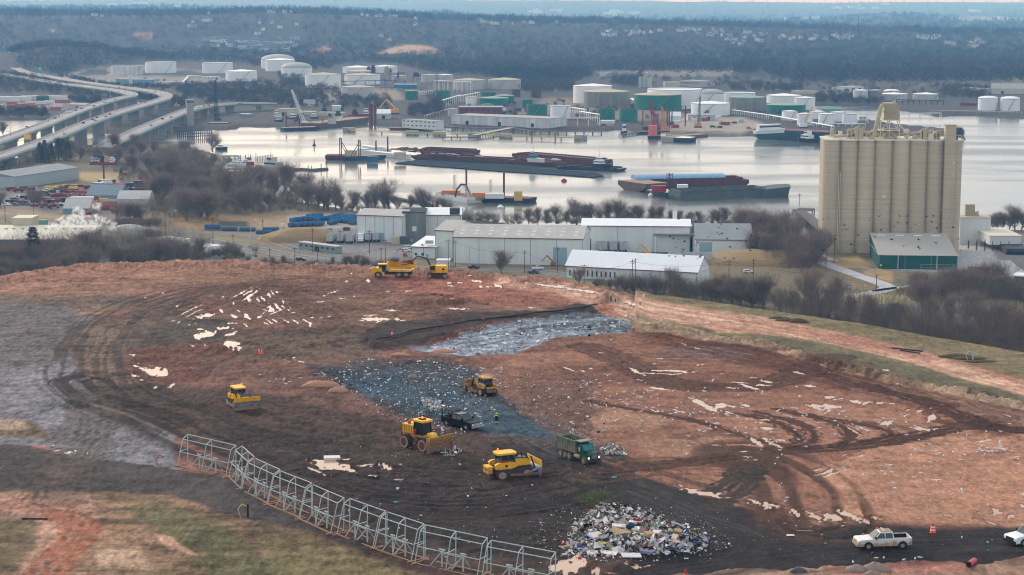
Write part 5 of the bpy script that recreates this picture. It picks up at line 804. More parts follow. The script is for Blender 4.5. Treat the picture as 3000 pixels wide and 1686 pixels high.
for i,(T_,u,vb,vt)in enumerate(sorted((('m2',1208,240,115),('m2',1326,240,75),('m2',1750,262,192),('m2',1865,262,182),('m2',2275,300,268),('m3',560,372,288),('m3',595,372,284),('m3',1007,395,320),('m2',2117,620,380),('m2',2495,700,428),('t3',1315,1290,1120),('t3',1465,1350,1150),('t3',1560,1340,1110),('t3',1582,1330,1080),('t3',1608,1320,1120),('t3',1743,1300,1068),('t2',305,1290,1130),('t2',437,1295,1230),('t2',673,1290,1200),('t2',1150,1270,1035),('t2',1165,1270,1050),('t2',1200,1260,1060),('t3',200,1400,1340),('t3',435,1410,1345)),key=lambda a_:q(*a_[:3])[0])):
 pile(q(T_,u,vb),q(T_,u,vt)[1],'tall rusty steel pile in the harbour, %s from the left'%nth(i),r=.75 if T_!='t2' or u<1100 else 1.6)
boat(q('m3',165,318),q('m3',330,325),7,2.6,whb,teal,'pale grey-green workboat lying on the raft',((.1,.5,3),(.15,.35,2.5)),5.,'workboat',.3)
boat(q('m3',825,375),q('m3',1005,390),8,3,hullk,whb,'black tug with white wheelhouse at the raft end',((.1,.5,3),(.2,.4,2.6)),3.,'tugboat',.3)
barge(q('m2',1805,690),q('m2',2130,740),16,4,whb,deckr,'white-sided dredge pontoon behind the shore trees');barge(q('m2',2100,720),q('m2',2745,745),14,3.5,hullk,deckr,'black work barge at the right of the dredge');box_thing('deck_house','orange machinery house on the dredge','deckhouse',q('m2',1960,660),14,6,3.6,cro,0,3.);box_thing('deck_house','rust-orange engine house on the work barge','deckhouse',q('m2',2255,690),12,6,4,cro,0,3.);box_thing('deck_house','white deckhouse with blue roof on the work barge','deckhouse',q('m2',2400,695),14,6,4,whb,0,3.)
t=thing('dredge_ladder','white dredge ladder with curved dark hose arch','dredge ladder',P(*q('m2',2170,740),2),0,None,.55);b=MB();lattice(b,(0,0,0),(-10,0,24),3,1.5,7);lattice(b,(4,0,0),(-6,0,24),2,1.2,7);lattice(b,(-8,-2,1),(12,-2,2),2,2,8);b.build('truss',crw,t);MB().tube([(-22,2,8),(-20,2,18),(-14,2,25),(-8,2,24),(-4,2,16),(0,2,8)],1.2,8).build('hose',hullr,t)
for i,(u,vt)in enumerate(((2000,458),(2360,503))):p=P(*q('m2',u,620+i*60),3);t=thing('lattice_mast','pale lattice mast on the dredge, the %s one'%('left','right')[i],'mast',p);b=MB();lattice(b,(0,0,0),(0,0,ZT(*q('m2',u,620+i*60),q('m2',u,vt)[1],3)),1.6,1.6,10);b.build('frame',TGr,t)
t=thing('pipeline','floating dark dredge pipeline running to the shore','pipeline');MB().tube([P(*q('m2',u,v),.6)for u,v in((1370,690),(1500,712),(1640,735),(1780,770))],1.3,8).build('pipe',drk,t)
barge(q('m2',2576-60,720),q('m3',165,735),12,3,hullr,deckr,'small dark red barge with yellow winch right of the dredge');box_thing('winch','yellow winch standing on the small dark red barge','winch',q('m3',62,715),6,4,7,yel,0,3.)
tb,L_=barge(q('m3',1345,600),q('m3',2385,580),20,6,hullr,hbrown,'long rusty hopper barge with curved blue cover',rail=2.);cv=MB();nseg=22
for i in range(nseg):
 x0=L_*(-.08+.86*i/nseg);x1=L_*(-.08+.86*(i+.97)/nseg);pr=[(12+10.5*cos(a),7+3.4*sin(a))for a in[pi*k/8 for k in range(9)]]
 vs=[(x0,y,z)for y,z in pr]+[(x1,y,z+.12*(i%2))for y,z in pr];cv.add(vs,[(k,k+1,10+k,9+k)for k in range(8)]+[tuple(range(9)),tuple(range(9,18))[::-1]])
cv.build('cover',hopc,tb)
barge(q('m3',1065,600),q('m3',1345,640),22,7,hbrown,deckt,'raked brown bow barge with orange-edged deck left of the hopper',rake=.3);barge(q('m3',1345,660),q('m3',1560,690),18,4,hullk,whb,'low black deck barge carrying the red container');box_thing('shipping_container','bright red container on the low black barge','container',q('m3',1476,630),11,5,5,crr,0,4.)
t=thing('lattice_mast','dark lattice gantry between the two hopper barges','mast',P(*q('m3',1585,620),4));b=MB();lattice(b,(0,0,0),(0,0,14),3,3,5);b.build('frame',drk,t)
barge(q('m3',1690,720),q('m3',2576,680),20,5.5,mat('grey_green_hull',(86,92,90),.8,var=.2,scale=.2),hullk,'long grey-green hopper barge nearest the shore, bow to the right',rake=.02,rail=2.2)
boat(q('m3',2500,684),q('m4',200,660),20,7,mat('grey_green_hull',(86,92,90)),hullk,'raked grey bow section of the nearest hopper barge',(),name='barge_bow');box_thing('deck_house','small white deck cabin between the hopper barges','deckhouse',q('m3',1715,618),8,5,5,whb,0,5.)
barge(q('t2',277,1325),q('t2',625,1315),16,4,hullk,deckt,'black flat barge under the white lattice crane');crane(q('t2',490,1270),2.,q('t2',365,905),'tall white lattice crane leaning left over the boatyard',crw,4,whb)
barge(q('t2',630,1305),q('t2',1140,1240),24,7,hbrown,deckt,'long brown dock barge with tan deck');box_thing('shipping_container','pale container on the tan dock barge','container',q('t2',765,1250),9,5,6,TGr,0,7.)
for i,(u,v,L2,hm_)in enumerate(((330,1215,90,hullr),(400,1240,90,crr),(205,1240,60,hullg),(950,1185,100,crr),(1060,1180,110,crr),(800,1205,60,whb),(180,1200,70,tanw),(640,1170,110,drk),(560,1210,60,drk))):
 boat(q('t2',u,v),q('t2',u+L2,v+4),9,4,hm_,whb if i%2==0 else drk,'%s vessel packed in the far boatyard, %s from the left'%({0:'rust-red',1:'red',2:'green',3:'red and white',4:'dark red',5:'small white',6:'cream',7:'grey',8:'dark grey'}[i],nth([0,2,1,6,7,5,3,4,8].index(i))),((.3,.6,4),(.35,.5,3)),1.,'workboat',.4)
def excav_far(c,z,m_,label,sc_=1.):
 t=thing('excavator',label,'excavator',P(*c,z),0,None,sc_);MB().box(-3,3,-2,2,1.2,4.2).build('cab',m_,t);MB().box(-3.2,3.2,-2.2,-1.2,0,1.1).box(-3.2,3.2,1.2,2.2,0,1.1).build('crawler_track',drk,t);MB().bar((1,0,3.5),(-7,0,12),1.2).bar((-7,0,12),(-13,0,5),.9).build('boom',m_,t)
excav_far(q('t2',1400,1150),3,mat('excavator_yellow',(220,162,44),.5),'yellow long-arm excavator at the far boatyard',1.6)
barge(q('t2',1345,1315),q('t2',1870,1308),10,2.5,hullr,deckr,'thin red pontoon under the floating office')
t=thing('walkway','long yellow dolphin walkway on piles across the far basin','walkway');b=MB();pt=[P(*q('t2',u,v),3.2)for u,v in((940,1312),(1600,1345),(1850,1352),(2200,1352),(2576,1375))]+[P(*q('t3',u,v),3.2)for u,v in((300,1380),(690,1390))]
for a,c in zip(pt,pt[1:]):b.bar(a,c,.9);b.bar((a[0],a[1],5),(c[0],c[1],5),.5)
b.build('truss',yel,t);b=MB()
for a,c in zip(pt,pt[1:]):b.bar((a[0],a[1],-3),(a[0],a[1],3.2),1);m_=((a[0]+c[0])/2,(a[1]+c[1])/2);b.bar((*m_,-3),(*m_,3.2),1.2)
b.build('piles',drk,t)
for i,(T_,u,v)in enumerate((('t2',938,1340),('t2',1574,1372),('t2',1848,1380),('t2',2200,1390),('t2',2508,1402),('t3',690,1415))):box_thing('mooring_dolphin','square grey mooring dolphin on the yellow walkway, %s from the left'%nth(i),'dolphin',q(T_,u,v),14,9,6,conw,0,-1.,'mooring dolphins',False)
def pier(pts,w,z,label,m_=bark2,step=9.,name='pier'):
 ln=[P(*p,z)for p in pts];t=thing(name,label,'pier');b=MB();strip(b,[(p[0],p[1])for p in ln],w,z);strip(b,[(p[0],p[1])for p in ln],w,z-.7);strip(b,[(p[0],p[1])for p in ln],.4,z+.5,w/2);b.build('deck',m_,t);b=MB()
 for a,c in zip(ln,ln[1:]):
  a,c=Vector(a),Vector(c);d=(c-a);n=max(1,int(d.length/step));nn_=Vector((-d.y,d.x,0)).normalized()*w*.42
  for i in range(n+1):
   p=a+d*i/n
   for s_ in(-1,1):k=p+nn_*s_;MB().bar((k.x,k.y,-3),(k.x,k.y,z-.2),.7).build('pile',m_,t)
 return t
pier(qs('t2',1810,1250,2000,1280,2576,1290)+qs('t3',200,1318,900,1325),8,4,'long dark timber dock in front of the white harbour warehouse');pier(qs('t2',2200,1360,2440,1310,2576,1285),7,5,'diagonal trestle pier joining the yellow walkway to the dock',TC);pier(qs('t2',1880,1378,2230,1378),9,3.5,'short dark jetty with a winch on the yellow walkway');pier(qs('t3',1100,1355,1290,1325),6,3,'small brown jetty left of the red crane')
pier(qs('m4',300,800,470,930,560,1010),8,4,'grey timber pier reaching out left of the tall silo');pier(qs('m4',300,795,455,800),12,4,'pier head platform with railing left of the tall silo')
pier(qs('m1',2000,255,2200,262,2400,262),8,2.5,'green-sided fuel dock at the marina',mat('dock_green',(62,110,104),.8));pier(qs('m1',2280,392,2576,392),10,2,'grey marina dock with boat sheds');pier(qs('m1',1960,420,2200,330,2420,310),3,1.5,'narrow marina walkway between the slips')
i0=0
for row,(x0,y0,x1,y1,n_)in enumerate(((2210,350,2576,290,8),(2576,360,2740,330,11),(2250,330,2420,305,4))):
 for j in range(n_):u,v=x0+(x1-x0)*j/max(1,n_-1),y0+(y1-y0)*j/max(1,n_-1);pile(q('m1',u,v),q('m1',u,v-(48 if row!=1 else 80))[1],'thin marina mooring post, %s counted slip by slip'%nth(i0),r=.3,m=bark2,grp='marina mooring posts',name='mooring_post');i0+=1
boat(q('m1',2290,360),q('m1',2480,365),5,2,whb,whb,'white cabin cruiser under the marina trees',((.3,.7,2),),name='motorboat');boat(q('m1',2400,350),q('m1',2560,350),5,2,crr,whb,'red-hulled boat at the marina',((.3,.6,2),),name='motorboat');boat(q('m1',2170,205),q('m1',2290,205),6,2.6,hullg,whb,'white and green boat at the marina point',((.2,.6,2.5),),name='motorboat');boat(q('m1',2480,300),q('m1',2530,300),3,1.5,cont[4],whb,'small sailboat with blue sail cover',(),name='sailboat',mastx=.5)
boat(q('m2',320,440),q('m2',-10,410),11,5,TGr,TGr,'pale grey patrol ship moored left of the shore trees',((.25,.6,4),(.4,.55,4)),name='patrol_ship',mastx=.5)
t=thing('breakwater','low brown log breakwater reaching into the bay','breakwater');MB().tube([P(*q('m2',u,v),.3)for u,v in((300,425),(380,408),(480,402),(560,412),(720,400))],1.6,6).build('logs',bark2,t)
for i,(u,vt)in enumerate(((525,365),(561,368),(656,352),(714,308))):pile(q('m2',u,412),q('m2',u,vt)[1],'thin post at the log breakwater, %s from the left'%nth(i),r=.35,m=bark2,grp='breakwater posts',name='mooring_post')
t=thing('channel_buoy','dark green channel buoy alone in the bay','buoy',P(*q('m2',586,162),0));MB().lathe([(2,-.5),(2,1),(.1,1.2)],10).build('float',hullg,t);MB().cyl((0,0,1),(0,0,7),1,.3,n=6).build('tower',hullg,t)
for i,(T_,u,v,m_)in enumerate((('m3',1398,668,whb),('m3',523,520,crr),('m2',2460,790,whb))):t=thing('mooring_buoy',('white round mooring buoy beside the black barge','small red buoy in open water','white buoy by the shore')[i],'buoy',P(*q(T_,u,v),0));MB().lathe([(.1,-1),(2.4,0),(2.4,1),(.1,2.6)],12).build('float',m_,t)
crane(q('t3',1450,1300),3,q('t3',1390,1020),'dark red lattice crane in the middle dock, leaning left',crr,4.5);crane(q('t3',1545,1330),3,q('t3',1505,1075),'orange lattice crane right of the dark red one',cro,4);crane(q('t3',1870,1285),3,q('t3',1890,975),'dark thin-boom crawler crane by the dock trucks',drk,2.5,cro)
crane(q('t1',2190,1230),1,q('t1',2172,810),'black lattice crane on the barge by the road bridge',drk,4);barge(q('t1',2090,1275),q('t1',2290,1275),18,4,hullk,deckt,'black crane barge with tan cargo by the road bridge');crane(q('t1',1780,1090),1,q('t1',1775,1030),'small yellow crane behind the road bridge',mat('excavator_yellow',(220,162,44)),2)
barge(q('t3',1370,1405),q('t3',1500,1405),12,3.5,hullk,deckr,'small barge with orange winch house');box_thing('deck_house','orange winch house on the small barge','deckhouse',q('t3',1418,1375),9,6,12,mat('winch_orange',(214,110,84),.6),0,3.);barge(q('t3',1290,1355),q('t3',1500,1350),12,3,hullg,deckr,'green barge left of the orange crane');barge(q('t3',1500,1430),q('t3',1625,1435),30,5,bcon,deckt,'weathered pier barge with yellow rails');barge(q('t3',1630,1435),q('t3',1790,1440),22,5,hullk,whb,'flat black barge with white deck nearest in the middle dock');barge(q('t3',1700,1400),q('t3',1975,1380),16,3,deckr,deckt,'tan deck barge behind the white-decked one');barge(q('t3',1990,1360),q('t3',2160,1355),16,3,deckr,deckr,'pinkish work barge by the gravel yard')
barge(q('t3',2435,1400),q('t4',620,1440),26,11,mat('dark_teal_hull',(34,66,76),.6,var=.15),deckr,'long dark teal tank barge beyond the silo');boat(q('t3',2440,1345),q('t4',170,1330),8,3,whb,whb,'white wheelhouse on the teal tank barge',((.1,.8,6),),11,'deck_house');boat(q('t4',480,1440),q('t4',300,1425),11,4,hullk,whb,'white and red tug in front of the teal tank barge',((.25,.7,4),(.35,.55,4)),name='tugboat',mastx=.45);crane(q('t4',355,1290),10,q('t4',445,1075),'slim yellow boom crane beside the tug',yel,2,whb)
boat(q('t3',1100,1350),q('t3',1160,1352),6,3,hullk,whb,'small tug with tall wheelhouse left of the cranes',((.3,.7,8),),name='tugboat')
i0=0
for u,v,ci in sorted(((1640,1245,0),(1650,1290,3),(1340,1310,2),(1390,1290,3),(1560,1290,1),(1600,1260,4),(1690,1230,0),(1830,1220,0),(1940,1222,3),(2120,1260,3),(2165,1262,3),(2235,1245,2),(2300,1235,1),(2020,1285,2),(2090,1290,2),(2380,1300,3),(880,1265,1),(930,1268,3),(980,1268,1),(2075,1195,0))):
 c_=q('t3',u,v);p=P(*c_);k=R.random();
 if k<.5:car(R.choice(('pickup','suv')),ci,p,R.uniform(0,3),'%s vehicle parked on the middle dock, %s item from the left'%(cn[ci],nth(i0)),'vehicles on the middle dock',1.5)
 else:box_thing('equipment_box','%s machinery box on the middle dock, %s item from the left'%(cn[ci],nth(i0)),'machinery',c_,7,4,4,(cont[1],TGr,drk,cont[3],cont[4])[ci],R.uniform(-.4,.4))
 i0+=1
for i,(T_,u,v,ci)in enumerate(sorted([('t3',940+R.uniform(0,120),735+R.uniform(-8,20),R.choice((0,0,1)))for _ in range(8)]+[('t3',R.uniform(1240,1400),R.uniform(722,755),0)for _ in range(6)]+[('t3',R.uniform(1680,2300),R.uniform(718,745),R.choice((0,1,4)))for _ in range(16)]+[('t4',R.uniform(0,340),R.uniform(890,935),R.choice((0,1,2)))for _ in range(9)])):
 car(R.choice(('suv','sedan')),ci,P(*q(T_,u,v)),R.uniform(0,3),'%s vehicle parked in the far lots before the woods, %s from the left'%(cn[ci],nth(i)),'vehicles in the far parking lots',1.6)
sid=mat('pale_green_siding',(210,216,214),.7,var=.07,scale=.3,streak=True);trim=mat('red_brown_trim',(126,62,56),.7,var=.05);roofp=mat('weathered_beige_roof',(176,172,166),.75,var=.12,scale=.12);roofw=mat('white_membrane_roof',(228,230,232),.6,var=.04,scale=.2);roofg=mat('shed_grey_roof',(128,134,136),.7,var=.12,scale=.15);concg=mat('stained_tower_concrete',(112,116,114),.9,var=.3,scale=.18,streak=True);doorm=mat('pale_blue_door',(138,166,172),.6,var=.06);dkin=mat('dark_interior',(40,46,52),.9)
def hall(name,label,a,b,ytop,dep,wm_=sid,rm=roofp,ridge=None,rise=2.,trimz=True,ribs=6.,doors=(),wins=(),lights=0,mono=False,z=GZ,openb=None,cat='warehouse',panels=None):
 o0,ang,L_=frame2(a,b,z);h=ZT(a[0],a[1],ytop,z);t=thing(name,label,cat,o0,ang);w_=MB()
 if openb:
  x0,x1,hb=openb;w_.box(0,x0,0,dep,-1,h).box(x1,L_,0,dep,-1,h).box(x0,x1,0,dep,hb,h).box(x0,x1,dep*.8,dep,-1,hb)
 else:w_.box(0,L_,0,dep,-1,h)
 rd_=dep*(ridge if ridge else.5)
 if not mono:w_.add([(0,0,h),(0,dep,h),(0,rd_,h+rise),(L_,0,h),(L_,dep,h),(L_,rd_,h+rise)],[(0,2,1),(3,4,5)])
 w_.build('wall',wm_,t);r_=MB();e=.5
 if mono:r_.add([(-e,-e,h+.05),(L_+e,-e,h+.05),(L_+e,dep+e,h+rise),(-e,dep+e,h+rise),(-e,-e,h-.2),(L_+e,-e,h-.2),(L_+e,dep+e,h-.2),(-e,dep+e,h-.2)],[(0,1,2,3),(7,6,5,4),(0,4,5,1),(1,5,6,2),(2,6,7,3),(3,7,4,0)])
 else:r_.add([(-e,-e,h-.1),(L_+e,-e,h-.1),(L_+e,rd_,h+rise+.15),(-e,rd_,h+rise+.15),(L_+e,dep+e,h-.1),(-e,dep+e,h-.1)],[(0,1,2,3),(3,2,4,5),(0,5,4,1)])
 r_.build('roof',rm,t)
 if trimz:MB().box(-.55,L_+.55,-.62,-.52,h-.45,h-.02).build('eave_trim',trim,t)
 if ribs:
  rb=MB();n_=max(1,int(L_/ribs))
  for i in range(n_+1):x=L_*i/n_;
  for i in range(n_+1):
   x=min(max(L_*i/n_,.2),L_-.2)
   if openb and openb[0]<x<openb[1]:continue
   rb.box(x-.12,x+.12,-.09,-.01,0,h-.5)
  rb.build('panel_seam',roofg,t)
 for x,w__,hh in doors:MB().box(x,x+w__,-.16,-.10,0,hh).build('door',doorm,t)
 for x,w__,z0,hh,m_ in wins:MB().box(x,x+w__,-.14,-.02,z0,z0+hh).build('window',m_,t)
 if lights:
  for i in range(lights):
   for k in(.25,.5,.75):
    x=L_*(i+.5)/lights;y=rd_*k;zz=h+rise*k+.12
    MB().add([(x-1.1,y-1,zz-rise/rd_),(x+1.1,y-1,zz-rise/rd_),(x+1.1,y+1,zz+rise/rd_),(x-1.1,y+1,zz+rise/rd_)],[(0,1,2,3)]).build('skylight',mat('skylight_panel',(196,198,194),.4,var=.03),t)
 return t,L_,h
Q=lambda T_,u,v:q(T_,u,v)
hall('warehouse','pale green metal warehouse behind the parked tipper trailers, left of the concrete tower',Q('m2',1015,1120),Q('m2',1476,1140),Q('m2',1015,855)[1],26,rise=2.5,doors=((12.9,5.2,5.5),))
hall('concrete_tower','dark stained concrete block rising between the two left warehouse halls',Q('m2',1478,1130),Q('m2',1703,1130),Q('m2',1478,832)[1],24,concg,dkin,mono=True,rise=.2,trimz=False,ribs=0,cat='building',wins=((5.8,2.6,6.5,3,sid),))
hall('warehouse','pale metal hall right of the concrete block with white roof',Q('m2',1706,1110),Q('m2',2063,1110),Q('m2',1706,858)[1],28,rm=roofw,rise=3)
hall('warehouse_extension','low step of the hall behind the main shed with beige roof',Q('m2',1818,1080),Q('m2',2045,1080),Q('m2',1818,908)[1],10,rise=2.5)
hall('warehouse','left end bay of the main transfer shed, slightly lower than the rest',Q('m2',1803,1290),Q('m2',1984,1300),Q('m2',1803,1010)[1],34,rise=4.)
tm,Lm,hm0=hall('warehouse','long main transfer shed with beige roof and rows of skylights',Q('m2',1986,1345),Q('m3',709,1370),Q('m2',1986,1078)[1],44,ridge=.45,rise=5.,ribs=13.,doors=((56.5,7.7,10),),lights=9)
hall('office_lean_to','small lean-to office with white roof and rooftop unit at the left shed',Q('m2',1566,1290),Q('m2',1808,1300),Q('m2',1566,1175)[1],26,rise=3,rm=roofw,mono=True,wins=((2,1.3,1.5,1.4,winm),(6,1.5,1.5,1.4,winm),(9,1.2,.1,2.4,doorm)),cat='building')
box_thing('rooftop_unit','grey air handling unit on the small lean-to office','air handler',Q('m2',1745,1150),4.5,3,2,TGr,0,11.,None,False)
t3_,L3,h3=hall('warehouse','long grey-green hall behind the parked trailers with thin white roof',Q('m3',700,1225),Q('m3',1792,1235),Q('m3',700,965)[1],30,rm=roofw,rise=2.5,ribs=20.,wins=((.6,5,0,7.6,dkin),(39,1.3,0,2.8,roofw)))
t4_,L4,h4=hall('loading_bay','open-fronted loading bay with dark dock doors inside',Q('m3',1430,1235),Q('m3',1856,1245),Q('m3',1430,1055)[1],26,rm=roofg,rise=2.2,mono=True,openb=(1.3,22.6,9.8),ribs=0)
for i in range(3):MB().box(4.5+i*5.8,9.2+i*5.8,20.5,20.7,0,6.4).build('dock_door',dkin,t4_)
hall('warehouse','low gabled grey-roofed shed at the right end of the row',Q('m3',1846,1285),Q('m3',2420,1290),Q('m3',1846,1105)[1],56,rm=roofg,rise=6.,ribs=18.,doors=((2.2,7.2,8.7),),wins=((12.5,1.3,0,3,roofw),))
t5,L5,h5=hall('white_roofed_shed','long low shed with brilliant white gable roof just beyond the clay crest',Q('n3',540,258),Q('n3',1862,330),Q('n3',540,133)[1],24,rm=roofw,rise=7.,ribs=30.,wins=[(2+i*2.5,.8,1.6,2.9,winm)for i in range(11)if i!=3])
for T_,u,v,w_,h_,lb in(('m3',1637,960,2.4,8,'white roof vent stack on the grey-green hall'),('m2',2000,855,6,4,'dark exhaust box on the hall right of the concrete block')):box_thing('roof_vent',lb,'vent',Q(T_,u,v),w_,w_,h_,TW if w_<3 else drk,0,13.if w_<3 else 21.,None,False)
gsid=mat('dark_green_siding',(12,80,70),.6,var=.06,scale=.3,streak=True)
tg,Lg,hg_=hall('green_building','dark green metal building with pale beige roof in front of the silo',Q('m4',1113,1402),Q('m4',1903,1412),Q('m4',1113,1262)[1],52,gsid,mat('green_building_roof',(162,158,150),.7,var=.05),rise=6,ridge=.98,trimz=False,ribs=14.)
for x in(.245,.74):MB().cyl((Lg*x,-.2,0),(Lg*x,-.2,hg_),.16,n=6).build('downpipe',TW,tg)
for i in range(4):MB().box(Lg*(.08+.24*i),Lg*(.08+.24*i)+4.6,44,46,hg_+5.2,hg_+5.7).build('roof_light',TW,tg)
MB().box(Lg*.53,Lg*.95,-2.5,-2.4,1.2,1.3).box(Lg*.53,Lg*.95,-2.5,-2.4,3,3.1).box(Lg*.53,Lg*.535,-2.5,-2.4,0,3.1).box(Lg*.945,Lg*.95,-2.5,-2.4,0,3.1).box(Lg*.74,Lg*.743,-2.5,-2.4,0,3.1).build('railing',TGr,tg)
sgn=thing('warning_sign','small yellow diamond sign at the corner of the green building','sign',P(*Q('m4',1135,1412)),0,None,.34);MB().cyl((0,0,0),(0,0,7),.15,n=5).build('post',TGr,sgn);MB().prism([(0,0),(0,0),(0,0)],0,0)if 0 else MB().add([(-2,-.1,7.5),(0,-.1,5.5),(2,-.1,7.5),(0,-.1,9.5),(-2,.1,7.5),(0,.1,5.5),(2,.1,7.5),(0,.1,9.5)],[(0,1,2,3),(7,6,5,4),(0,4,5,1),(1,5,6,2),(2,6,7,3),(3,7,4,0)]).build('panel',sy,sgn)
silo_m=mat('silo_concrete',(188,173,148),.92,var=.14,scale=.07,streak=True);N=silo_m.node_tree.nodes;L=silo_m.node_tree.links
mx=next(n for n in N if n.type=='VECT_MATH');tcn=next(n for n in N if n.type=='TEX_COORD');w_=N.new('ShaderNodeTexNoise');w_.inputs['Scale'].default_value=1.;mp=N.new('ShaderNodeMapping');mp.inputs['Scale'].default_value=(.02,.02,1.1);L.new(tcn.outputs['Object'],mp.inputs[0]);L.new(mp.outputs[0],w_.inputs['Vector']);w_.inputs['Detail'].default_value=8
rr=N.new('ShaderNodeMapRange');rr.inputs[1].default_value=.35;rr.inputs[2].default_value=.65;rr.inputs[3].default_value=.88;rr.inputs[4].default_value=1.08;L.new(w_.outputs[0],rr.inputs[0]);m2_=N.new('ShaderNodeVectorMath');m2_.operation='SCALE';L.new(mx.outputs[0],m2_.inputs[0]);L.new(rr.outputs[0],m2_.inputs['Scale']);L.new(m2_.outputs[0],N['Principled BSDF'].inputs['Base Color'])
slab=mat('silo_slab',(214,204,184),.85,var=.08);tanm=mat('silo_machinery_tan',(178,164,134),.75,var=.12,scale=.3)
A0,B0=Q('m4',532,1240),Q('m4',1928,1256)
o0,ang,LS=frame2(A0,B0,GZ);hS=ZT(*Q('m4',1000,1255),Q('m4',1000,122)[1]);ts=thing('grain_silo','huge tan concrete silo block of joined round bins topped with machinery','silo',o0,ang)
nb=8;rdS=LS/nb/2
body=MB().box(rdS*.6,LS-rdS*.6,rdS*.7,rdS*5,-1,hS)
for r_i in range(3):
 for i in range(nb):body.lathe([(rdS*1.02,-1),(rdS*1.02,hS)],28,0,(rdS*(2*i+1),rdS*(1+2*r_i)))
body.build('bins',silo_m,ts)
sl_=MB()
for r_i in(0,1,2):
 for i in range(nb):sl_.lathe([(.1,hS),(rdS*1.12,hS),(rdS*1.12,hS+.8),(.1,hS+.8)],28,0,(rdS*(2*i+1),rdS*(1+2*r_i)))
sl_.box(rdS*.2,LS-rdS*.2,rdS*.4,rdS*5.6,hS+.02,hS+.82).build('top_slab',slab,ts)
tx=LS*(1765-530)/(1935-530)*.985;MB().box(tx,tx+6,-2.6,rdS,-1,hS+9.4).box(tx-.3,tx+6.3,-2.9,rdS+.4,hS+9.4,hS+9.9).build('stair_tower',silo_m,ts)
gb=MB()
for i in range(2):gb.cyl((LS*.115+i*.9,-.6,0),(LS*.115+i*.9,-.6,hS*.72),.18,n=5)
gb.build('ladder',slab,ts)
pt_=MB()
for T_,u,v,w,h in((0,1155,678,34,20),(0,1160,445,18,12),(0,1206,728,18,10),(0,1840,330,10,24),(0,1845,400,8,14),(0,1790,540,8,8),(0,1785,770,8,8),(0,1750,916,34,6),(0,1812,930,22,6),(0,748,1047,34,5),(0,934,856,14,6),(0,1196,792,8,8),(0,1188,888,7,7),(0,1515,960,14,6),(0,1450,1020,14,8),(0,1175,1020,14,8),(0,1860,634,10,6),(0,1744,745,8,20),(0,1742,800,6,30),(0,1840,455,6,40),(0,1292,945,20,4),(0,970,672,16,8)):
 x=(u-530)/1405*LS+(1-v/1255)*.0;zz=(1-(v-122)/(1255-122))*hS;x_=x%(2*rdS)-rdS;y_=rdS-math.sqrt(max(0,(rdS*1.02)**2-min(x_*x_,rdS**2)))-.12;y_=-2.75 if tx<x<tx+6 else y_;pt_.box(x-w*K/10,x+w*K/10,y_,y_+.1,zz-h*K/10,zz+h*K/10)
pt_.build('patch',mat('patch_white',(214,208,196),.85),ts)
def SX(u):return(u-530)/1405*LS
def SZ(v):return hS+(1400-v)*K/4.95
hd=MB();x0,x1=SX(1145),SX(1278);y0=rdS*1.6;hd.box(x0,x1,y0,y0+10,SZ(1196),SZ(1035))
for i in range(12):x=x0+(x1-x0)*(i+.5)/12;hd.box(x-.2,x+.2,y0-.25,y0,SZ(1196)+.5,SZ(1035)-.4)
hd.box(x0-.5,x1+.5,y0-.6,y0+10.5,SZ(1118),SZ(1106)).box(x0-.6,x1+1,y0-.8,y0+10.5,SZ(1205),SZ(1192));hd.cyl((x1-1.6,y0+4,SZ(1035)),(x1-1.6,y0+4,SZ(1018)),1.4,n=10);hd.box(x1,x1+1.6,y0+1,y0+4,SZ(1200),SZ(1060));hd.build('headhouse',tanm,ts)
fr=MB()
for x in(SX(1110),SX(1200),SX(1300)):
 for y in(y0-2,y0+8):fr.bar((x,y,hS+.8),(x,y,SZ(1195)),.5)
for vv in(1200,1300):fr.box(SX(1095),SX(1308),y0-3,y0+9,SZ(vv)-.25,SZ(vv))
for a,b in((1110,1200),(1300,1200)):fr.bar((SX(a),y0-2,hS+.8),(SX(b),y0-2,SZ(1300)),.35);fr.bar((SX(a),y0-2,SZ(1300)),(SX(b),y0-2,SZ(1200)),.35)
fr.bar((SX(1308),y0-2,SZ(1250)),(SX(1440),y0-2,SZ(1395)),.5);fr.build('headhouse_frame',slab,ts)
MB().tube([(x0,y0+1,SZ(1050)),(SX(1125),y0-1,SZ(1050)),(SX(1108),y0-1.5,SZ(1075)),(SX(1085),y0-2,SZ(1180)),(SX(1055),y0-2,SZ(1300)),(SX(1040),y0-2,SZ(1360)),(SX(1012),y0-2,SZ(1382)),(SX(990),y0-2,SZ(1385))],1.25,10).build('duct',tanm,ts)
MB().box(SX(1150),SX(1290),y0+1,y0+7,hS+.8,SZ(1290)).build('machine_core',tanm,ts)
for u,w,v in((870,36,1275),(915,44,1283),(1560,46,1283),(1612,44,1300),(780,12,1300),(815,12,1300),(1675,14,1310),(1705,14,1310),(965,10,1340),(1000,14,1320),(1380,16,1330),(1520,16,1300)):
 MB().box(SX(u)-w*K/10,SX(u)+w*K/10,5,8.5,hS+.8,SZ(v)).cyl((SX(u),6,SZ(v)),(SX(u)+2,6,SZ(v)+.6),.7,n=6).build('dust_collector',tanm,ts)
for a,b,vv in((640,1050,1345),(1310,1640,1320),(830,1130,1320),(1440,1740,1350)):MB().cyl((SX(a),9,SZ(vv+25)),(SX(b),9,SZ(vv-10)),.8,n=8).build('conveyor_pipe',tanm,ts)
rgt_=random.Random(4)
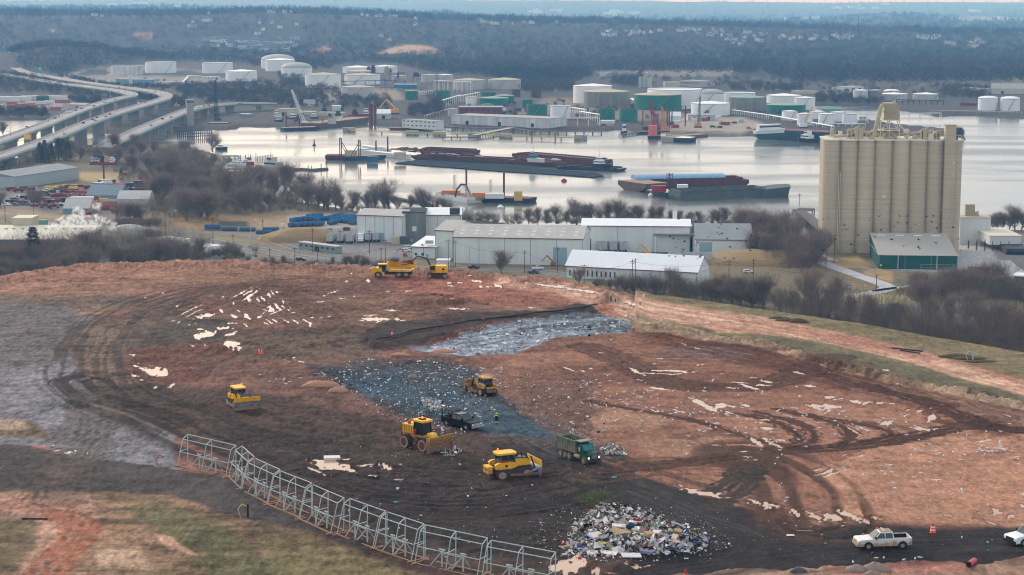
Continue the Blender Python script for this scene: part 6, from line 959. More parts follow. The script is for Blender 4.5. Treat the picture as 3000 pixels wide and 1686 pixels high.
for i in range(26):u=rgt_.uniform(620,1740);w=rgt_.uniform(.5,1.6);hh=rgt_.uniform(1.2,5.2);y=rgt_.uniform(3,24);(MB().box(SX(u)-w,SX(u)+w,y,y+2,hS+.8,hS+.8+hh).bar((SX(u),y,hS+hh*.8),(SX(u)+rgt_.uniform(-7,7),y,hS+1.5),.45)).build('roof_machine',(tanm,slab)[i%2],ts)
rl=MB()
for i in range(60):x=LS*i/59;rl.bar((x,.4,hS+.8),(x,.4,hS+2),.1)
rl.bar((0,.4,hS+2),(LS,.4,hS+2),.12).build('guard_rail',slab,ts)
MB().box(LS-9,LS-3,1.5,5,hS+.8,SZ(1340)).build('roof_cabin',cont[4],ts);MB().bar((LS-10,1,hS+.8),(LS-10,1,SZ(1335)),.3).bar((LS-1,1,hS+.8),(LS-1,1,SZ(1335)),.3).bar((LS-10,1,SZ(1338)),(LS-1,1,SZ(1338)),.3).build('cabin_frame',slab,ts)
MB().box(-4,1.5,-1,5,-1,10).box(-1,2,-2.2,-1,-1,7).build('base_hut',slab,ts)
bldg('silo_annex','white corrugated annex standing right of the silo','building',Q('m4',1925,1155),Q('m4',2232,1160),Q('m4',1925,890)[1],14,wallw,TC,z=GZ)
bldg('conveyor_house','low white building raised on columns at the far right of the silo','building',Q('m4',2232,1146),Q('m4',2548,1146),Q('m4',2232,1074)[1],40,wallw,slab,z=GZ+4)
t=thing('column_row','row of brown columns under the raised white building','columns',P(*Q('m4',2080,1225)));b=MB()
for i in range(12):b.bar((i*2.4-4,(i%2)*8,0),(i*2.4-4,(i%2)*8,6),.4)
b.build('columns_frame',rustm,t)
box_thing('dust_collector','tan ribbed dust collector on the white annex roof','dust collector',Q('m4',2052,1155-0),19,8,24,tanm,0,hS*.0+54-0)if 0 else None
p=P(*Q('m4',2050,1100));hA=ZT(*Q('m4',2050,1155),Q('m4',2050,890)[1]);t=thing('dust_collector','tan ribbed dust collector on the white annex roof','dust collector',(P(*Q('m4',2050,1155))[0],P(*Q('m4',2050,1155))[1]+8,GZ+hA+.4),0,None,.32);b=MB().box(-9,9,-4,4,0,22)
for i in range(10):b.box(-8.6+i*1.8,-8.1+i*1.8,-4.3,-4,1,21)
b.build('body',tanm,t);MB().cyl((9,0,5),(17,0,7),2.5,n=10).box(10,18,-2,2,0,3).build('fan',tanm,t)
barge(Q('m4',2310,1200),Q('m4',2400,1262),14,3.5,drk,hullk,'dark open hopper wagon under the raised white building',GZ,name='hopper_wagon',cat='wagon')
bldg('canopy','white canopy roof at the right edge below the silo yard','canopy',Q('n4',2470,330),Q('n4',2760,345),Q('n4',2470,240)[1],12,drk,roofw);box_thing('scrap_container','rust brown container behind the leafless trees at the right','container',Q('n4',2120,215),11,3.5,3.6,mat('old_rust',(92,58,54),.9,var=.1),0);t=thing('truck_scale','pale platform frame beside the green building','platform',P(*Q('m4',1990,1300)),0,None,.33);MB().box(-9,9,-3,3,14,17).build('deck',slab,t);b=MB();[b.bar((x,y,0),(x,y,14),.4)for x in(-8,0,8)for y in(-2,2)];b.build('legs_frame',slab,t)
binb=mat('bin_blue',(34,112,158),.6,var=.14,scale=.3,dirt=((90,70,60),.2,1.6));binr=mat('bin_inside_rust',(104,66,58),.9,var=.2);trw=mat('trailer_silver',(176,180,182),.5,var=.1,scale=.3,dirt=((120,104,90),.3,1.5))
def bin_proto(L_=7.,W_=2.6,H_=2.2,m=binb,fill=None,name='waste_bin',legs=False):
 t=thing(name,'x','waste bin');w=.12;z0=.3 if not legs else 1.2
 b=MB().box(-L_/2,L_/2,-W_/2,-W_/2+w,z0,H_).box(-L_/2,L_/2,W_/2-w,W_/2,z0,H_).box(-L_/2,-L_/2+w,-W_/2+w,W_/2-w,z0,H_).box(L_/2-w,L_/2,-W_/2+w,W_/2-w,z0,H_)
 for i in range(6):x=-L_/2+.6+i*(L_-1.2)/5;b.box(x-.1,x+.1,-W_/2-.1,W_/2+.1,z0+.1,H_-.15)if i else None
 b.build('side_walls',m,t);MB().box(-L_/2+w,L_/2-w,-W_/2+w,W_/2-w,z0,z0+.2 if not fill else H_-.3).build('floor' if not fill else 'load',fill or binr,t);MB().box(L_/2,L_/2+.1,-W_*.4,W_*.4,z0+.2,H_-.1).build('tailgate',m,t);return t
bp=bin_proto();bp2=bin_proto(fill=mat('bin_tarp',(130,150,162),.8,var=.15))
i0=0;SC_=1.3
rows=[(380,950,10),(440,950,10),(505,945,10),(572,940,10),(632,940,10),(772,925,5),(395,900,0),(455,893,0),(510,888,0),(570,885,0),(640,890,0),(700,885,0),(740,880,0),(862,905,10),(930,910,10),(985,925,10),(800,890,0),(880,880,0),(945,885,0),(560,862,0),(620,858,0),(825,858,0),(900,868,0),(965,868,0)]
for u,v,_ in sorted(rows,key=lambda r_:(-r_[1],r_[0])):
 p=P(*Q('m2',u,v+30));dup(bp2 if i0 in(2,5,10)else bp,p,radians(62),'blue roll-off bin parked left of the warehouse, %s counting from the front row'%nth(i0),'blue roll-off bins',SC_ if i0 else SC_);i0+=1
for i,(T_,u,v)in enumerate((('m1',2140,1010),('m1',2310,1018),('m1',2490,1022),('m2',80,1050),('m2',150,1020))):dup(bp,P(*Q(T_,u,v)),0 if T_=='m1' else.2,'blue roll-off bin beside the road, %s from the left'%nth(i),'blue bins along the road',(1.45,1.2,1.5 if i<1 else 1.0),name='waste_bin')
drop(bp);drop(bp2)
def trailer_proto(m,fill):
 t=bin_proto(15,2.6,4.,m,fill,'tipper_trailer',True);t['category']='trailer'
 for x in(5,6.3,-4.5):
  for s_ in(-1,1):MB().cyl((x,s_*.8,.52),(x,s_*1.3,.52),.52,n=10).build('wheel',tyre,t)
 return t
lit_=mat('mixed_rubbish',(150,142,136),.95,var=.5,scale=2.5);tp=trailer_proto(trw,None);tpf=trailer_proto(trw,lit_)
for i,(u,v,f_)in enumerate(((760,1150,0),(865,1145,0),(955,1150,0),(1145,1135,0),(1235,1135,1),(1325,1130,1))):dup(tpf if f_ else tp,P(*Q('m2',u,v-12)),radians(84 if u<1200 else 76),'%s tipper trailer nose-out before the left warehouse, %s from the left'%('rubbish-filled' if f_ else 'empty silver',nth(i)),'tipper trailers before the left warehouse',(.9,1.4,1.35))
for i,(u,v,f_)in enumerate(((900,1240,1),(1000,1240,0),(1100,1238,1))):dup(tpf if f_ else tp,P(*Q('m3',u,v-10)),radians(98),'%s tipper trailer in the yard of the grey-green hall, %s from the left'%('loaded' if f_ else 'empty',nth(i)),'tipper trailers in the shed yard',(.9,1.75,1.6))
dup(tpf,P(*Q('m3',1790,1345)),0,'long white open trailer heaped with rubbish behind the white-roofed shed','tipper trailers in the shed yard',(1.6,1.6,1.5));drop(tp);drop(tpf)
def truck(c,rz,cabm,boxm,label,L_=8.,z=GZ,H_=3.6,sc_=1.,name='box_truck',cat='truck',grp=None):
 t=thing(name,label,cat,P(*c,z),rz,grp,sc_);MB().side([(L_/2-2.2,.7),(L_/2,.7),(L_/2,1.7),(L_/2-.5,1.9),(L_/2-.8,2.8),(L_/2-2.2,2.8)],-1.1,1.1).build('cab',cabm,t);MB().side([(L_/2-.64,1.95),(L_/2-.84,2.65),(L_/2-1.6,2.65),(L_/2-1.6,1.95)],-1.13,1.13).build('window',winm,t)
 MB().box(-L_/2,L_/2-2.4,-1.25,1.25,1.,H_).build('cargo_box',boxm,t)
 for x in(-L_/2+1.6,L_/2-1.2):
  for s_ in(-1,1):MB().cyl((x,s_*.8,.5),(x,s_*1.15,.5),.5,n=10).build('wheel',tyre,t)
 return t
truck(Q('m2',1057,1130),radians(-88),cp[0],whb,'white box truck facing out between the tipper trailers',8,sc_=1.45)
for i,(u,v)in enumerate(((1600,1170),(1680,1180),(1760,1195),(1830,1240),(1900,1240),(1975,1248),(2050,1255),(2125,1262))):truck(Q('m1',u,v),radians(212),cp[0],whb,'white box trailer in the row by the road, %s from the left'%nth(i),15,H_=4.2,sc_=1.25,name='semi_trailer',cat='trailer',grp='white box trailers parked in a row')
truck(Q('m1',1120,1235),.1,cp[0],whb,'white van body half hidden among the trees by the trailer row',12,sc_=1.2)
for T_,u,v,k,ci,rz,lb in(('m2',1535,1200,'suv',0,0,'white SUV behind another beside the lean-to office'),('m2',1510,1230,'suv',0,0,'front white SUV beside the lean-to office'),('m2',1562,1140,'suv',1,-1.4,'grey car at the dark sheds'),('m2',450,1320,'suv',2,0,'black SUV on the lower road behind the crest'),('m2',2190,1400,'pickup',2,3,'dark green pickup on the road before the main shed'),('m3',258,1410,'pickup',0,0,'white pickup near the landfill crest road'),('m3',215,1448,'pickup',4,0,'dark blue pickup beside the white one at the crest road'),('n4',1290,555,'suv',3,0,'dark red car on the road behind the right trees'),('m1',172,222,'sedan',0,1.2,'white car at the merging ramp by the lower bridge'),('m3',2380,1443,'suv',0,0,'pale car at the grass mound by the sheds')):car(k,ci,P(*Q(T_,u,v)),rz,lb,'cars around the sheds',1.15)
for T_,u,v,L_,W_,H_,m_,lb in(('m2',1405,1150,4.8,3.5,4.5,tanw,'tan storage shed with open dark doorway by the yard'),('m2',1485,1150,4.8,3.5,4.5,mat('slate_shed',(76,88,96),.7),'slate-coloured storage shed beside the tan one'),('m2',265,985,1.7,1.7,2.8,cp[0],'lone portable toilet on the grass by the blue bins'),('m2',735,1030,4,2.4,2.4,teal,'teal skid unit in front of the blue bins'),('m2',910,1015,4.5,2.4,2,rustm,'rusty bin in front of the blue bins'),('m2',600,1235,0,0,0,None,'')):
 if m_:box_thing('yard_unit',lb,'storage unit',Q(T_,u,v),L_,W_,H_,m_,.2,GZ,None,False)
bldg('office_trailer','long grey-green office trailer on the bank above the lower road','building',Q('m2',428,1200),Q('m2',802,1250),Q('m2',428,1135)[1],5,mat('office_green',(132,148,142),.8,var=.06),TGr,0,7,1,1);bldg('guard_hut','white blank box hut before the main shed','hut',Q('m2',1820,1385),Q('m2',1950,1385),Q('m2',1820,1320)[1],6,wallw,TW)
excav_far(Q('m3',1370,1270),GZ,mat('excavator_yellow',(220,162,44)),'orange excavator in the shed yard',.55);excav_far(Q('m3',415,1375),GZ,mat('loader_orange',(150,96,56)),'brown loader at the blue shed door',.5);excav_far(Q('m2',1500,1275),GZ,mat('loader_orange',(170,120,60)),'small backhoe beside the lean-to office',.4)
bldg('warehouse','long pale grey warehouse left of the salvage yard','warehouse',Q('m1',150,600),Q('m1',795,500),Q('m1',150,480)[1],20,mat('salvage_wall',(164,174,176),.8,var=.05),roofg,0,0,1,0,slant=3.);bldg('shed','blue-grey gabled shed in the middle of the salvage yard','shed',Q('m1',866,690),Q('m1',1200,695),Q('m1',866,660)[1],26,mat('bluegrey_wall',(120,142,154),.7),mat('bluegrey_roof',(108,128,138),.6),7);bldg('shed','grey gabled shed behind the steam plume','shed',Q('m1',636,850),Q('m1',900,850),Q('m1',636,795)[1],22,mat('bluegrey_wall',(120,142,154)),TGr,6);bldg('shed','flat white workshop strip with dark doorways in the salvage yard','workshop',Q('m1',700,735),Q('m1',975,735),Q('m1',700,690)[1],10,wallw,TGr,0,5);bldg('shed','pale quonset workshop behind the bare trees of the yard','shed',Q('m1',1180,820),Q('m1',1500,820),Q('m1',1180,700)[1],22,TGr,TGr,5);bldg('shed','small roof canopy at the back of the salvage yard','shed',Q('m1',1040,540),Q('m1',1165,530),Q('m1',1040,515)[1],8,drk,TGr)
sal=[(380,660,0,2),(440,660,2,2),(500,665,2,1),(550,650,0,2),(600,632,0,2),(230,705,0,2),(360,690,0,1),(90,730,2,0),(65,765,0,0),(150,710,2,0),(15,740,1,0),(440,725,3,2),(510,735,1,1),(560,690,3,2),(620,690,3,2),(700,640,3,2),(740,660,3,1),(790,665,3,1),(840,670,3,1),(610,760,0,1),(540,745,1,1),(540,795,1,2),(460,785,1,2),(300,765,1,1),(220,760,1,0),(160,765,1,0),(900,600,3,2),(975,605,4,3),(1060,600,3,2),(1110,585,1,2),(1190,605,3,1),(1235,605,5,3),(1300,615,3,1),(1350,620,0,1),(1400,625,3,2),(1440,600,1,2),(1420,575,4,3),(680,720,3,1),(880,760,3,2),(950,765,3,2),(1100,560,2,2),(1045,560,4,2)]
sal+=[(R.uniform(60,860),R.uniform(590,790),R.choice((0,1,3,3,3,2)),R.choice((0,1,2,2)))for _ in range(46)]+[(R.uniform(880,1460),R.uniform(570,640),R.choice((3,3,4,0)),R.choice((1,2,3)))for _ in range(12)]
vm=cp+[mat('truck_pink_red',(206,70,96),.5)];cn2=['white','khaki','black','red','blue','pink-red'];vm[1]=mat('khaki_paint',(164,146,108),.7)
for i,(u,v,ci,k)in enumerate(sorted(sal)):
 c_=Q('m1',u,v);lb='%s %s in the salvage yard, %s from the left'%(cn2[ci],('car','pickup','dump truck','box truck')[k],nth(i));rz=R.choice((-.3,.2,2.9,.6))
 if k==3:truck(c_,rz,vm[3],vm[ci],lb,10,H_=4.4,sc_=1.15,grp='vehicles in the salvage yard')
 elif k==2:truck(c_,rz,vm[ci],drk if ci in(0,2)else rustm,lb,8,H_=2.8,sc_=1.1,name='dump_truck',grp='vehicles in the salvage yard')
 elif k==1 and ci<5 and ci!=1:car('pickup',ci,P(*c_),rz,lb,'vehicles in the salvage yard',1.15)
 else:car('suv',ci if ci!=1 else 1,P(*c_),rz,lb,'vehicles in the salvage yard',1.1)
for i,(u,v,L_,y_)in enumerate(sorted(((520,600,12,1),(620,590,10,1),(700,585,12,1),(740,600,7,1),(1040,730,8,1),(770,640,14,0),(820,650,12,0),(1460,590,5,1)))):box_thing('steel_stack','%s frame of scrap machinery in the salvage yard, %s from the left'%(('red','yellow')[y_],nth(i)),'machinery',Q('m1',u,v),L_,3,2.4,(yel if y_ else crr),R.uniform(-.3,.3))
for i,(a,b_,lb)in enumerate((((1500,590),(1425,490),'folded lattice crane boom with red head at the yard edge'),((1320,560),(1270,450),'tan crane boom with red head left of the other boom'),((880,860),(985,690),'long tan crane boom leaning right by the steam'),((1160,835),(1105,775),'short tan boom at the rusty heap'))):
 p=P(*Q('m1',*a));h=ZT(*Q('m1',*a),Q('m1',*b_)[1]);dx=(Q('m1',*b_)[0]-Q('m1',*a)[0])/S(*Q('m1',*a));t=thing('crane_boom',lb,'crane',p);b=MB();lattice(b,(0,0,.5),(dx,0,h),1.6,1.2,8);b.build('boom',mat('boom_tan',(176,146,108),.7),t);MB().box(dx-2,dx+1,-1.2,1.2,h-1,h+1.5).build('boom_head',mat('boom_head_red',(150,72,64),.7),t);MB().box(-2.5,2.5,-1.4,1.4,0,2.2).build('cab',crr,t)
p=P(*Q('m1',1045,520));h=ZT(*Q('m1',1045,520),Q('m1',1045,262)[1]);sB=S(*Q('m1',1045,520));W2=268*K/sB/2;HB=84*K/sB;t=thing('billboard','large roadside billboard reading MONTH of GIVING above the salvage yard','billboard',p);MB().cyl((0,.6,-.5),(0,.6,h-HB),.7,n=10).build('post',rustm,t)
pn=MB().box(-W2,W2,-.3,.5,h-HB,h).build('panel',mat('billboard_navy',(34,58,92),.5,var=.03),t);MB().box(-W2,W2,-.4,-.32,h-HB,h-HB*.8).build('banner',crr,t);MB().box(-W2,W2,-.9,.6,h-HB-.7,h-HB).build('catwalk',mat('dark_red_catwalk',(90,40,44),.7),t);MB().box(W2*.1,W2*.42,-.38,-.31,h-HB*.8,h).build('photo_patch',mat('billboard_food',(206,150,84),.6,var=.3,scale=.5),t)
def text(s_,size,loc,m_,parent,nm='lettering',al='LEFT'):
 cu=bpy.data.curves.new(nm,'FONT');cu.body=s_;cu.size=size;cu.extrude=.02;cu.align_x=al;cu.offset=size*.02;o=bpy.data.objects.new(nm,cu);C.objects.link(o);dg=bpy.context.evaluated_depsgraph_get();me=bpy.data.meshes.new_from_object(o.evaluated_get(dg));bpy.data.objects.remove(o)
 n_=bpy.data.objects.new(nm,me);C.objects.link(n_);me.materials.clear();me.materials.append(m_);n_.location=loc;n_.rotation_euler=(pi/2,0,0);n_.parent=parent;return n_
lw=mat('letter_white',(235,235,232),.6,var=.01);text('MONTH',HB*.26,(-W2*.96,-.42,h-HB*.38),lw,t);text('of',HB*.18,(-W2*.25,-.42,h-HB*.38),lw,t);text('GIVING',HB*.36,(-W2*.98,-.42,h-HB*.72),lw,t);text('MARCH',HB*.12,(-W2*.96,-.42,h-HB*.12),lw,t)
b=MB();b.add([(W2*.66+W2*.32*cos(a),-.44,h-HB*.47+HB*.44*sin(a))for a in[2*pi*k/28 for k in range(28)]],[tuple(range(28))]);b.build('oval_logo',mat('logo_blue',(44,92,164),.5,var=.02),t);b=MB();b.add([(W2*.66+W2*.26*cos(a),-.47,h-HB*.47+HB*.35*sin(a))for a in[2*pi*k/28 for k in range(28)]],[tuple(range(28))]);b.build('oval_logo',lw,t)
text("Jersey",HB*.26,(W2*.66,-.5,h-HB*.44),crr,t,al='CENTER');text("Mike's",HB*.26,(W2*.66,-.5,h-HB*.66),crr,t,al='CENTER');text("SUBS",HB*.1,(W2*.66,-.5,h-HB*.8),mat('logo_blue',(44,92,164)),t,al='CENTER')
tf_,Lf,hf=hall('factory','low cream-roofed factory at the left with steam rising from it',Q('m1',-260,1200),Q('m1',820,1200),Q('m1',0,1105)[1],56,mat('factory_wall',(110,116,112),.8),mat('factory_roof',(206,200,184),.8,var=.06,scale=.1),rise=2.,mono=True,trimz=False,ribs=0,cat='factory');bldg('factory_penthouse','cream boxy plant room standing on the factory roof','plant room',Q('m1',125,985),Q('m1',325,985),Q('m1',125,895)[1],16,tanw,mat('factory_roof',(206,200,184)),z=9.3);
for i,u in enumerate((60,140,230,330,460,530,640,760,820)):box_thing('roof_vent','small roof vent on the cream factory roof, %s from the left'%nth(i),'vent',Q('m1',u,1010),1.6,1.6,1.2,TGr,0,9.6,'factory roof vents',False)
box_thing('cooling_unit','pale green cooling units behind the factory plant room','cooler',Q('m1',410,985),9,4,5,TL,0,GZ,None,False)
sm=bpy.data.materials.new('steam_volume');sm.use_nodes=True;N=sm.node_tree.nodes;N.remove(N['Principled BSDF']);pv=N.new('ShaderNodeVolumePrincipled');pv.inputs['Color'].default_value=(1,1,1,1);pv.inputs['Anisotropy'].default_value=.3;tcs=N.new('ShaderNodeTexCoord');ns=N.new('ShaderNodeTexNoise');ns.inputs['Scale'].default_value=.35;ns.inputs['Detail'].default_value=5;sm.node_tree.links.new(tcs.outputs['Object'],ns.inputs['Vector']);mrs=N.new('ShaderNodeMapRange');mrs.inputs[1].default_value=.5;mrs.inputs[2].default_value=.62;mrs.inputs[3].default_value=0;mrs.inputs[4].default_value=.32;sm.node_tree.links.new(ns.outputs[0],mrs.inputs[0]);sm.node_tree.links.new(mrs.outputs[0],pv.inputs['Density']);sm.node_tree.links.new(pv.outputs[0],N['Material Output'].inputs['Volume'])
def blobs(name,lst,T_,label,m_):
 b=MB()
 for u,v,r_,z_ in lst:
  r_*=.8;z_=12+(z_-24)*.8;p=P(*Q(T_,u,v),z_);ph=[(max(.05,r_*sin(pi*k/8)),p[2]-r_*.8*cos(pi*k/8))for k in range(9)];b.lathe(ph,14,0,(p[0],p[1]))
 o=b.build(name,m_);tag(o,label,kind='stuff');return o
blobs('steam',[(540,960,5,26),(600,950,6,26),(660,935,7,26),(720,920,7,27),(780,900,6,28),(790,850,6,28),(830,940,6,26),(880,930,7,26),(940,925,7,26),(980,900,5,28),(1120,950,5,24),(1140,980,5,22),(1050,920,4,24),(980,775,5,26),(770,800,4,28)],'m1','white steam drifting over the factory roof',sm)
for T_,u,v,rx,ry,hh,m_,lb in(('m2',480,1115,26,12,8,mat('dry_grass_mound',(146,122,88),.95,var=.2),'tan grassy mound in front of the blue bins'),('m1',1300,1000,11,5,3,TGr,'pale gravel heap beside the road'),('m1',1275,960,14,9,5,mat('brush_brown',(74,60,56),.95,var=.3),'dark brown brush mound beside the road'),('m3',2480,1330,36,20,7,mat('dry_grass_mound',(146,122,88)),'grassy mound right of the last shed'),('m1',1110,800,14,10,6,mat('scrap_brown',(110,76,68),.95,var=.3,scale=.8),'reddish scrap heap in the salvage yard')):
 p=P(*Q(T_,u,v));b=MB();n_=18;b.lathe([(1*s_,z_)for s_,z_ in((1.15,-1),(1,.3),(.8,.5),(.5,.85),(.2,.98),(.01,1))],20);b.v=[(x*rx*(1+.12*sin(5*atan2(y,x))),y*ry,z_*hh)for x,y,z_ in b.v];o=b.build('mound',m_,loc=p,smooth=True);tag(o,lb,'mound')
pl=[('m1',342,865,560,'w'),('m1',54,935,770,'w'),('m1',1190,985,770,'w'),('m1',1178,1000,870,'w'),('m1',1665,1055,815,'w'),('m1',1735,1020,828,'l'),('m1',2145,1150,880,'w'),('m1',2525,1130,922,'l'),('m1',2348,1230,1055,'w'),('m2',70,1070,900,'w'),('m2',140,1365,1190,'w'),('m2',392,1355,1185,'w'),('m2',325,1350,1260,'l'),('m2',572,1240,990,'w'),('m2',622,1370,1205,'w'),('m2',848,1240,1010,'w'),('m2',1142,1250,1010,'w'),('m2',1302,1360,1100,'w'),('m2',1260,1370,1180,'w'),('m2',1675,1290,1145,'w'),('m2',1935,1385,1100,'w'),('m2',2005,1385,1110,'w'),('m2',2087,1340,1230,'w'),('m2',2150,1400,1185,'l'),('m3',125,1443,1215,'w'),('m3',458,1443,1180,'w'),('n3',725,325,120,'w'),('n3',1210,360,70,'w'),('n3',1240,330,58,'w'),('n3',2425,400,60,'w'),('n3',2180,400,70,'w'),('m4',298,1250,1050,'w'),('m4',582,1430,1243,'w'),('m4',665,1345,1050,'w'),('m4',150,1080,920,'w'),('n4',918,550,345,'l'),('n4',1088,400,215,'w'),('n4',2540,520,350,'w'),('n4',2090,460,370,'w'),('m4',315,760,645,'w'),('m2',570+0,350+0,345,'w')]
prev=None;i0=0
for T_,u,vb,vt,k in sorted(pl,key=lambda a_:q(*a_[:3])[0]):
 c_=Q(T_,u,vb)
 if vb-vt<20:continue
 pole(c_,Q(T_,u,vt)[1],('wooden utility pole' if k=='w' else 'curved-arm street lamp')+' along the near-bank roads, %s from the left'%nth(i0),GZ,rustm if k=='w' else TGr,.22,k=='w','utility_pole' if k=='w' else 'street_lamp','poles along the near-bank roads',k=='l',R.uniform(-.4,.4));i0+=1
wire=mat('wire_black',(30,32,36),.6)
def cable(a,b,sag,label):
 n_=10;t=MB();t.tube([(a[0]+(b[0]-a[0])*k/n_,a[1]+(b[1]-a[1])*k/n_,a[2]+(b[2]-a[2])*k/n_-sag*4*(k/n_)*(1-k/n_))for k in range(n_+1)],.05,4);tag(t.build('power_cable',wire),label,'cable','power cables')
def top(T_,u,vb,vt):c_=Q(T_,u,vb);p=P(*c_);return(p[0],p[1],GZ+ZT(*c_,Q(T_,u,vt)[1])*.93)
ct=[top('m2',392,1355,1185),top('m2',622,1370,1205),top('m2',1260,1370,1180),top('m2',1935,1385,1100),top('m3',125,1443,1215),top('n3',725,325,120),top('n3',1210,360,70),top('n3',2180,400,70),top('n4',1088,400,215),top('n4',2540,520,350)]
for i,(a,b_)in enumerate(zip(ct,ct[1:])):cable(a,b_,2.5,'sagging black power cable, %s span from the left'%nth(i))
gantry(Q('n4',815,410),Q('n4',815,325)[1],11,16,sb,'blue board sign among the trees at the right',GZ,0,2)
yw_=mat('machine_yellow',(238,178,34),.45,var=.06,scale=1.2,dirt=((150,118,84),.3,1.9,.5));ywm=mat('muddy_yellow',(204,154,70),.75,var=.15,scale=1.2,dirt=((120,92,76),.2,3,.6));glass=mat('cab_glass',(34,56,58),.08,var=.1,spec=.6);trk=mat('muddy_track',(74,60,54),.95,var=.3,scale=3.,bump=.05);chr_=mat('engine_grey',(70,78,88),.5,var=.1);blad=mat('worn_blade_steel',(144,156,168),.45,.3,var=.15,scale=1.5,dirt=((120,92,78),.3,1.2,.6));redm=mat('red_extinguisher',(200,30,40),.4);orl=mat('beacon_orange',(255,120,30),.4,emit=1.5);rim_=mat('muddy_rim',(150,132,116),.9,var=.2)
def at(label,name,cat,a,b=None,rz=None,sc_=1.,grp=None,mid=None):
 if b:c_,ang,l_=head(a,b,deck_z(*a));c_=(*c_[:2],deck_z((a[0]+b[0])/2,(a[1]+b[1])/2))
 else:c_=D(*a);ang=rz
 return thing(name,label,cat,c_,ang if rz is None else rz,grp,sc_)
def tracks(t,L_,y,w,h,n=22):
 for s_ in(-1,1):
  b=MB();y0,y1=s_*y-w/2,s_*y+w/2;r_=h/2;pr=[(L_/2-r_+r_*cos(a),r_+r_*sin(a))for a in[-pi/2+pi*k/6 for k in range(7)]]+[(-L_/2+r_*1.1+r_*cos(a),r_*1.1+r_*1.1*sin(a))for a in[pi/2+pi*k/6 for k in range(7)]]
  pr=[(x,max(z,0))for x,z in pr];b.side(pr,y0,y1)
  P_=[Vector((x,0,z))for x,z in pr]+[Vector((pr[0][0],0,pr[0][1]))];tot=sum((p-q_).length for p,q_ in zip(P_,P_[1:]));k=0;acc=0
  for p,q_ in zip(P_,P_[1:]):
   l_=(q_-p).length
   while k*tot/(n*2)<acc+l_:v=p.lerp(q_,(k*tot/(n*2)-acc)/max(l_,1e-6));b.box(v.x-.05,v.x+.05,y0-.02,y1+.02,v.z-.05,v.z+.05);k+=1
   acc+=l_
  o=b.build('track',trk,t)
  for x,r2 in((L_/2-r_,r_*.8),(-L_/2+r_*1.1,r_*.85)):MB().cyl((x,s_*(y+w/2*.7),r_),(x,s_*(y+w/2+.06),r_),r2,n=16).build('wheel',rim_,o)
def cab(t,x0,x1,w,z0,z1,m_=chr_,rm=yw_,ov=.25):
 MB().box(x0,x1,-w,w,z0,z0+.35).build('cab',m_,t);g=MB().side([(x0+.06,z0+.3),(x1-.06,z0+.3),(x1-.22,z1),(x0+.12,z1)],-w+.04,w-.04);g.build('cab_glass',glass,t)
 f_=MB()
 for x,xt in((x0,x0+.06),(x1,x1-.18),((x0+x1)/2,(x0+x1)/2)):
  for s_ in(-1,1):f_.bar((x,s_*w,z0),(xt,s_*w,z1),.11)
 f_.build('cab_frame',m_,t);MB().prism([(x0-ov*1.6,-w*.7),(x0-ov,-w-.1),(x1+ov*.6,-w-.1),(x1+ov*1.2,-w*.6),(x1+ov*1.2,w*.6),(x1+ov*.6,w+.1),(x0-ov,w+.1),(x0-ov*1.6,w*.7)],z1,z1+.26).build('cab_roof',rm,t)
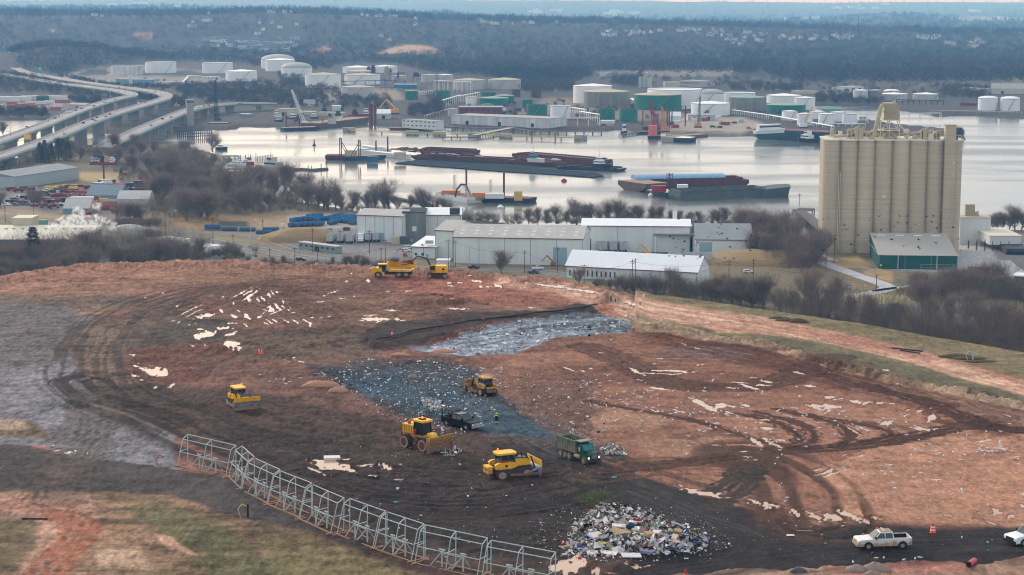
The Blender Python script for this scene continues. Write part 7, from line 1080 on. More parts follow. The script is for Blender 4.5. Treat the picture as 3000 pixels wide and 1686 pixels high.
def dozer(a,rz,label,m_=yw_,rack=False,sc_=1.12,bl=blad,zs=.84,grill=yw_):
 t=at(label,'bulldozer','bulldozer',a,rz=rz,sc_=sc_);t.scale[2]=sc_*zs;tracks(t,4.4,1.15,.62,1.15)
 MB().side([(-2.5,.7),(2.2,.7),(2.5,1.2),(2.4,1.5),(-2.5,1.5)],-.75,.75).build('chassis',trk,t)
 MB().side([(.35,1.2),(2.45,1.2),(2.4,2.15),(1.9,2.45),(.35,2.55)],-.62,.62).build('hood',m_,t);MB().side([(.5,2.56),(1.9,2.46),(2.3,2.2),(2.3,2.28),(1.9,2.6),(.5,2.72)],-.6,.6).build('hood_top',chr_,t)
 for s_ in(-1,1):
  MB().side([(-2.2,1.35),(-.2,1.3),(.5,1.6),(.35,2.1),(-.3,2.25),(-1.9,2.25),(-2.3,2.0)],s_*.78-(.36 if s_<0 else 0),s_*.78+(.36 if s_>0 else 0)).build('fender',m_,t)
  MB().cyl((-.9,s_*1.15,1.8),(-.9,s_*1.17,1.8),.17,n=12).build('emblem',tyre,t)
 MB().box(-3.1,-2.4,-.72,.72,.75,1.75).build('counterweight',m_,t);b=MB()
 for s_ in(-.5,0,.5):b.box(-3.13,-3.08,s_-.09,s_+.09,1.25,1.45)
 b.build('grille_slots',tyre,t);cab(t,-1.5,.35,.82,2.1,3.25,rm=m_)
 MB().cyl((.95,.2,2.6),(.95,.2,3.35),.17,n=10).build('air_cleaner',tyre,t);MB().tube([(1.5,-.15,2.6),(1.5,-.15,3.1),(1.3,-.15,3.3)],.09,8).build('exhaust',drk,t)
 MB().side([(-1.4,2.05),(-.9,2.05),(-.9,2.5),(-1.4,2.5)],-1.1,-.84).build('red_canister',redm,t);MB().cyl((-1.2,.75,3.5),(-1.2,.75,3.8),.09,n=8).build('beacon',orl,t)
 B_=thing('x','x','x');bpy.data.objects.remove(B_);b=MB();W_=2.05;pr=[(3.05,.02),(3.2,.02),(3.02,.6),(3.05,1.15),(3.25,1.5),(3.1,1.5),(2.9,1.15),(2.86,.6)]
 b.side(pr,-W_,W_);b.box(2.75,3.2,-W_-.08,-W_,0,1.5).box(2.75,3.2,W_,W_+.08,0,1.5);bo=b.build('blade',bl,t)
 b=MB();b.box(3.16,3.26,-W_,W_,2.22,2.32).box(3.16,3.26,-W_,W_,1.85,1.93)
 for i in range(15):y=-W_+2*W_*i/14;b.box(3.17,3.25,y-.05,y+.05,1.48,2.3-.25*abs(y/W_)**3)
 b.add([(3.18,-W_,1.48),(3.18,W_,1.48),(3.18,W_,2.25),(3.18,-W_,2.25)],[(0,1,2,3)]);b.build('trash_rack',grill,bo)
 for s_ in(-1,1):MB().bar((2.95,s_*1.75,.45),(-.6,s_*1.62,.55),.3).bar((2.9,s_*1.7,1.2),(1.7,s_*1.62,.6),.2).build('push_arm',bl,t);MB().bar((2.4,s_*.7,2.75),(2.95,s_*.7,.9),.16).build('lift_cylinder',drk,t)
 if rack:b=MB();z=3.75;[b.bar((-1.9+.9*i,-1,z),(-1.9+.9*i,1,z),.06)for i in range(4)];b.bar((-1.9,-1,z),(.8,-1,z),.08).bar((-1.9,1,z),(.8,1,z),.08);[b.bar((x,y,3.4),(x,y,z),.07)for x in(-1.9,.8)for y in(-1,1)];b.build('roof_rack',TGr,t)
 return t
dozer((703,1190),radians(-62),'yellow bulldozer with ribbed blade facing the camera beside the haul ruts, at left',sc_=1.02);dozer((1417,1152),radians(118),'muddy yellow bulldozer seen from behind on the slate-grey rubbish slope',ywm,True,.95,ywm,grill=ywm);dozer((1493,1394),radians(24),'clean yellow bulldozer in side view with its blade to the right, nearest the camera',sc_=1.13)
t=at('yellow landfill compactor with studded steel wheels and high blade','landfill_compactor','compactor',(1238,1312),rz=radians(-44),sc_=1.06)
for x in(-1.75,1.75):
 for s_ in(-1,1):
  b=MB().cyl((x,s_*.85,.82),(x,s_*1.75,.82),.82,n=20)
  for k in range(12):
   for j in(1.0,1.3,1.6):a_=2*pi*(k+(.5 if j==1.3 else 0))/12;M_=Matrix.Translation((x+.85*cos(a_),s_*j,.82+.85*sin(a_)))@Matrix.Rotation(-a_,4,'Y');b.box(-.1,.14,-.09,.09,-.09,.09,0,M_)
  wo_=b.build('wheel',trk,t);MB().cyl((x,s_*1.73,.82),(x,s_*1.79,.82),.5,n=16).build('hub',rustm,wo_);MB().lathe([(.56,0),(.8,0),(.8,.04),(.56,.04)],18).build('rim',rim_,wo_,(x,s_*1.77,.82)).rotation_euler=(pi/2*-s_,0,0)
MB().side([(-3,.9),(-.3,.9),(-.3,1.6),(2.5,1.2),(2.7,.8),(2.7,1.4),(1.4,1.95),(.2,1.9),(-.2,2.0),(-3.1,1.9)],-.8,.8).build('chassis',ywm,t);MB().box(-3.1,-.9,-.85,.85,1.9,3.0).build('engine_hood',yw_,t);b=MB();[b.bar((-2.9+.35*i,-.88,2.0),(-2.9+.35*i,-.88,2.9),.04)for i in range(6)];b.bar((-3.1,-.95,3.3),(-.9,-.95,3.3),.05).build('hand_rail',drk,t)
MB().box(-3.25,-3.1,-.8,.8,1.2,2.9).build('radiator_grille',tyre,t);cab(t,-.75,.85,.85,1.9,3.6,tyre);MB().cyl((-1.5,.4,3.0),(-1.5,.4,3.7),.13,n=8).build('exhaust',tyre,t);MB().cyl((0,0,3.86),(0,0,4.2),.12,n=8).build('beacon',orl,t);MB().box(-.4,.4,-.35,.35,3.86,4.0).build('air_unit',tyre,t);MB().cyl((-.3,-1.1,1.95),(-.3,-1.1,2.6),.18,n=8).build('fire_extinguisher',redm,t);MB().cyl((-2.2,-.3,3.0),(-2.2,-.3,3.35),.2,n=8).build('red_canister',redm,t)
MB().side([(1.3,1.9),(2.5,1.5),(2.2,2.15),(1.5,2.3)],-.55,.55).build('front_hood',yw_,t);bo=MB().side([(3.2,.1),(3.35,.1),(3.2,1),(3.4,2.1),(3.25,2.1),(3.05,1)],-2.1,2.1).box(3.0,3.7,-2.18,-2.1,.1,2.1).box(3.0,3.5,2.1,2.18,.1,1.9).build('blade',ywm,t);MB().bar((3.1,-.9,1),(2,-.9,.9),.2).bar((3.1,.9,1),(2,.9,.9),.2).build('push_arm',ywm,t)
gr_=mat('truck_green',(22,78,62),.35,var=.05,dirt=((120,106,92),.3,1.3,.6));grb=mat('tipper_green',(52,92,80),.7,var=.15,scale=1.,dirt=((140,128,112),.4,4.5,.55));mudt=mat('muddy_tyre',(112,96,84),.95,var=.2)
def wheels(t,xs,y,r_,w=.32,tm=mudt):
 for x in xs:
  for s_ in(-1,1):
   o=MB().cyl((x,s_*(y-w),r_),(x,s_*y,r_),r_,n=18).build('wheel',tyre if tm is tyre else tm,t);MB().cyl((x,s_*(y-.02),r_),(x,s_*(y+.02),r_),r_*.55,n=12).build('rim',rim_,o)
t=at('dark green dump truck with empty ribbed tipper body and lit headlamps on the haul road','dump_truck','dump truck',(1694,1346),rz=radians(-57),sc_=.88);wheels(t,(-3.1,-1.9,-.75,3.1),1.25,.53)
b=MB().side([(-4.1,1.3),(1.0,1.3),(1.0,3.1),(-4.1,3.1)],-1.25,-1.17).side([(-4.1,1.3),(1.0,1.3),(1.0,3.1),(-4.1,3.1)],1.17,1.25).box(-4.1,1,-1.17,1.17,1.3,1.4).box(.92,1.0,-1.17,1.17,1.4,3.3).box(-4.14,-4.06,-1.2,1.2,1.4,3.0)
for i in range(8):
 for s_ in(-1,1):b.box(-4.0+i*.7,-3.92+i*.7,s_*1.25-.07,s_*1.25+.07,1.35,3.0)
for s_ in(-1,1):b.box(-4.15,1.05,s_*1.21-.11,s_*1.21+.11,3.05,3.22).bar((-2.2,s_*1.3,1.5),(-.4,s_*1.3,3),.08)
b.build('tipper_body',grb,t);MB().box(-4,.9,-1.16,1.16,1.41,2.0).build('tipper_floor',mat('tipper_inside',(60,68,78),.8),t);MB().box(.9,2.2,-1.15,1.15,3.22,3.36).build('cab_shield',rim_,t)
MB().box(-4,3.9,-.45,.45,.75,1.2).build('chassis',drk,t);MB().cyl((.9,-1.15,.95),(2.1,-1.15,.95),.32,n=12).cyl((.9,1.15,.95),(2.1,1.15,.95),.32,n=12).build('fuel_tank',rim_,t)
MB().side([(1.25,1.0),(2.75,1.0),(2.75,1.95),(2.35,2.95),(1.25,3.0)],-1.05,1.05).build('cab',gr_,t);MB().side([(2.66,2.0),(2.42,2.8),(2.5,2.8),(2.8,2.0)],-.9,.9).side([(1.6,2.05),(2.5,2.05),(2.25,2.75),(1.6,2.75)],-1.08,1.08).build('window',mat('teal_glass',(16,110,120),.1,spec=.6),t)
MB().side([(2.75,.95),(4.2,.95),(4.2,1.65),(3.9,1.85),(2.75,2.0)],-.8,.8,0,-.65,.65,1.7).side([(2.5,1.0),(3.8,1.0),(3.7,1.45),(2.7,1.55)],-1.15,1.15).build('hood',gr_,t);b=MB().box(4.2,4.26,-.55,.55,.95,1.7);b.build('grille',drk,t);b=MB();[b.box(4.26,4.29,-.5,.5,1.0+.14*i,1.04+.14*i)for i in range(5)];b.build('grille_bar',TGr,t);MB().box(4.1,4.4,-1.2,1.2,.5,.85).build('bumper',drk,t)
for s_ in(-1,1):MB().cyl((4.12,s_*.95,1.1),(4.24,s_*.95,1.1),.14,n=10).build('headlamp',lampm,t);MB().box(2.2,2.35,s_*1.4-.08,s_*1.4+.08,1.9,2.5).build('mirror',TGr,t)
def pickup(a,rz,label,pm,lm=None,bed=tyre,sc_=1.,doors=False,lbar=False,crew=1):
 t=at(label,'pickup_truck','pickup truck',a,rz=rz,sc_=sc_);wheels(t,(-1.95,1.85),1.0,.42,.28,mudt)
 MB().side([(-2.95,.5),(-2.4,.42),(2.95,.42),(3.0,.95),(2.85,1.12),(1.3,1.22),(-1.05,1.22),(-1.05,.6),(-2.95,.62)],-1.0,1.0).build('body',pm,t)
 b=MB().box(-2.95,-1.05,-1.0,-.88,.6,1.28).box(-2.95,-1.05,.88,1.0,.6,1.28).box(-3.0,-2.9,-1.0,1.0,.55,1.26);b.build('bed_wall',pm,t);MB().box(-2.9,-1.05,-.88,.88,.62,.74).box(-2.9,-1.05,.84,.879,.74,1.25).box(-2.9,-1.05,-.879,-.84,.74,1.25).box(-1.1,-1.052,-.84,.84,.74,1.2).build('bed_liner',bed,t)
 MB().side([(-1.05,1.2),(1.3,1.2),(.5,1.93),(-.85,1.93)],-.96,.96,0,-.8,.8,1.5).build('cab',pm,t);MB().box(-.8,.45,-.74,.74,1.935,1.95).build('roof_dust',mat('dusty_roof',(150,132,118),.7),t)if 'black' in label else None;MB().side([(1.22,1.26),(.56,1.86),(.62,1.9),(1.34,1.26)],-.84,.84,0,-.72,.72,1.5).build('windscreen',glass,t)
 for x0,x1 in((-.85,-.05),(.03,1.0)):
  MB().side([(x0,1.28),(x1+.02,1.28),(min(x1,.52),1.82),(x0+.05,1.82)],-.985,.985,0,-.84,.84,1.5).build('window',glass,t)
 b=MB();[b.cyl((x,s_*.9,.42),(x,s_*1.015,.42),.52,n=16)for x in(-1.95,1.85)for s_ in(-1,1)];b.build('wheel_arch',tyre,t)
 MB().box(2.98,3.12,-.98,.98,.42,.7).build('bumper',lm or TGr,t);MB().box(2.97,3.04,-.6,.6,.72,1.02).build('grille',tyre if lm is None else lm,t)
 for s_ in(-1,1):MB().box(2.9,3.02,s_*.8-.16,s_*.8+.16,.76,1.0).build('headlamp',TW,t);MB().box(1.0,1.16,s_*1.12-.1,s_*1.12+.1,1.25,1.48).build('mirror',tyre,t)
 if lbar:MB().box(-.1,.1,-.7,.7,1.95,2.05).build('light_bar',tanw,t);MB().cyl((.5,-.6,1.93),(.5,-.6,2.1),.1,n=8).build('beacon',mat('beacon_red',(220,60,40),.4),t)
 return t
mudw=mat('mud_splashed_white',(226,222,216),.4,var=.05,scale=1.5,dirt=((168,142,120),.3,1.25,.6))
pickup((2585,1604),radians(186),'mud-splashed white crew-cab pickup driving along the black haul road',mudw,mat('dirty_bumper',(168,140,120)),lbar=True,sc_=1.05);pickup((3020,1590),radians(206),'white pickup cut off by the right edge of the picture',mat('clean_white',(228,230,232),.35),tyre,lbar=True,sc_=1.05)
t=pickup((1352,1252),radians(-44),'black pickup with open doors and roof rack unloading on the slate-grey slope',mat('black_paint',(20,20,24),.5,spec=.15),mat('chrome',(206,210,216),.25,.6),rustm,1.08)
for s_ in(-1,):b=MB();M_=Matrix.Translation((1.0 if 0 else.9,s_*1.0,0))@Matrix.Rotation(radians(58)*-s_*-1,4,'Z');b.box(-1.0,0,-.04,.04,.55,1.2,0,M_).build('open_door',mat('black_paint',(34,34,38)),t);b=MB();b.box(-1.0,-.94,-.03,.03,1.2,1.85,0,M_).box(-.1,-.04,-.03,.03,1.2,1.85,0,M_).box(-1,-.04,-.03,.03,1.8,1.86,0,M_).build('door_frame',TGr,t)
MB().box(-2.6,-.9,-.8,.8,2.15,2.23).bar((-2.8,-.9,1.2),(-2.8,-.9,2.2),.08).bar((-2.8,.9,1.2),(-2.8,.9,2.2),.08).bar((-1.1,-.9,1.9),(-1.1,-.9,2.2),.08).bar((-1.1,.9,1.9),(-1.1,.9,2.2),.08).build('roof_rack',tyre,t)
t=at('yellow articulated dump truck loaded with red soil on the far clay crest','articulated_dumper','dump truck',(1148,812),rz=radians(181),sc_=1.02);t.scale[2]=.88;wheels(t,(3.0,-1.6,-3.2),1.45,.82,.6,trk)
MB().side([(2.0,.9),(4.6,.9),(4.9,1.3),(4.8,2.0),(4.0,2.5),(2.2,2.6)],-1.2,1.2).build('hood',yw_,t);MB().side([(3.6,2.55),(4.85,2.02),(4.9,2.1),(3.7,2.7)],-1.15,1.15).box(4.9,4.96,-.9,.9,1.2,2.0).build('hood_top',chr_,t);MB().side([(1.2,1.4),(2.9,1.4),(2.7,3.3),(1.3,3.3)],-.95,.95).build('cab',chr_,t);MB().side([(1.5,2.1),(2.86,2.1),(2.74,3.1),(1.5,3.1)],-.98,.98).build('cab_glass',glass,t);MB().box(1.1,3.1,-1.0,1.0,3.3,3.5).build('cab_roof',yw_,t)
b=MB()
for s_ in(-1,1):b.side([(.6,2.3),(-5.4,2.6),(-5.7,2.85),(-5.2,3.25),(.9,3.0),(1.0,3.9),(.5,3.9)],s_*1.5-.06,s_*1.5+.06)
b.side([(.6,1.6),(-4.2,1.6),(-5.6,2.6),(-5.4,2.7),(-4.1,1.75),(.6,1.75)],-1.5,1.5).side([(.5,1.7),(.62,1.7),(1.0,3.9),(.88,3.9)],-1.45,1.45).build('tipper_body',yw_,t);MB().box(-4.6,1.6,-.5,.5,.7,1.6).build('chassis',trk,t);b=MB().lathe([(2.6,0),(2.2,.45),(1.4,.8),(.05,.95)],14);b.v=[(x*.95-1.9,y*.5,z+2.6)for x,y,z in b.v];b.build('soil_load',mat('red_soil',(124,66,50),.95,var=.25,scale=2.,bump=.1),t)
t=at('yellow excavator with dark boom folded to the left on the far clay crest','excavator','excavator',(1281,812),rz=radians(183),sc_=1.05);t.scale[2]=.92;tracks(t,4.4,1.2,.6,.95);MB().cyl((0,0,.9),(0,0,1.2),.9,n=14).build('turntable',drk,t)
MB().side([(-2.2,1.2),(1.2,1.2),(1.2,2.0),(.3,2.05),(.3,2.9),(-2.0,2.9),(-2.3,2.5)],-1.25,1.25).build('house',yw_,t);MB().side([(.2,1.3),(1.6,1.3),(1.5,3.1),(.3,3.1)],.3,1.25).build('cab',ywm,t);MB().side([(.5,1.9),(1.63,1.9),(1.52,2.95),(.5,2.95)],.27,1.28).build('cab_glass',glass,t);MB().cyl((-1.3,1.27,2.1),(-1.3,1.29,2.1),.28,n=12).build('emblem',tyre,t)
MB().bar((1.0,-.2,1.9),(2.2,-.2,4.6),.42).bar((2.2,-.2,4.6),(4.2,-.2,5.2),.36).build('boom',chr_,t);MB().bar((4.2,-.2,5.3),(5.4,-.2,3.9),.28).build('stick',chr_,t);MB().side([(5.0,3.2),(6.4,3.4),(6.6,4.2),(5.4,4.4)],-.75,.35).build('bucket',mat('red_soil',(124,66,50)),t)
def person(a,rz,label,jac,pants,hat,pose=0.,hiv=None,sc_=1.):
 t=at(label,'person','person',a,rz=rz,sc_=sc_)
 v=[(0,0,.98),(0,0,1.2),(0,0,1.42),(.02,0,1.53),(.03,0,1.68),(0,.1,.93),(.03,.11,.52),(0,.12,.09),(.15,.13,.05),(0,-.1,.93),(.02,-.12,.52),(-.04,-.13,.09),(.11,-.14,.05),(0,.19,1.42),(.02+pose*.1,.26,1.14),(.08+pose*.35,.24,.92+pose*.2),(0,-.19,1.42),(.02+pose*.1,-.26,1.14),(.08+pose*.35,-.24,.92+pose*.2)]
 e=[(0,1),(1,2),(2,3),(3,4),(0,5),(5,6),(6,7),(7,8),(0,9),(9,10),(10,11),(11,12),(2,13),(13,14),(14,15),(2,16),(16,17),(17,18)];rr_=[.15,.155,.17,.065,.105,.11,.085,.06,.05,.11,.085,.06,.05,.085,.06,.045,.085,.06,.045]
 me=bpy.data.meshes.new('body');me.from_pydata(v,e,[]);me.materials.append(jac);o=bpy.data.objects.new('body',me);C.objects.link(o);o.parent=t;m=o.modifiers.new('s','SKIN');s2=o.modifiers.new('u','SUBSURF');s2.levels=s2.render_levels=1
 for i,sv in enumerate(me.skin_vertices[0].data):sv.radius=(rr_[i],rr_[i]);sv.use_root=i==0
 hm_=MB().lathe([(.02,1.86),(.1,1.83),(.14,1.74),(.17,1.7),(.13,1.69)],12);hm_.build('hard_hat',hat,t)
 for s_ in(.115,-.115):MB().cyl((.01,s_,.12),(.02,s_,.62),.095,.13,n=8).build('trouser_leg',pants,t)
 if hiv:MB().lathe([(.20,1.36),(.215,1.45),(.12,1.53)],12).build('yoke',hiv,t);[MB().cyl((.01,s_,.3),(.015,s_,.5),.125,.135,n=8).build('leg_band',hiv,t)for s_ in(.115,-.115)];[MB().cyl((.02,s_*.27,1.15),(.02,s_*.26,1.28),.07,n=8).build('sleeve_band',hiv,t)for s_ in(-1,1)]
 hd_=MB();[hd_.cyl((.08+pose*.35,s_*.24,.93+pose*.2),(.1+pose*.35,s_*.24,.8+pose*.2),.04,.03,n=6)for s_ in(1,-1)];hd_.build('gloves',tyre,t)
navy=mat('navy_workwear',(24,30,46),.8);lime=mat('hi_vis_lime',(170,235,50),.5)
person((1455,1245),radians(90),'person in navy workwear with lime reflective bands and hood standing on the slate slope',navy,navy,lime,0,lime,1.0);person((1314,1246),radians(0),'person in dark clothes leaning into the back of the black pickup',mat('dark_jacket',(58,44,50),.9),mat('jeans',(44,54,80),.9),mat('dark_cap',(40,36,40),.9),.8)
galv=mat('galvanised_frame',(172,184,180),.6,var=.15,scale=1.);galr=mat('galvanised_base',(168,164,146),.7,var=.2,scale=1.,dirt=((150,110,80),0,.5))
fr=[((550,1272),(691,1304)),((709,1306),(745,1338)),((745,1341),(820,1375)),((821,1379),(913,1414)),((916,1419),(1008,1458)),((1025,1460),(1130,1497)),((1134,1499),(1242,1534)),((1246,1537),(1428,1575)),((1439,1582),(1628,1617))]
for i,(a,b_)in enumerate(fr):
 H_=4.1;gz_=deck_z(a[0],a[1]+95);gz2=deck_z(b_[0],b_[1]+95);g_=min(gz_,gz2);A,B=P(*a,g_+H_),P(*b_,g_+H_);L_=hypot(B[0]-A[0],B[1]-A[1]);ang=atan2(B[1]-A[1],B[0]-A[0])
 t=thing('litter_screen','grey steel litter screen frame, %s of the curved row from the left'%nth(i),'litter screen',(A[0],A[1],g_-.05),ang,'litter screen frames in a curved row')
 y1=-1.9;fb=MB()
 MB().box(-.3,L_+.3,-.12,.08,0,.16).box(-.3,L_+.3,y1-.1,y1+.1,0,.16).box(-.1,.1,y1-.6,.6,.0,.15).box(L_-.1,L_+.1,y1-.6,.6,.0,.15).box(L_/2-.08,L_/2+.08,y1,0,.0,.15).build('base_skid',galr,t)
 MB().bar((0,0,H_),(L_,0,H_),.085).build('top_rail',galv,t);MB().bar((0,-.9,H_-.5),(L_,-.9,H_-.5),.085).build('top_rail',galv,t);MB().bar((0,-1.55,2.0),(L_,-1.55,2.0),.075).build('mid_rail',galv,t)
 for x in(0,L_/2,L_):MB().bar((x,-.1,0),(x,0,H_),.085).bar((x,0,H_),(x,-.9,H_-.5),.085).bar((x,-.9,H_-.5),(x,y1,.1),.075).bar((x,-.05,2.1),(x,-1.5,2.0),.075).build('bent',galv,t)
 for x in(L_*.38,L_*.72):MB().bar((x,-1.2,.1),(x,-1.2,2.1),.14).bar((x-.4,-1.2,2.1),(x+.4,-1.2,2.1),.14).bar((x,-1.2,1.9),(x-1.3,-1.7,.15),.09).bar((x,-1.2,1.9),(x+.2,-.1,.15),.07).build('jack_stand',galv,t)
 MB().bar((L_*.38,-1.2,1.7),(L_*.72,-1.2,1.7),.08).bar((L_*.72,-1.2,1.7),(L_*.5,-1.75,.15),.08).build('brace',galv,t);MB().box(-.12,.12,-.12,.12,H_-.05,H_+.1).build('red_cap',crr,t)if i in(1,2,4,6)else None
bpipe=mat('black_pipe',(40,42,48),.4);t=MB().tube([D(*q('n2',u,v),.35)for u,v in((1215,885),(1330,868),(1430,842),(1520,808),(1600,795),(1720,778),(1850,758),(1960,735),(2120,706),(2300,685),(2576,655))]+[D(*q('n3',u,v),.4)for u,v in((60,648),(250,620),(450,608),(640,578),(860,538))],.17,8).build('gas_pipe',bpipe);tag(t,'long black gas pipe snaking along the dark soil bank','pipe')
cone_o=mat('cone_orange',(255,84,30),.5,var=.03)
for u,v,h_,T_ in((1370,848,.95,'n2'),(32,1015,.7,'n2'),(58,1018,.6,'n2')):
 t=at({1370:'tall orange traffic cone on the black bank beside the pipe',32:'left of two small orange cones in the brown mud',58:'right of two small orange cones in the brown mud'}[u],'traffic_cone','traffic cone',q(T_,u,v),rz=0,sc_=1.25);MB().lathe([(.24*h_,.04),(.05*h_,h_)],12).box(-.25,.25,-.25,.25,0,.05).build('body',cone_o,t);MB().lathe([(.14*h_+.012,.5*h_),(.10*h_+.012,.68*h_)],12).build('collar',TW,t)
for i,(u,v)in enumerate(((1608,780),(1708,770),(1795,757),(1965,733),(2078,697),(2280,685),(2430,657))):t=at('small orange marker flag along the black pipe, %s from the left'%nth(i),'marker_flag','marker',q('n2',u,v),rz=0,grp='orange marker flags');MB().bar((0,0,0),(0,0,.45),.04).build('stake',TGr,t);MB().box(0,.35,-.01,.01,.2,.5).build('flag',cone_o,t)
t=at('orange and white striped traffic drum at the edge of the black road','traffic_drum','traffic drum',q('b4',1658,1015),rz=0,sc_=1.05);MB().lathe([(.38,0),(.38,.08),(.3,.1),(.3,.28)],16).build('base',cone_o,t);[MB().lathe([(.3-.015*k,.28+.17*k),(.285-.015*k,.45+.17*k)],16).build('band',(TW,cone_o,TW,cone_o)[k],t)for k in range(4)];MB().cyl((0,0,.96),(0,0,1.12),.05,n=6).build('handle',cone_o,t)
t=MB().cyl(D(*q('b4',2075,1340),.5),D(*q('b4',2020,1385),.55),.34,n=18,cap=False).build('red_pipe',mat('red_pipe',(196,60,48),.5));tag(t,'open-ended red pipe sticking out of the berm, bottom right','pipe');pc=D(*q('b4',2022,1384),.55);MB().cyl((pc[0],pc[1]+.3,pc[2]),(pc[0]-.02,pc[1]+.1,pc[2]),.28,n=16).build('pipe_mouth',tyre,t)if 0 else None
t=at('red cone tip at the bottom edge of the picture','traffic_cone','traffic cone',(2008,1689),rz=0);MB().lathe([(.3,0),(.1,.8)],12).build('body',redm,t)
t=MB().cyl(D(*q('b1',220,880),.1),D(*q('b1',480,883),.1),.11,n=8).build('loose_pipe',bpipe);tag(t,'short dark pipe lying on the grass at the lower left','pipe')
for i,(a,b_)in enumerate((((1245,967),(1560,1000)),((1330,990),(1530,1020)))):t=MB().cyl(D(*q('n4',*a),.1),D(*q('n4',*b_),.1),.13,n=8).build('loose_pipe',bpipe);tag(t,'%s long black pipe lying on the right grass slope'%('upper','lower')[i],'pipe')
def well(a,h_,label,m_=galv,hose=None):
 t=at(label,'gas_well','gas well',a,rz=0);MB().cyl((0,0,-.2),(0,0,h_),.12,n=8).cyl((0,0,h_-.15),(0,0,h_),.18,n=8).build('riser',m_,t)
 if hose:MB().tube([(0,0,h_*.8),(-.7,0,h_),(-1.2,0,h_*.6),(-.9,0,0)],.06,6).build('hose',hose,t)
well(q('k1',1658,1255),1.5,'grey gas wellhead with red hose at the gravel edge left of the screens',hose=crr);well(q('b1',2495,862),1.7,'black gas wellhead with yellow hoses behind the litter screens',bpipe,yel);well(q('k1',148,945),1.5,'grey gas wellhead on the small mound at the left edge');well(q('n4',535,915),1.,'thin wellhead beside the clay road');well(q('n4',2060,1085),1.6,'wellhead with a perched bird on the right grass slope',hose=galv);well(q('n4',235,690),1.,'wellhead by dark mounds on the upper grass slope');well(q('n3',1325,455),.7,'white marker post on the upper grass slope',TW);well(q('n3',997,495),1.1,'dark upright post above the red clay wedge',bpipe);well(q('n3',1040,505),.8,'leaning dark post beside the upright one',bpipe)
for i,(T_,u,v,rx,ry,hh,m_)in enumerate(sorted((('n4',305,705,1.9,1,.8,0),('n4',195,688,2.5,1,.5,0),('n4',105,665,2,.8,.4,0),('n4',1890,1048,3,1.4,.5,0),('n4',2010,1070,3,1.2,.4,0),('n4',2130,1100,3,1,.3,0),('b4',1080,1395,1.6,1,.9,1),('b4',880,1400,1.3,.9,.7,1),('b4',1050,1436,.8,.6,.5,1),('b4',312,1400,.9,.5,.4,2),('n2',610,1345,2.2,1.2,.9,3),('n2',720,1345,2.0,1.0,.9,3),('n2',835,1395,1.5,1,.8,3),('n2',770,1400,.8,.6,.5,3),('n2',1450,1030,1.6,.8,.4,3),('n2',1880,1000,2.4,1,.5,3),('n2',1580,1260,.9,.6,.6,1)),key=lambda a_:(a_[6],q(*a_[:3])[0]))):
 if i==0 or m_!=pm_:j_=0;pm_=m_
 b=MB().lathe([(1,-.3),(1,.15),(.75,.6),(.4,.9),(.02,1)],12);sd_=random.Random(i);b.v=[(x*rx*sd_.uniform(.85,1.15),y*ry*sd_.uniform(.85,1.15),z*hh*sd_.uniform(.9,1.1))for x,y,z in b.v];o=b.build(('spoil_heap','rock','rock','boulder')[m_],(mat('heap_dark',(84,70,54),.95,var=.3,scale=3),mat('berm_stone',(140,122,110),.9,var=.2,scale=2),mat('slate_stone',(70,76,90),.8),mat('sandstone',(172,130,106),.9,var=.15,scale=2.))[m_],loc=D(*q(T_,u,v)),smooth=True)
 tag(o,('dark soil heap on the right grass slope, %s','grey stone in the mud, %s','slate stone in the black mud, %s','tan boulder by the rubbish slope, %s')[m_]%('%s from the left'%nth(j_)),('soil heap','rock','rock','boulder')[m_]);j_+=1
litm=attr_mat('litter_scraps',rough=.7,nscale=3.,var=.1,bump=0)
PAL=np.array([lin(c_)for c_ in((226,226,224),(214,212,206),(198,190,176),(170,150,124),(176,196,214),(206,186,196),(120,96,76),(60,56,60),(44,46,54),(60,110,170),(190,60,60),(90,160,160),(210,180,110),(150,140,134))])
def litter(name,label,poly,n_,smin,smax,wts,hgt=None,lift=.06,rsz=1.):
 xs=[p[0]for p in poly];ys=[p[1]for p in poly];X=rs.uniform(min(xs),max(xs),n_*5);Y=rs.uniform(min(ys),max(ys),n_*5);s=sdist(X,Y,poly)+9*(rs.rand(n_*5)-.5);k=s>rs.exponential(3,n_*5)-5;X,Y,s=X[k][:n_],Y[k][:n_],s[k][:n_]
 m_=len(X);z=np.array([deck_z(a,b_)for a,b_ in zip(X,Y)]);
 up=(hgt(X,Y)if hgt else 0);wx_,wy_=V_unproj(X,Y,z+up);c_=np.stack([wx_,wy_,z+up+lift],1)
 sz=smin*(smax/smin)**(rs.rand(m_)**2.2);a=rs.normal(size=(m_,3));a[:,2]*=.45;a/=np.linalg.norm(a,axis=1)[:,None];b2=np.cross(a,rs.normal(size=(m_,3)));b2/=np.linalg.norm(b2,axis=1)[:,None];n3_=np.cross(a,b2)
 e=(a*sz[:,None]);g=b2*(sz*rs.uniform(.3,.9,m_))[:,None];h_=n3_*(sz*.25)[:,None]
 V=np.stack([c_-e-g,c_+e-g+h_,c_+e*rs.uniform(.3,1,(m_,1))+g,c_-e*.7+g+h_],1).reshape(-1,3);idx=rs.choice(len(PAL),m_,p=np.array(wts)/sum(wts));cl=np.repeat(PAL[idx],4,0)
 o=npmesh(name,V,np.arange(m_*4).reshape(-1,4),litm,cl);tag(o,label,kind='stuff')
W0_=(16,12,7,3,6,4,2,1,1,.3,.2,.5,.5,3)
W1=(10,8,6,3,4,3,3,4,3,.6,.3,.8,.8,4);W2=(16,13,10,6,5,6,5,4,3,1,.6,.8,1.4,8)
litter('scattered_rubbish','pale rubbish scraps strewn over the slate slope',O(790,925,900,905,1100,905,1210,925,1240,990,1250,1060,1130,1100,1000,1065,870,985),1900,.05,.30,W0_)
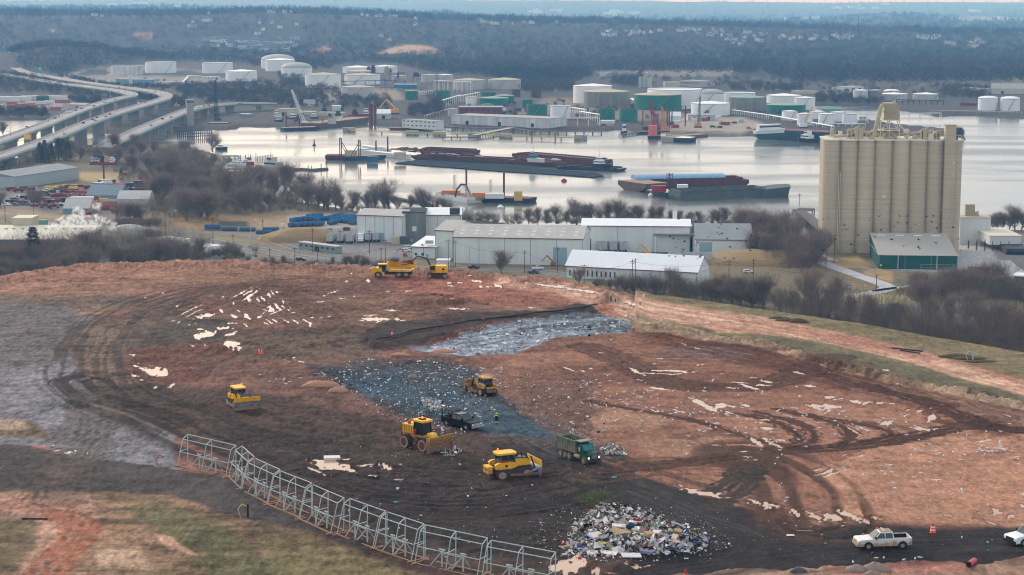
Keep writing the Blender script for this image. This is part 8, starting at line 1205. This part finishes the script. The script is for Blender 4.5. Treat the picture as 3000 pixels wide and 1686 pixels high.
litter('scattered_rubbish','rubbish scraps on the brown edge right of the slate slope',O(1240,940,1480,940,1540,1050,1500,1110,1330,1060,1250,1000),700,.05,.28,W1)
litter('scattered_rubbish','tattered film covering the grey slope',O(1040,875,1230,820,1450,792,1600,803,1585,832,1400,850,1285,884,1180,894),900,.08,.5,(10,8,3,0,10,3,0,1,2,.2,.1,.5,.2,4))
litter('scattered_rubbish','rubbish fragments trodden into the dark mud',O(620,1100,1000,1100,1450,1110,1600,1180,1500,1260,1400,1440,1000,1380,800,1240),420,.04,.22,W1)
litter('scattered_rubbish','rubbish crumbs along the haul road',O(1400,1120,1560,1180,2100,1330,2500,1340,2500,1400,1900,1420,1500,1300),160,.04,.2,W1)
litter('scattered_rubbish','clay crumbs and small scraps on the red clay',O(1300,900,2000,900,2500,1080,2500,1300,2050,1280,1600,1180),500,.03,.12,(2,2,4,6,1,0,6,1,1,0,0,0,0,4))
pc_=O(1600,1348,0,0)[0]
def ph(X,Y):return.32*np.exp(-((X-1850)/190)**2-((Y-1560)/50)**2)*rs.uniform(.2,1,np.shape(X))*(.5+fbm(X/30,Y/9,8))
litter('rubbish_pile','mixed household rubbish tipped in a broad low pile by the road',O(1415,1385,1435,1330,1480,1290,1520,1262,1580,1275,1650,1300,1720,1320,1790,1350,1760,1385,1680,1400,1560,1405,1440,1402),5200,.03,.42,W2,ph,.05)
litter('rubbish_pile','large sheets and boards in the household rubbish pile',O(1450,1375,1500,1300,1600,1300,1720,1345,1740,1375,1600,1395,1480,1395),150,.3,.75,W2,ph,.2)
litter('scattered_rubbish','thin scatter around the household rubbish pile',O(1330,1310,1500,1255,1760,1300,1850,1360,1780,1410,1420,1415,1360,1380),1900,.03,.18,W2)
litter('rubbish_pile','construction waste heap beside the green dump truck',[q('b3',*c_)for c_ in((880,150),(950,125),(1070,115),(1110,170),(1150,230),(1000,235),(890,200))],330,.05,.4,W2,lambda X,Y:.2*np.exp(-((X-1795)/40)**2-((Y-1312)/14)**2))
litter('rubbish_pile','small board and bag heap left of the black pickup',[q('k3',0,0)]and[(x_,y_)for x_,y_ in((1236,1176),(1262,1168),(1294,1182),(1312,1194),(1290,1204),(1262,1204),(1240,1190))],380,.08,.4,W2,lambda X,Y:.3+0*X)
litter('rubbish_pile','loose rubbish pushed by the compactor blade',[(1290,1322),(1330,1310),(1352,1318),(1330,1334),(1300,1338)],160,.06,.3,W2)
GRN=cloud('green_branches',[D(*q('b3',u,v))for u,v in((740,700),(800,690),(860,660),(930,690),(780,730),(880,710))],[1.4]*6,[.7]*6,110,.9,.025,mat('cut_greenery',(96,106,64),.9,var=.3,scale=2.),None,'heap of cut green branches above the rubbish pile',.1)
def slab_(T_,u,v,L_,W_,H_,m_,rz,tilt,label,name,cat,up=.4):o=MB().box(-L_/2,L_/2,-W_/2,W_/2,0,H_).build(name,m_,loc=D(*q(T_,u,v),up));o.rotation_euler=(radians(tilt),radians(tilt*.3),radians(rz));tag(o,label,cat)
foam=mat('foam_white',(224,214,206),.8,var=.05);ply=mat('plywood',(176,146,110),.8,var=.12,scale=3.);bag=mat('black_bag',(38,40,48),.35,var=.2,scale=3,bump=.05);bbl=mat('blue_bag',(28,66,150),.4);bdk=mat('dark_blue_sheet',(24,50,70),.5)
slab_('b3',840,1070,2.3,.95,.25,foam,55,22,'long white foam mattress lying tilted on the rubbish pile','mattress','mattress',.25);slab_('b3',1090,1030,2.4,1.,.12,ply,-30,18,'plywood sheet leaning in the middle of the rubbish pile','plywood_sheet','board',.25);slab_('b3',1200,1265,2.2,.9,.15,foam,12,14,'white appliance panel with grey vent at the front of the pile','appliance_panel','panel',.2);slab_('b3',1350,1235,1.5,.5,.3,mat('lilac_tub',(150,146,180),.5),-8,6,'lilac plastic tub front right of the pile','plastic_tub','tub',.2);slab_('b3',810,1235,1.3,.9,.1,foam,10,12,'square white board at the front left of the pile','white_board','board',.2);slab_('b3',990,1240,1.5,.8,.1,foam,-20,10,'curled pale sheet at the front of the pile','pale_sheet','sheet',.2);slab_('b3',555,1165,1.2,.35,.08,ply,25,5,'orange-brown plank at the left tip of the pile','plank','plank',.15);slab_('b3',1250,935,1.7,.6,.2,foam,8,8,'cream cushion on top of the rubbish pile','cushion','cushion',.25);slab_('b3',1080,970,1.7,.8,.15,foam,0,10,'pale slab behind the mattress on the pile','pale_slab','slab',.25);slab_('b3',1450,1030,1.5,.8,.1,foam,15,12,'white sheet right of the pile centre','white_sheet','sheet',.25);slab_('b3',1380,1065,1.1,.8,.4,ply,30,10,'brown cardboard box on the pile','cardboard_box','box',.25);slab_('b3',1670,1050,.9,.6,.3,ply,-20,20,'tan carton at the right side of the pile','carton','box',.5);slab_('b3',1630,1140,1.3,.7,.08,mat('pink_board',(190,160,146),.8),10,8,'pinkish board at the right side of the pile','board','board',.4);slab_('b4',225,1043,.9,.5,.04,foam,5,0,'pale flat board lying on the black road','flat_board','board',.03);slab_('b4',370,1000,2.,.1,.06,ply,-8,0,'wood lath lying on the black road','lath','lath',.03)
slab_('b2',765,280,2.2,1.1,.4,foam,10,4,'crumpled white sheet beside the muddy puddle','crumpled_sheet','sheet',.05);slab_('n2',600,1245,.6,.5,.3,bbl,0,0,'bright blue scrap at the left of the slate slope','blue_scrap','scrap',.1);slab_('n2',2095,1235,.9,.4,.1,mat('cyan_sheet',(30,130,190),.5),5,0,'cyan sheet left of the rear-view bulldozer','cyan_sheet','sheet',.1);slab_('k3',340,1378,.7,.3,.1,mat('cyan_rag',(60,170,180),.5),0,0,'turquoise rag on the haul road below the dump truck','turquoise_rag','rag',.05);slab_('b2',1410,715,.6,.3,.1,mat('cyan_rag',(60,170,180)),0,0,'blue-green rag in the black mud below the compactor','turquoise_rag','rag',.05)
i0=0
for T_,u,v,r_,m_ in sorted((('b3',1190,990,.6,bdk),('b3',880,1110,.3,bag),('b3',920,1112,.3,bag),('b3',960,1110,.3,bag),('b3',760,1080,.42,bbl),('b3',700,1005,.4,bag),('b3',1270,965,.4,bag),('b3',1650,990,.5,bag),('b3',1690,1010,.5,bag),('b3',1720,1080,.4,bag),('b3',1840,1110,.42,bag),('b3',1838,1128,.25,bbl),('b3',1160,1190,.5,bag),('b3',1290,1050,.3,mat('green_bag',(60,130,90),.5)),('b3',690,1165,.3,bbl),('b3',900,1185,.25,mat('yellow_bag',(220,170,70),.5)),('b3',520,1138,.25,redm),('b3',680,1278,.22,redm),('b3',1240,885,.22,mat('purple_bag',(130,50,140),.5)),('b3',1640,1190,.25,bbl),('b3',1600,1200,.4,bag),('b3',1020,1180,.4,bag)),key=lambda a_:a_[1]):
 b=MB().lathe([(.6,0),(1,.35),(.85,.9),(.3,1.25),(.05,1.3)],9);sd_=random.Random(i0);b.v=[(x*r_*sd_.uniform(.8,1.2),y*r_*sd_.uniform(.8,1.2),z*r_)for x,y,z in b.v];up_=float(.3*np.exp(-((q(T_,u,v)[0]-1860)/170)**2-((q(T_,u,v)[1]-1572)/42)**2))*.8
 c2={bag:'black',bbl:'blue',bdk:'dark blue',redm:'red'}.get(m_,m_.name.split('_')[0]);tag(b.build('rubbish_bag',m_,loc=D(*q(T_,u,v),up_),smooth=True),'%s bag in the household rubbish pile, %s bag from the left'%(c2,nth(i0)),'rubbish bag','bags in the rubbish pile');i0+=1
gw=mat('gull_white',(222,226,232),.8,var=.05);ggy=mat('gull_grey_back',(192,196,200),.8,var=.05);crow=mat('dark_bird',(36,34,40),.8)
def gull(wings=0,m0=gw,m1=ggy):
 b=MB().lathe([(.01,-.26),(.06,-.2),(.085,-.05),(.075,.08),(.045,.16),(.05,.2),(.035,.25),(.008,.3)],8);b.v=[(z,y,x*1.0+.2)for x,y,z in b.v];b.add([(-.2,-.05,.22),(-.2,.05,.22),(-.38,.03,.2),(-.38,-.03,.2)],[(0,1,2,3)],1);b.cyl((0,.03,.12),(0,.03,0),.008,n=3).cyl((0,-.03,.12),(0,-.03,0),.008,n=3)
 if wings:
  for s_ in(-1,1):b.add([(.1,s_*.05,.26),(-.1,s_*.05,.25),(-.12,s_*.38,.26+wings*.25),(.08,s_*.38,.28+wings*.25),(-.16,s_*.72,.24+wings*.42)],[(0,1,2,3),(3,2,4)],1)
 else:b.add([(.1,-.085,.24),(.1,.085,.24),(-.3,.03,.25),(-.3,-.03,.25),(-.02,0,.31)],[(0,1,4),(1,2,4),(2,3,4),(3,0,4)],1)
 o=b.build('gull',[m0,m1],smooth=False);me=o.data;bpy.data.objects.remove(o);return me
G0,G1,G2=gull(),gull(.6),gull(.15);K0,K1=gull(.4,crow,crow),gull(0,crow,crow)
def birds(T_,l_,place,up=0.,fl=(),meshes=None,nm='gull'):
 for i,(u,v)in enumerate(sorted(zip(l_[::2],l_[1::2]))):
  f_=(i%7==3)or up>0;me=(meshes[0]if meshes else(G1 if i%2 else G2))if f_ else(meshes[1]if meshes else G0);o=bpy.data.objects.new(nm,me);C.objects.link(o);o.location=D(*q(T_,u,v),.5 if f_ else 0.)if up==0 else P(*q(T_,u,v),up);o.rotation_euler=(0,0,R.uniform(-2.6,3.1));o.scale=(1.08,)*3 if up==0 else(2.,)*3
  tag(o,'%s %s %s, %s from the left there'%('flying' if f_ else 'standing','white gull' if nm=='gull' else 'dark bird',place,nth(i)),'gull' if nm=='gull' else 'bird',('gulls ' if nm=='gull' else 'dark birds ')+place)
birds('k3',(30,410,105,425,160,402,272,388,300,412,390,435,395,470,580,400,615,408,655,432,200,460,195,435,10,480,60,487,250,510,140,580,90,587,370,545,300,568,260,592,400,602,430,622,445,525,548,512,535,540,570,580,640,535,680,545,470,595,520,618,610,608,710,578,775,548,725,512,780,590,467,640,585,650,100,645,105,665,15,630,260,655,265,668,160,692,335,687,355,728,473,690,612,720,665,680,730,685,790,660,830,722,467,762,705,772,620,815,780,755),'on the red clay beyond the dump truck')
birds('k3',(240,912,215,800,240,812,350,850,620,922,930,515,1085,515,1140,577,1255,483,1325,445,1250,550,1265,606,1590,555,1825,570,1590,488,1765,518,1015,630,970,685,1150,693,1135,738,1210,725,1248,733,1340,745,1355,785,1418,718,1490,760,1465,783,1628,682,1612,640,910,745,965,770,850,785,820,820,930,802,1105,800,1270,828,1358,847,1308,865,1365,882,1310,900,1255,920,1190,905,1590,815,1680,800,1728,803,1765,833,1770,892,1665,885,1560,890,1585,918,1668,937,1487,945,1920,930,1090,970,1365,1005,1705,1060,1070,1147,1090,1067,1685,1222,1765,1212,2010,1110,2028,1155,1985,1187,1960,1248,1603,445),'on the middle of the rutted clay')
birds('k4',(155,690,250,685,290,690,408,700,318,602,90,752,235,782,352,768,388,760,530,755,578,742,562,665,508,833,517,886,270,908,307,1003,383,1075,675,815,715,747,740,755,790,772,705,860,905,900,925,822,1118,835,1165,852,1268,800,1372,803,1388,828,1475,868,1440,885,1395,955,1670,937,1640,690,1912,932,2195,922,2430,845,2340,922,2000,960,1518,1005,672,950,20,1010,85,1025,32,932),'on the rutted clay at the right')
birds('b4',(785,442,957,440,1230,387,1148,410,1240,415,1182,436,1255,525,1538,426,1467,470,1635,320,1690,540,1938,650,1280,580,1440,245,1478,225,1540,206,1628,142,1800,140,1695,203,1700,240,1725,224,1765,250,1865,214,1980,247,1942,293,1985,180,2100,215,2130,180,2150,150,2155,205,2145,238,2180,237,2212,208,2205,175,2222,250,2255,210,2303,206,2310,178,2340,145,2343,165,2328,122,2400,180,2382,196,2355,222,2450,205,2510,265,2515,285,2525,338,2215,745,2562,770,1950,1075,2560,688,1365,1303,1480,1290,1530,1280,1165,1280,1090,1285,855,1325,195,675,172,715,218,825),'on the bright clay at the lower right')
birds('n2',(135,1310,203,1290,275,1328,302,1335,340,1315,38,1242),'on the mud between bulldozer and boulders');
gl=[]
for _ in range(46):gl+=[R.uniform(420,2500),R.uniform(1180,1440)]
birds('n2',gl,'feeding on the slate-grey rubbish slope')
kl=[]
for _ in range(40):kl+=[R.uniform(1550,2450),R.uniform(880,1340)]
birds('m3',kl,'wheeling over the sheds',60.,meshes=(K0,K0),nm='crow');kl=[]
for _ in range(40):kl+=[R.uniform(500,1950),R.uniform(860,1240)]
birds('m4',kl,'wheeling before the silo',60.,meshes=(K0,K0),nm='crow')
birds('n1',(808,580,912,588,1035,593,1300,618,1452,628,1152,682,1300,680,1110,727,842,833,1078,912),'on the track left of the wet ruts',meshes=(K1,K1),nm='crow')
HAZE=7e-5
EXPO=0.9
DEN=True
cam=bpy.data.cameras.new('Camera');co=bpy.data.objects.new('Camera',cam);C.objects.link(co)
cam.sensor_width=36;cam.lens=F/3000*36;cam.clip_start=1;cam.clip_end=120000
co.location=(0,0,CZ);co.rotation_euler=(pi/2-TH,0,0);bpy.context.scene.camera=co
sc=bpy.context.scene
w=bpy.data.worlds.new('World');sc.world=w;w.use_nodes=True;N=w.node_tree.nodes;L=w.node_tree.links
bg=N['Background'];sky=N.new('ShaderNodeTexSky');sky.sky_type='NISHITA';sky.sun_disc=False
SE,SR=radians(24),radians(-38)
sky.sun_elevation=SE;sky.sun_rotation=SR;sky.air_density=1.2;sky.dust_density=3;sky.ozone_density=1.5
tc=N.new('ShaderNodeTexCoord');mp=N.new('ShaderNodeMapping');mp.inputs['Scale'].default_value=(1,1,7);L.new(tc.outputs['Generated'],mp.inputs[0])
n=N.new('ShaderNodeTexNoise');n.inputs['Scale'].default_value=2.2;n.inputs['Detail'].default_value=6;L.new(mp.outputs[0],n.inputs['Vector'])
r=N.new('ShaderNodeMapRange');r.inputs[1].default_value=.3;r.inputs[2].default_value=.7;r.inputs[3].default_value=.66;r.inputs[4].default_value=.95;L.new(n.outputs[0],r.inputs[0])
mx=N.new('ShaderNodeMix');mx.data_type='RGBA';L.new(r.outputs[0],mx.inputs[0]);L.new(sky.outputs[0],mx.inputs[6])
sx=N.new('ShaderNodeVectorMath');sx.operation='DOT_PRODUCT';L.new(tc.outputs['Generated'],sx.inputs[0]);sx.inputs[1].default_value=(sin(SR),cos(SR),.2)
mr=N.new('ShaderNodeMapRange');mr.inputs[1].default_value=.55;mr.inputs[2].default_value=1.02;L.new(sx.outputs['Value'],mr.inputs[0])
cm=N.new('ShaderNodeMix');cm.data_type='RGBA';cm.inputs[6].default_value=(5.0,5.3,5.8,1);cm.inputs[7].default_value=(12.4,11.6,10.6,1);L.new(mr.outputs[0],cm.inputs[0])
L.new(cm.outputs[2],mx.inputs[7]);L.new(mx.outputs[2],bg.inputs[0]);bg.inputs[1].default_value=.1
sl=bpy.data.lights.new('sun','SUN');sl.energy=.9;sl.angle=radians(14);sl.color=(1,.95,.88);so=bpy.data.objects.new('sun',sl);C.objects.link(so)
sd=Vector((sin(SR)*cos(SE),cos(SR)*cos(SE),sin(SE)));so.rotation_euler=(-sd).to_track_quat('-Z','Y').to_euler()
if HAZE:
 hb=MB().box(-14000,14000,-60,38000,-8,330).build('haze',[],None);hm=bpy.data.materials.new('haze_air');hm.use_nodes=True
 hN=hm.node_tree.nodes;hN.remove(hN['Principled BSDF']);pv=hN.new('ShaderNodeVolumePrincipled');pv.inputs['Density'].default_value=HAZE;pv.inputs['Color'].default_value=(.25,.59,1.,1);pv.inputs['Anisotropy'].default_value=.0;pv.inputs['Absorption Color'].default_value=(1,1,1,1)
 hm.node_tree.links.new(pv.outputs[0],hN['Material Output'].inputs['Volume']);hb.data.materials.append(hm);tag(hb,kind='stuff')
sc.render.engine='CYCLES';sc.cycles.use_denoising=DEN;sc.cycles.max_bounces=6;sc.cycles.diffuse_bounces=2;sc.cycles.glossy_bounces=3;sc.cycles.volume_bounces=1;sc.cycles.transmission_bounces=3
sc.cycles.filter_width=1.1;sc.cycles.use_adaptive_sampling=True;sc.cycles.adaptive_threshold=.01
sc.view_settings.view_transform='Standard';sc.view_settings.look='None';sc.view_settings.exposure=EXPO;sc.view_settings.gamma=1;sc.render.film_transparent=False
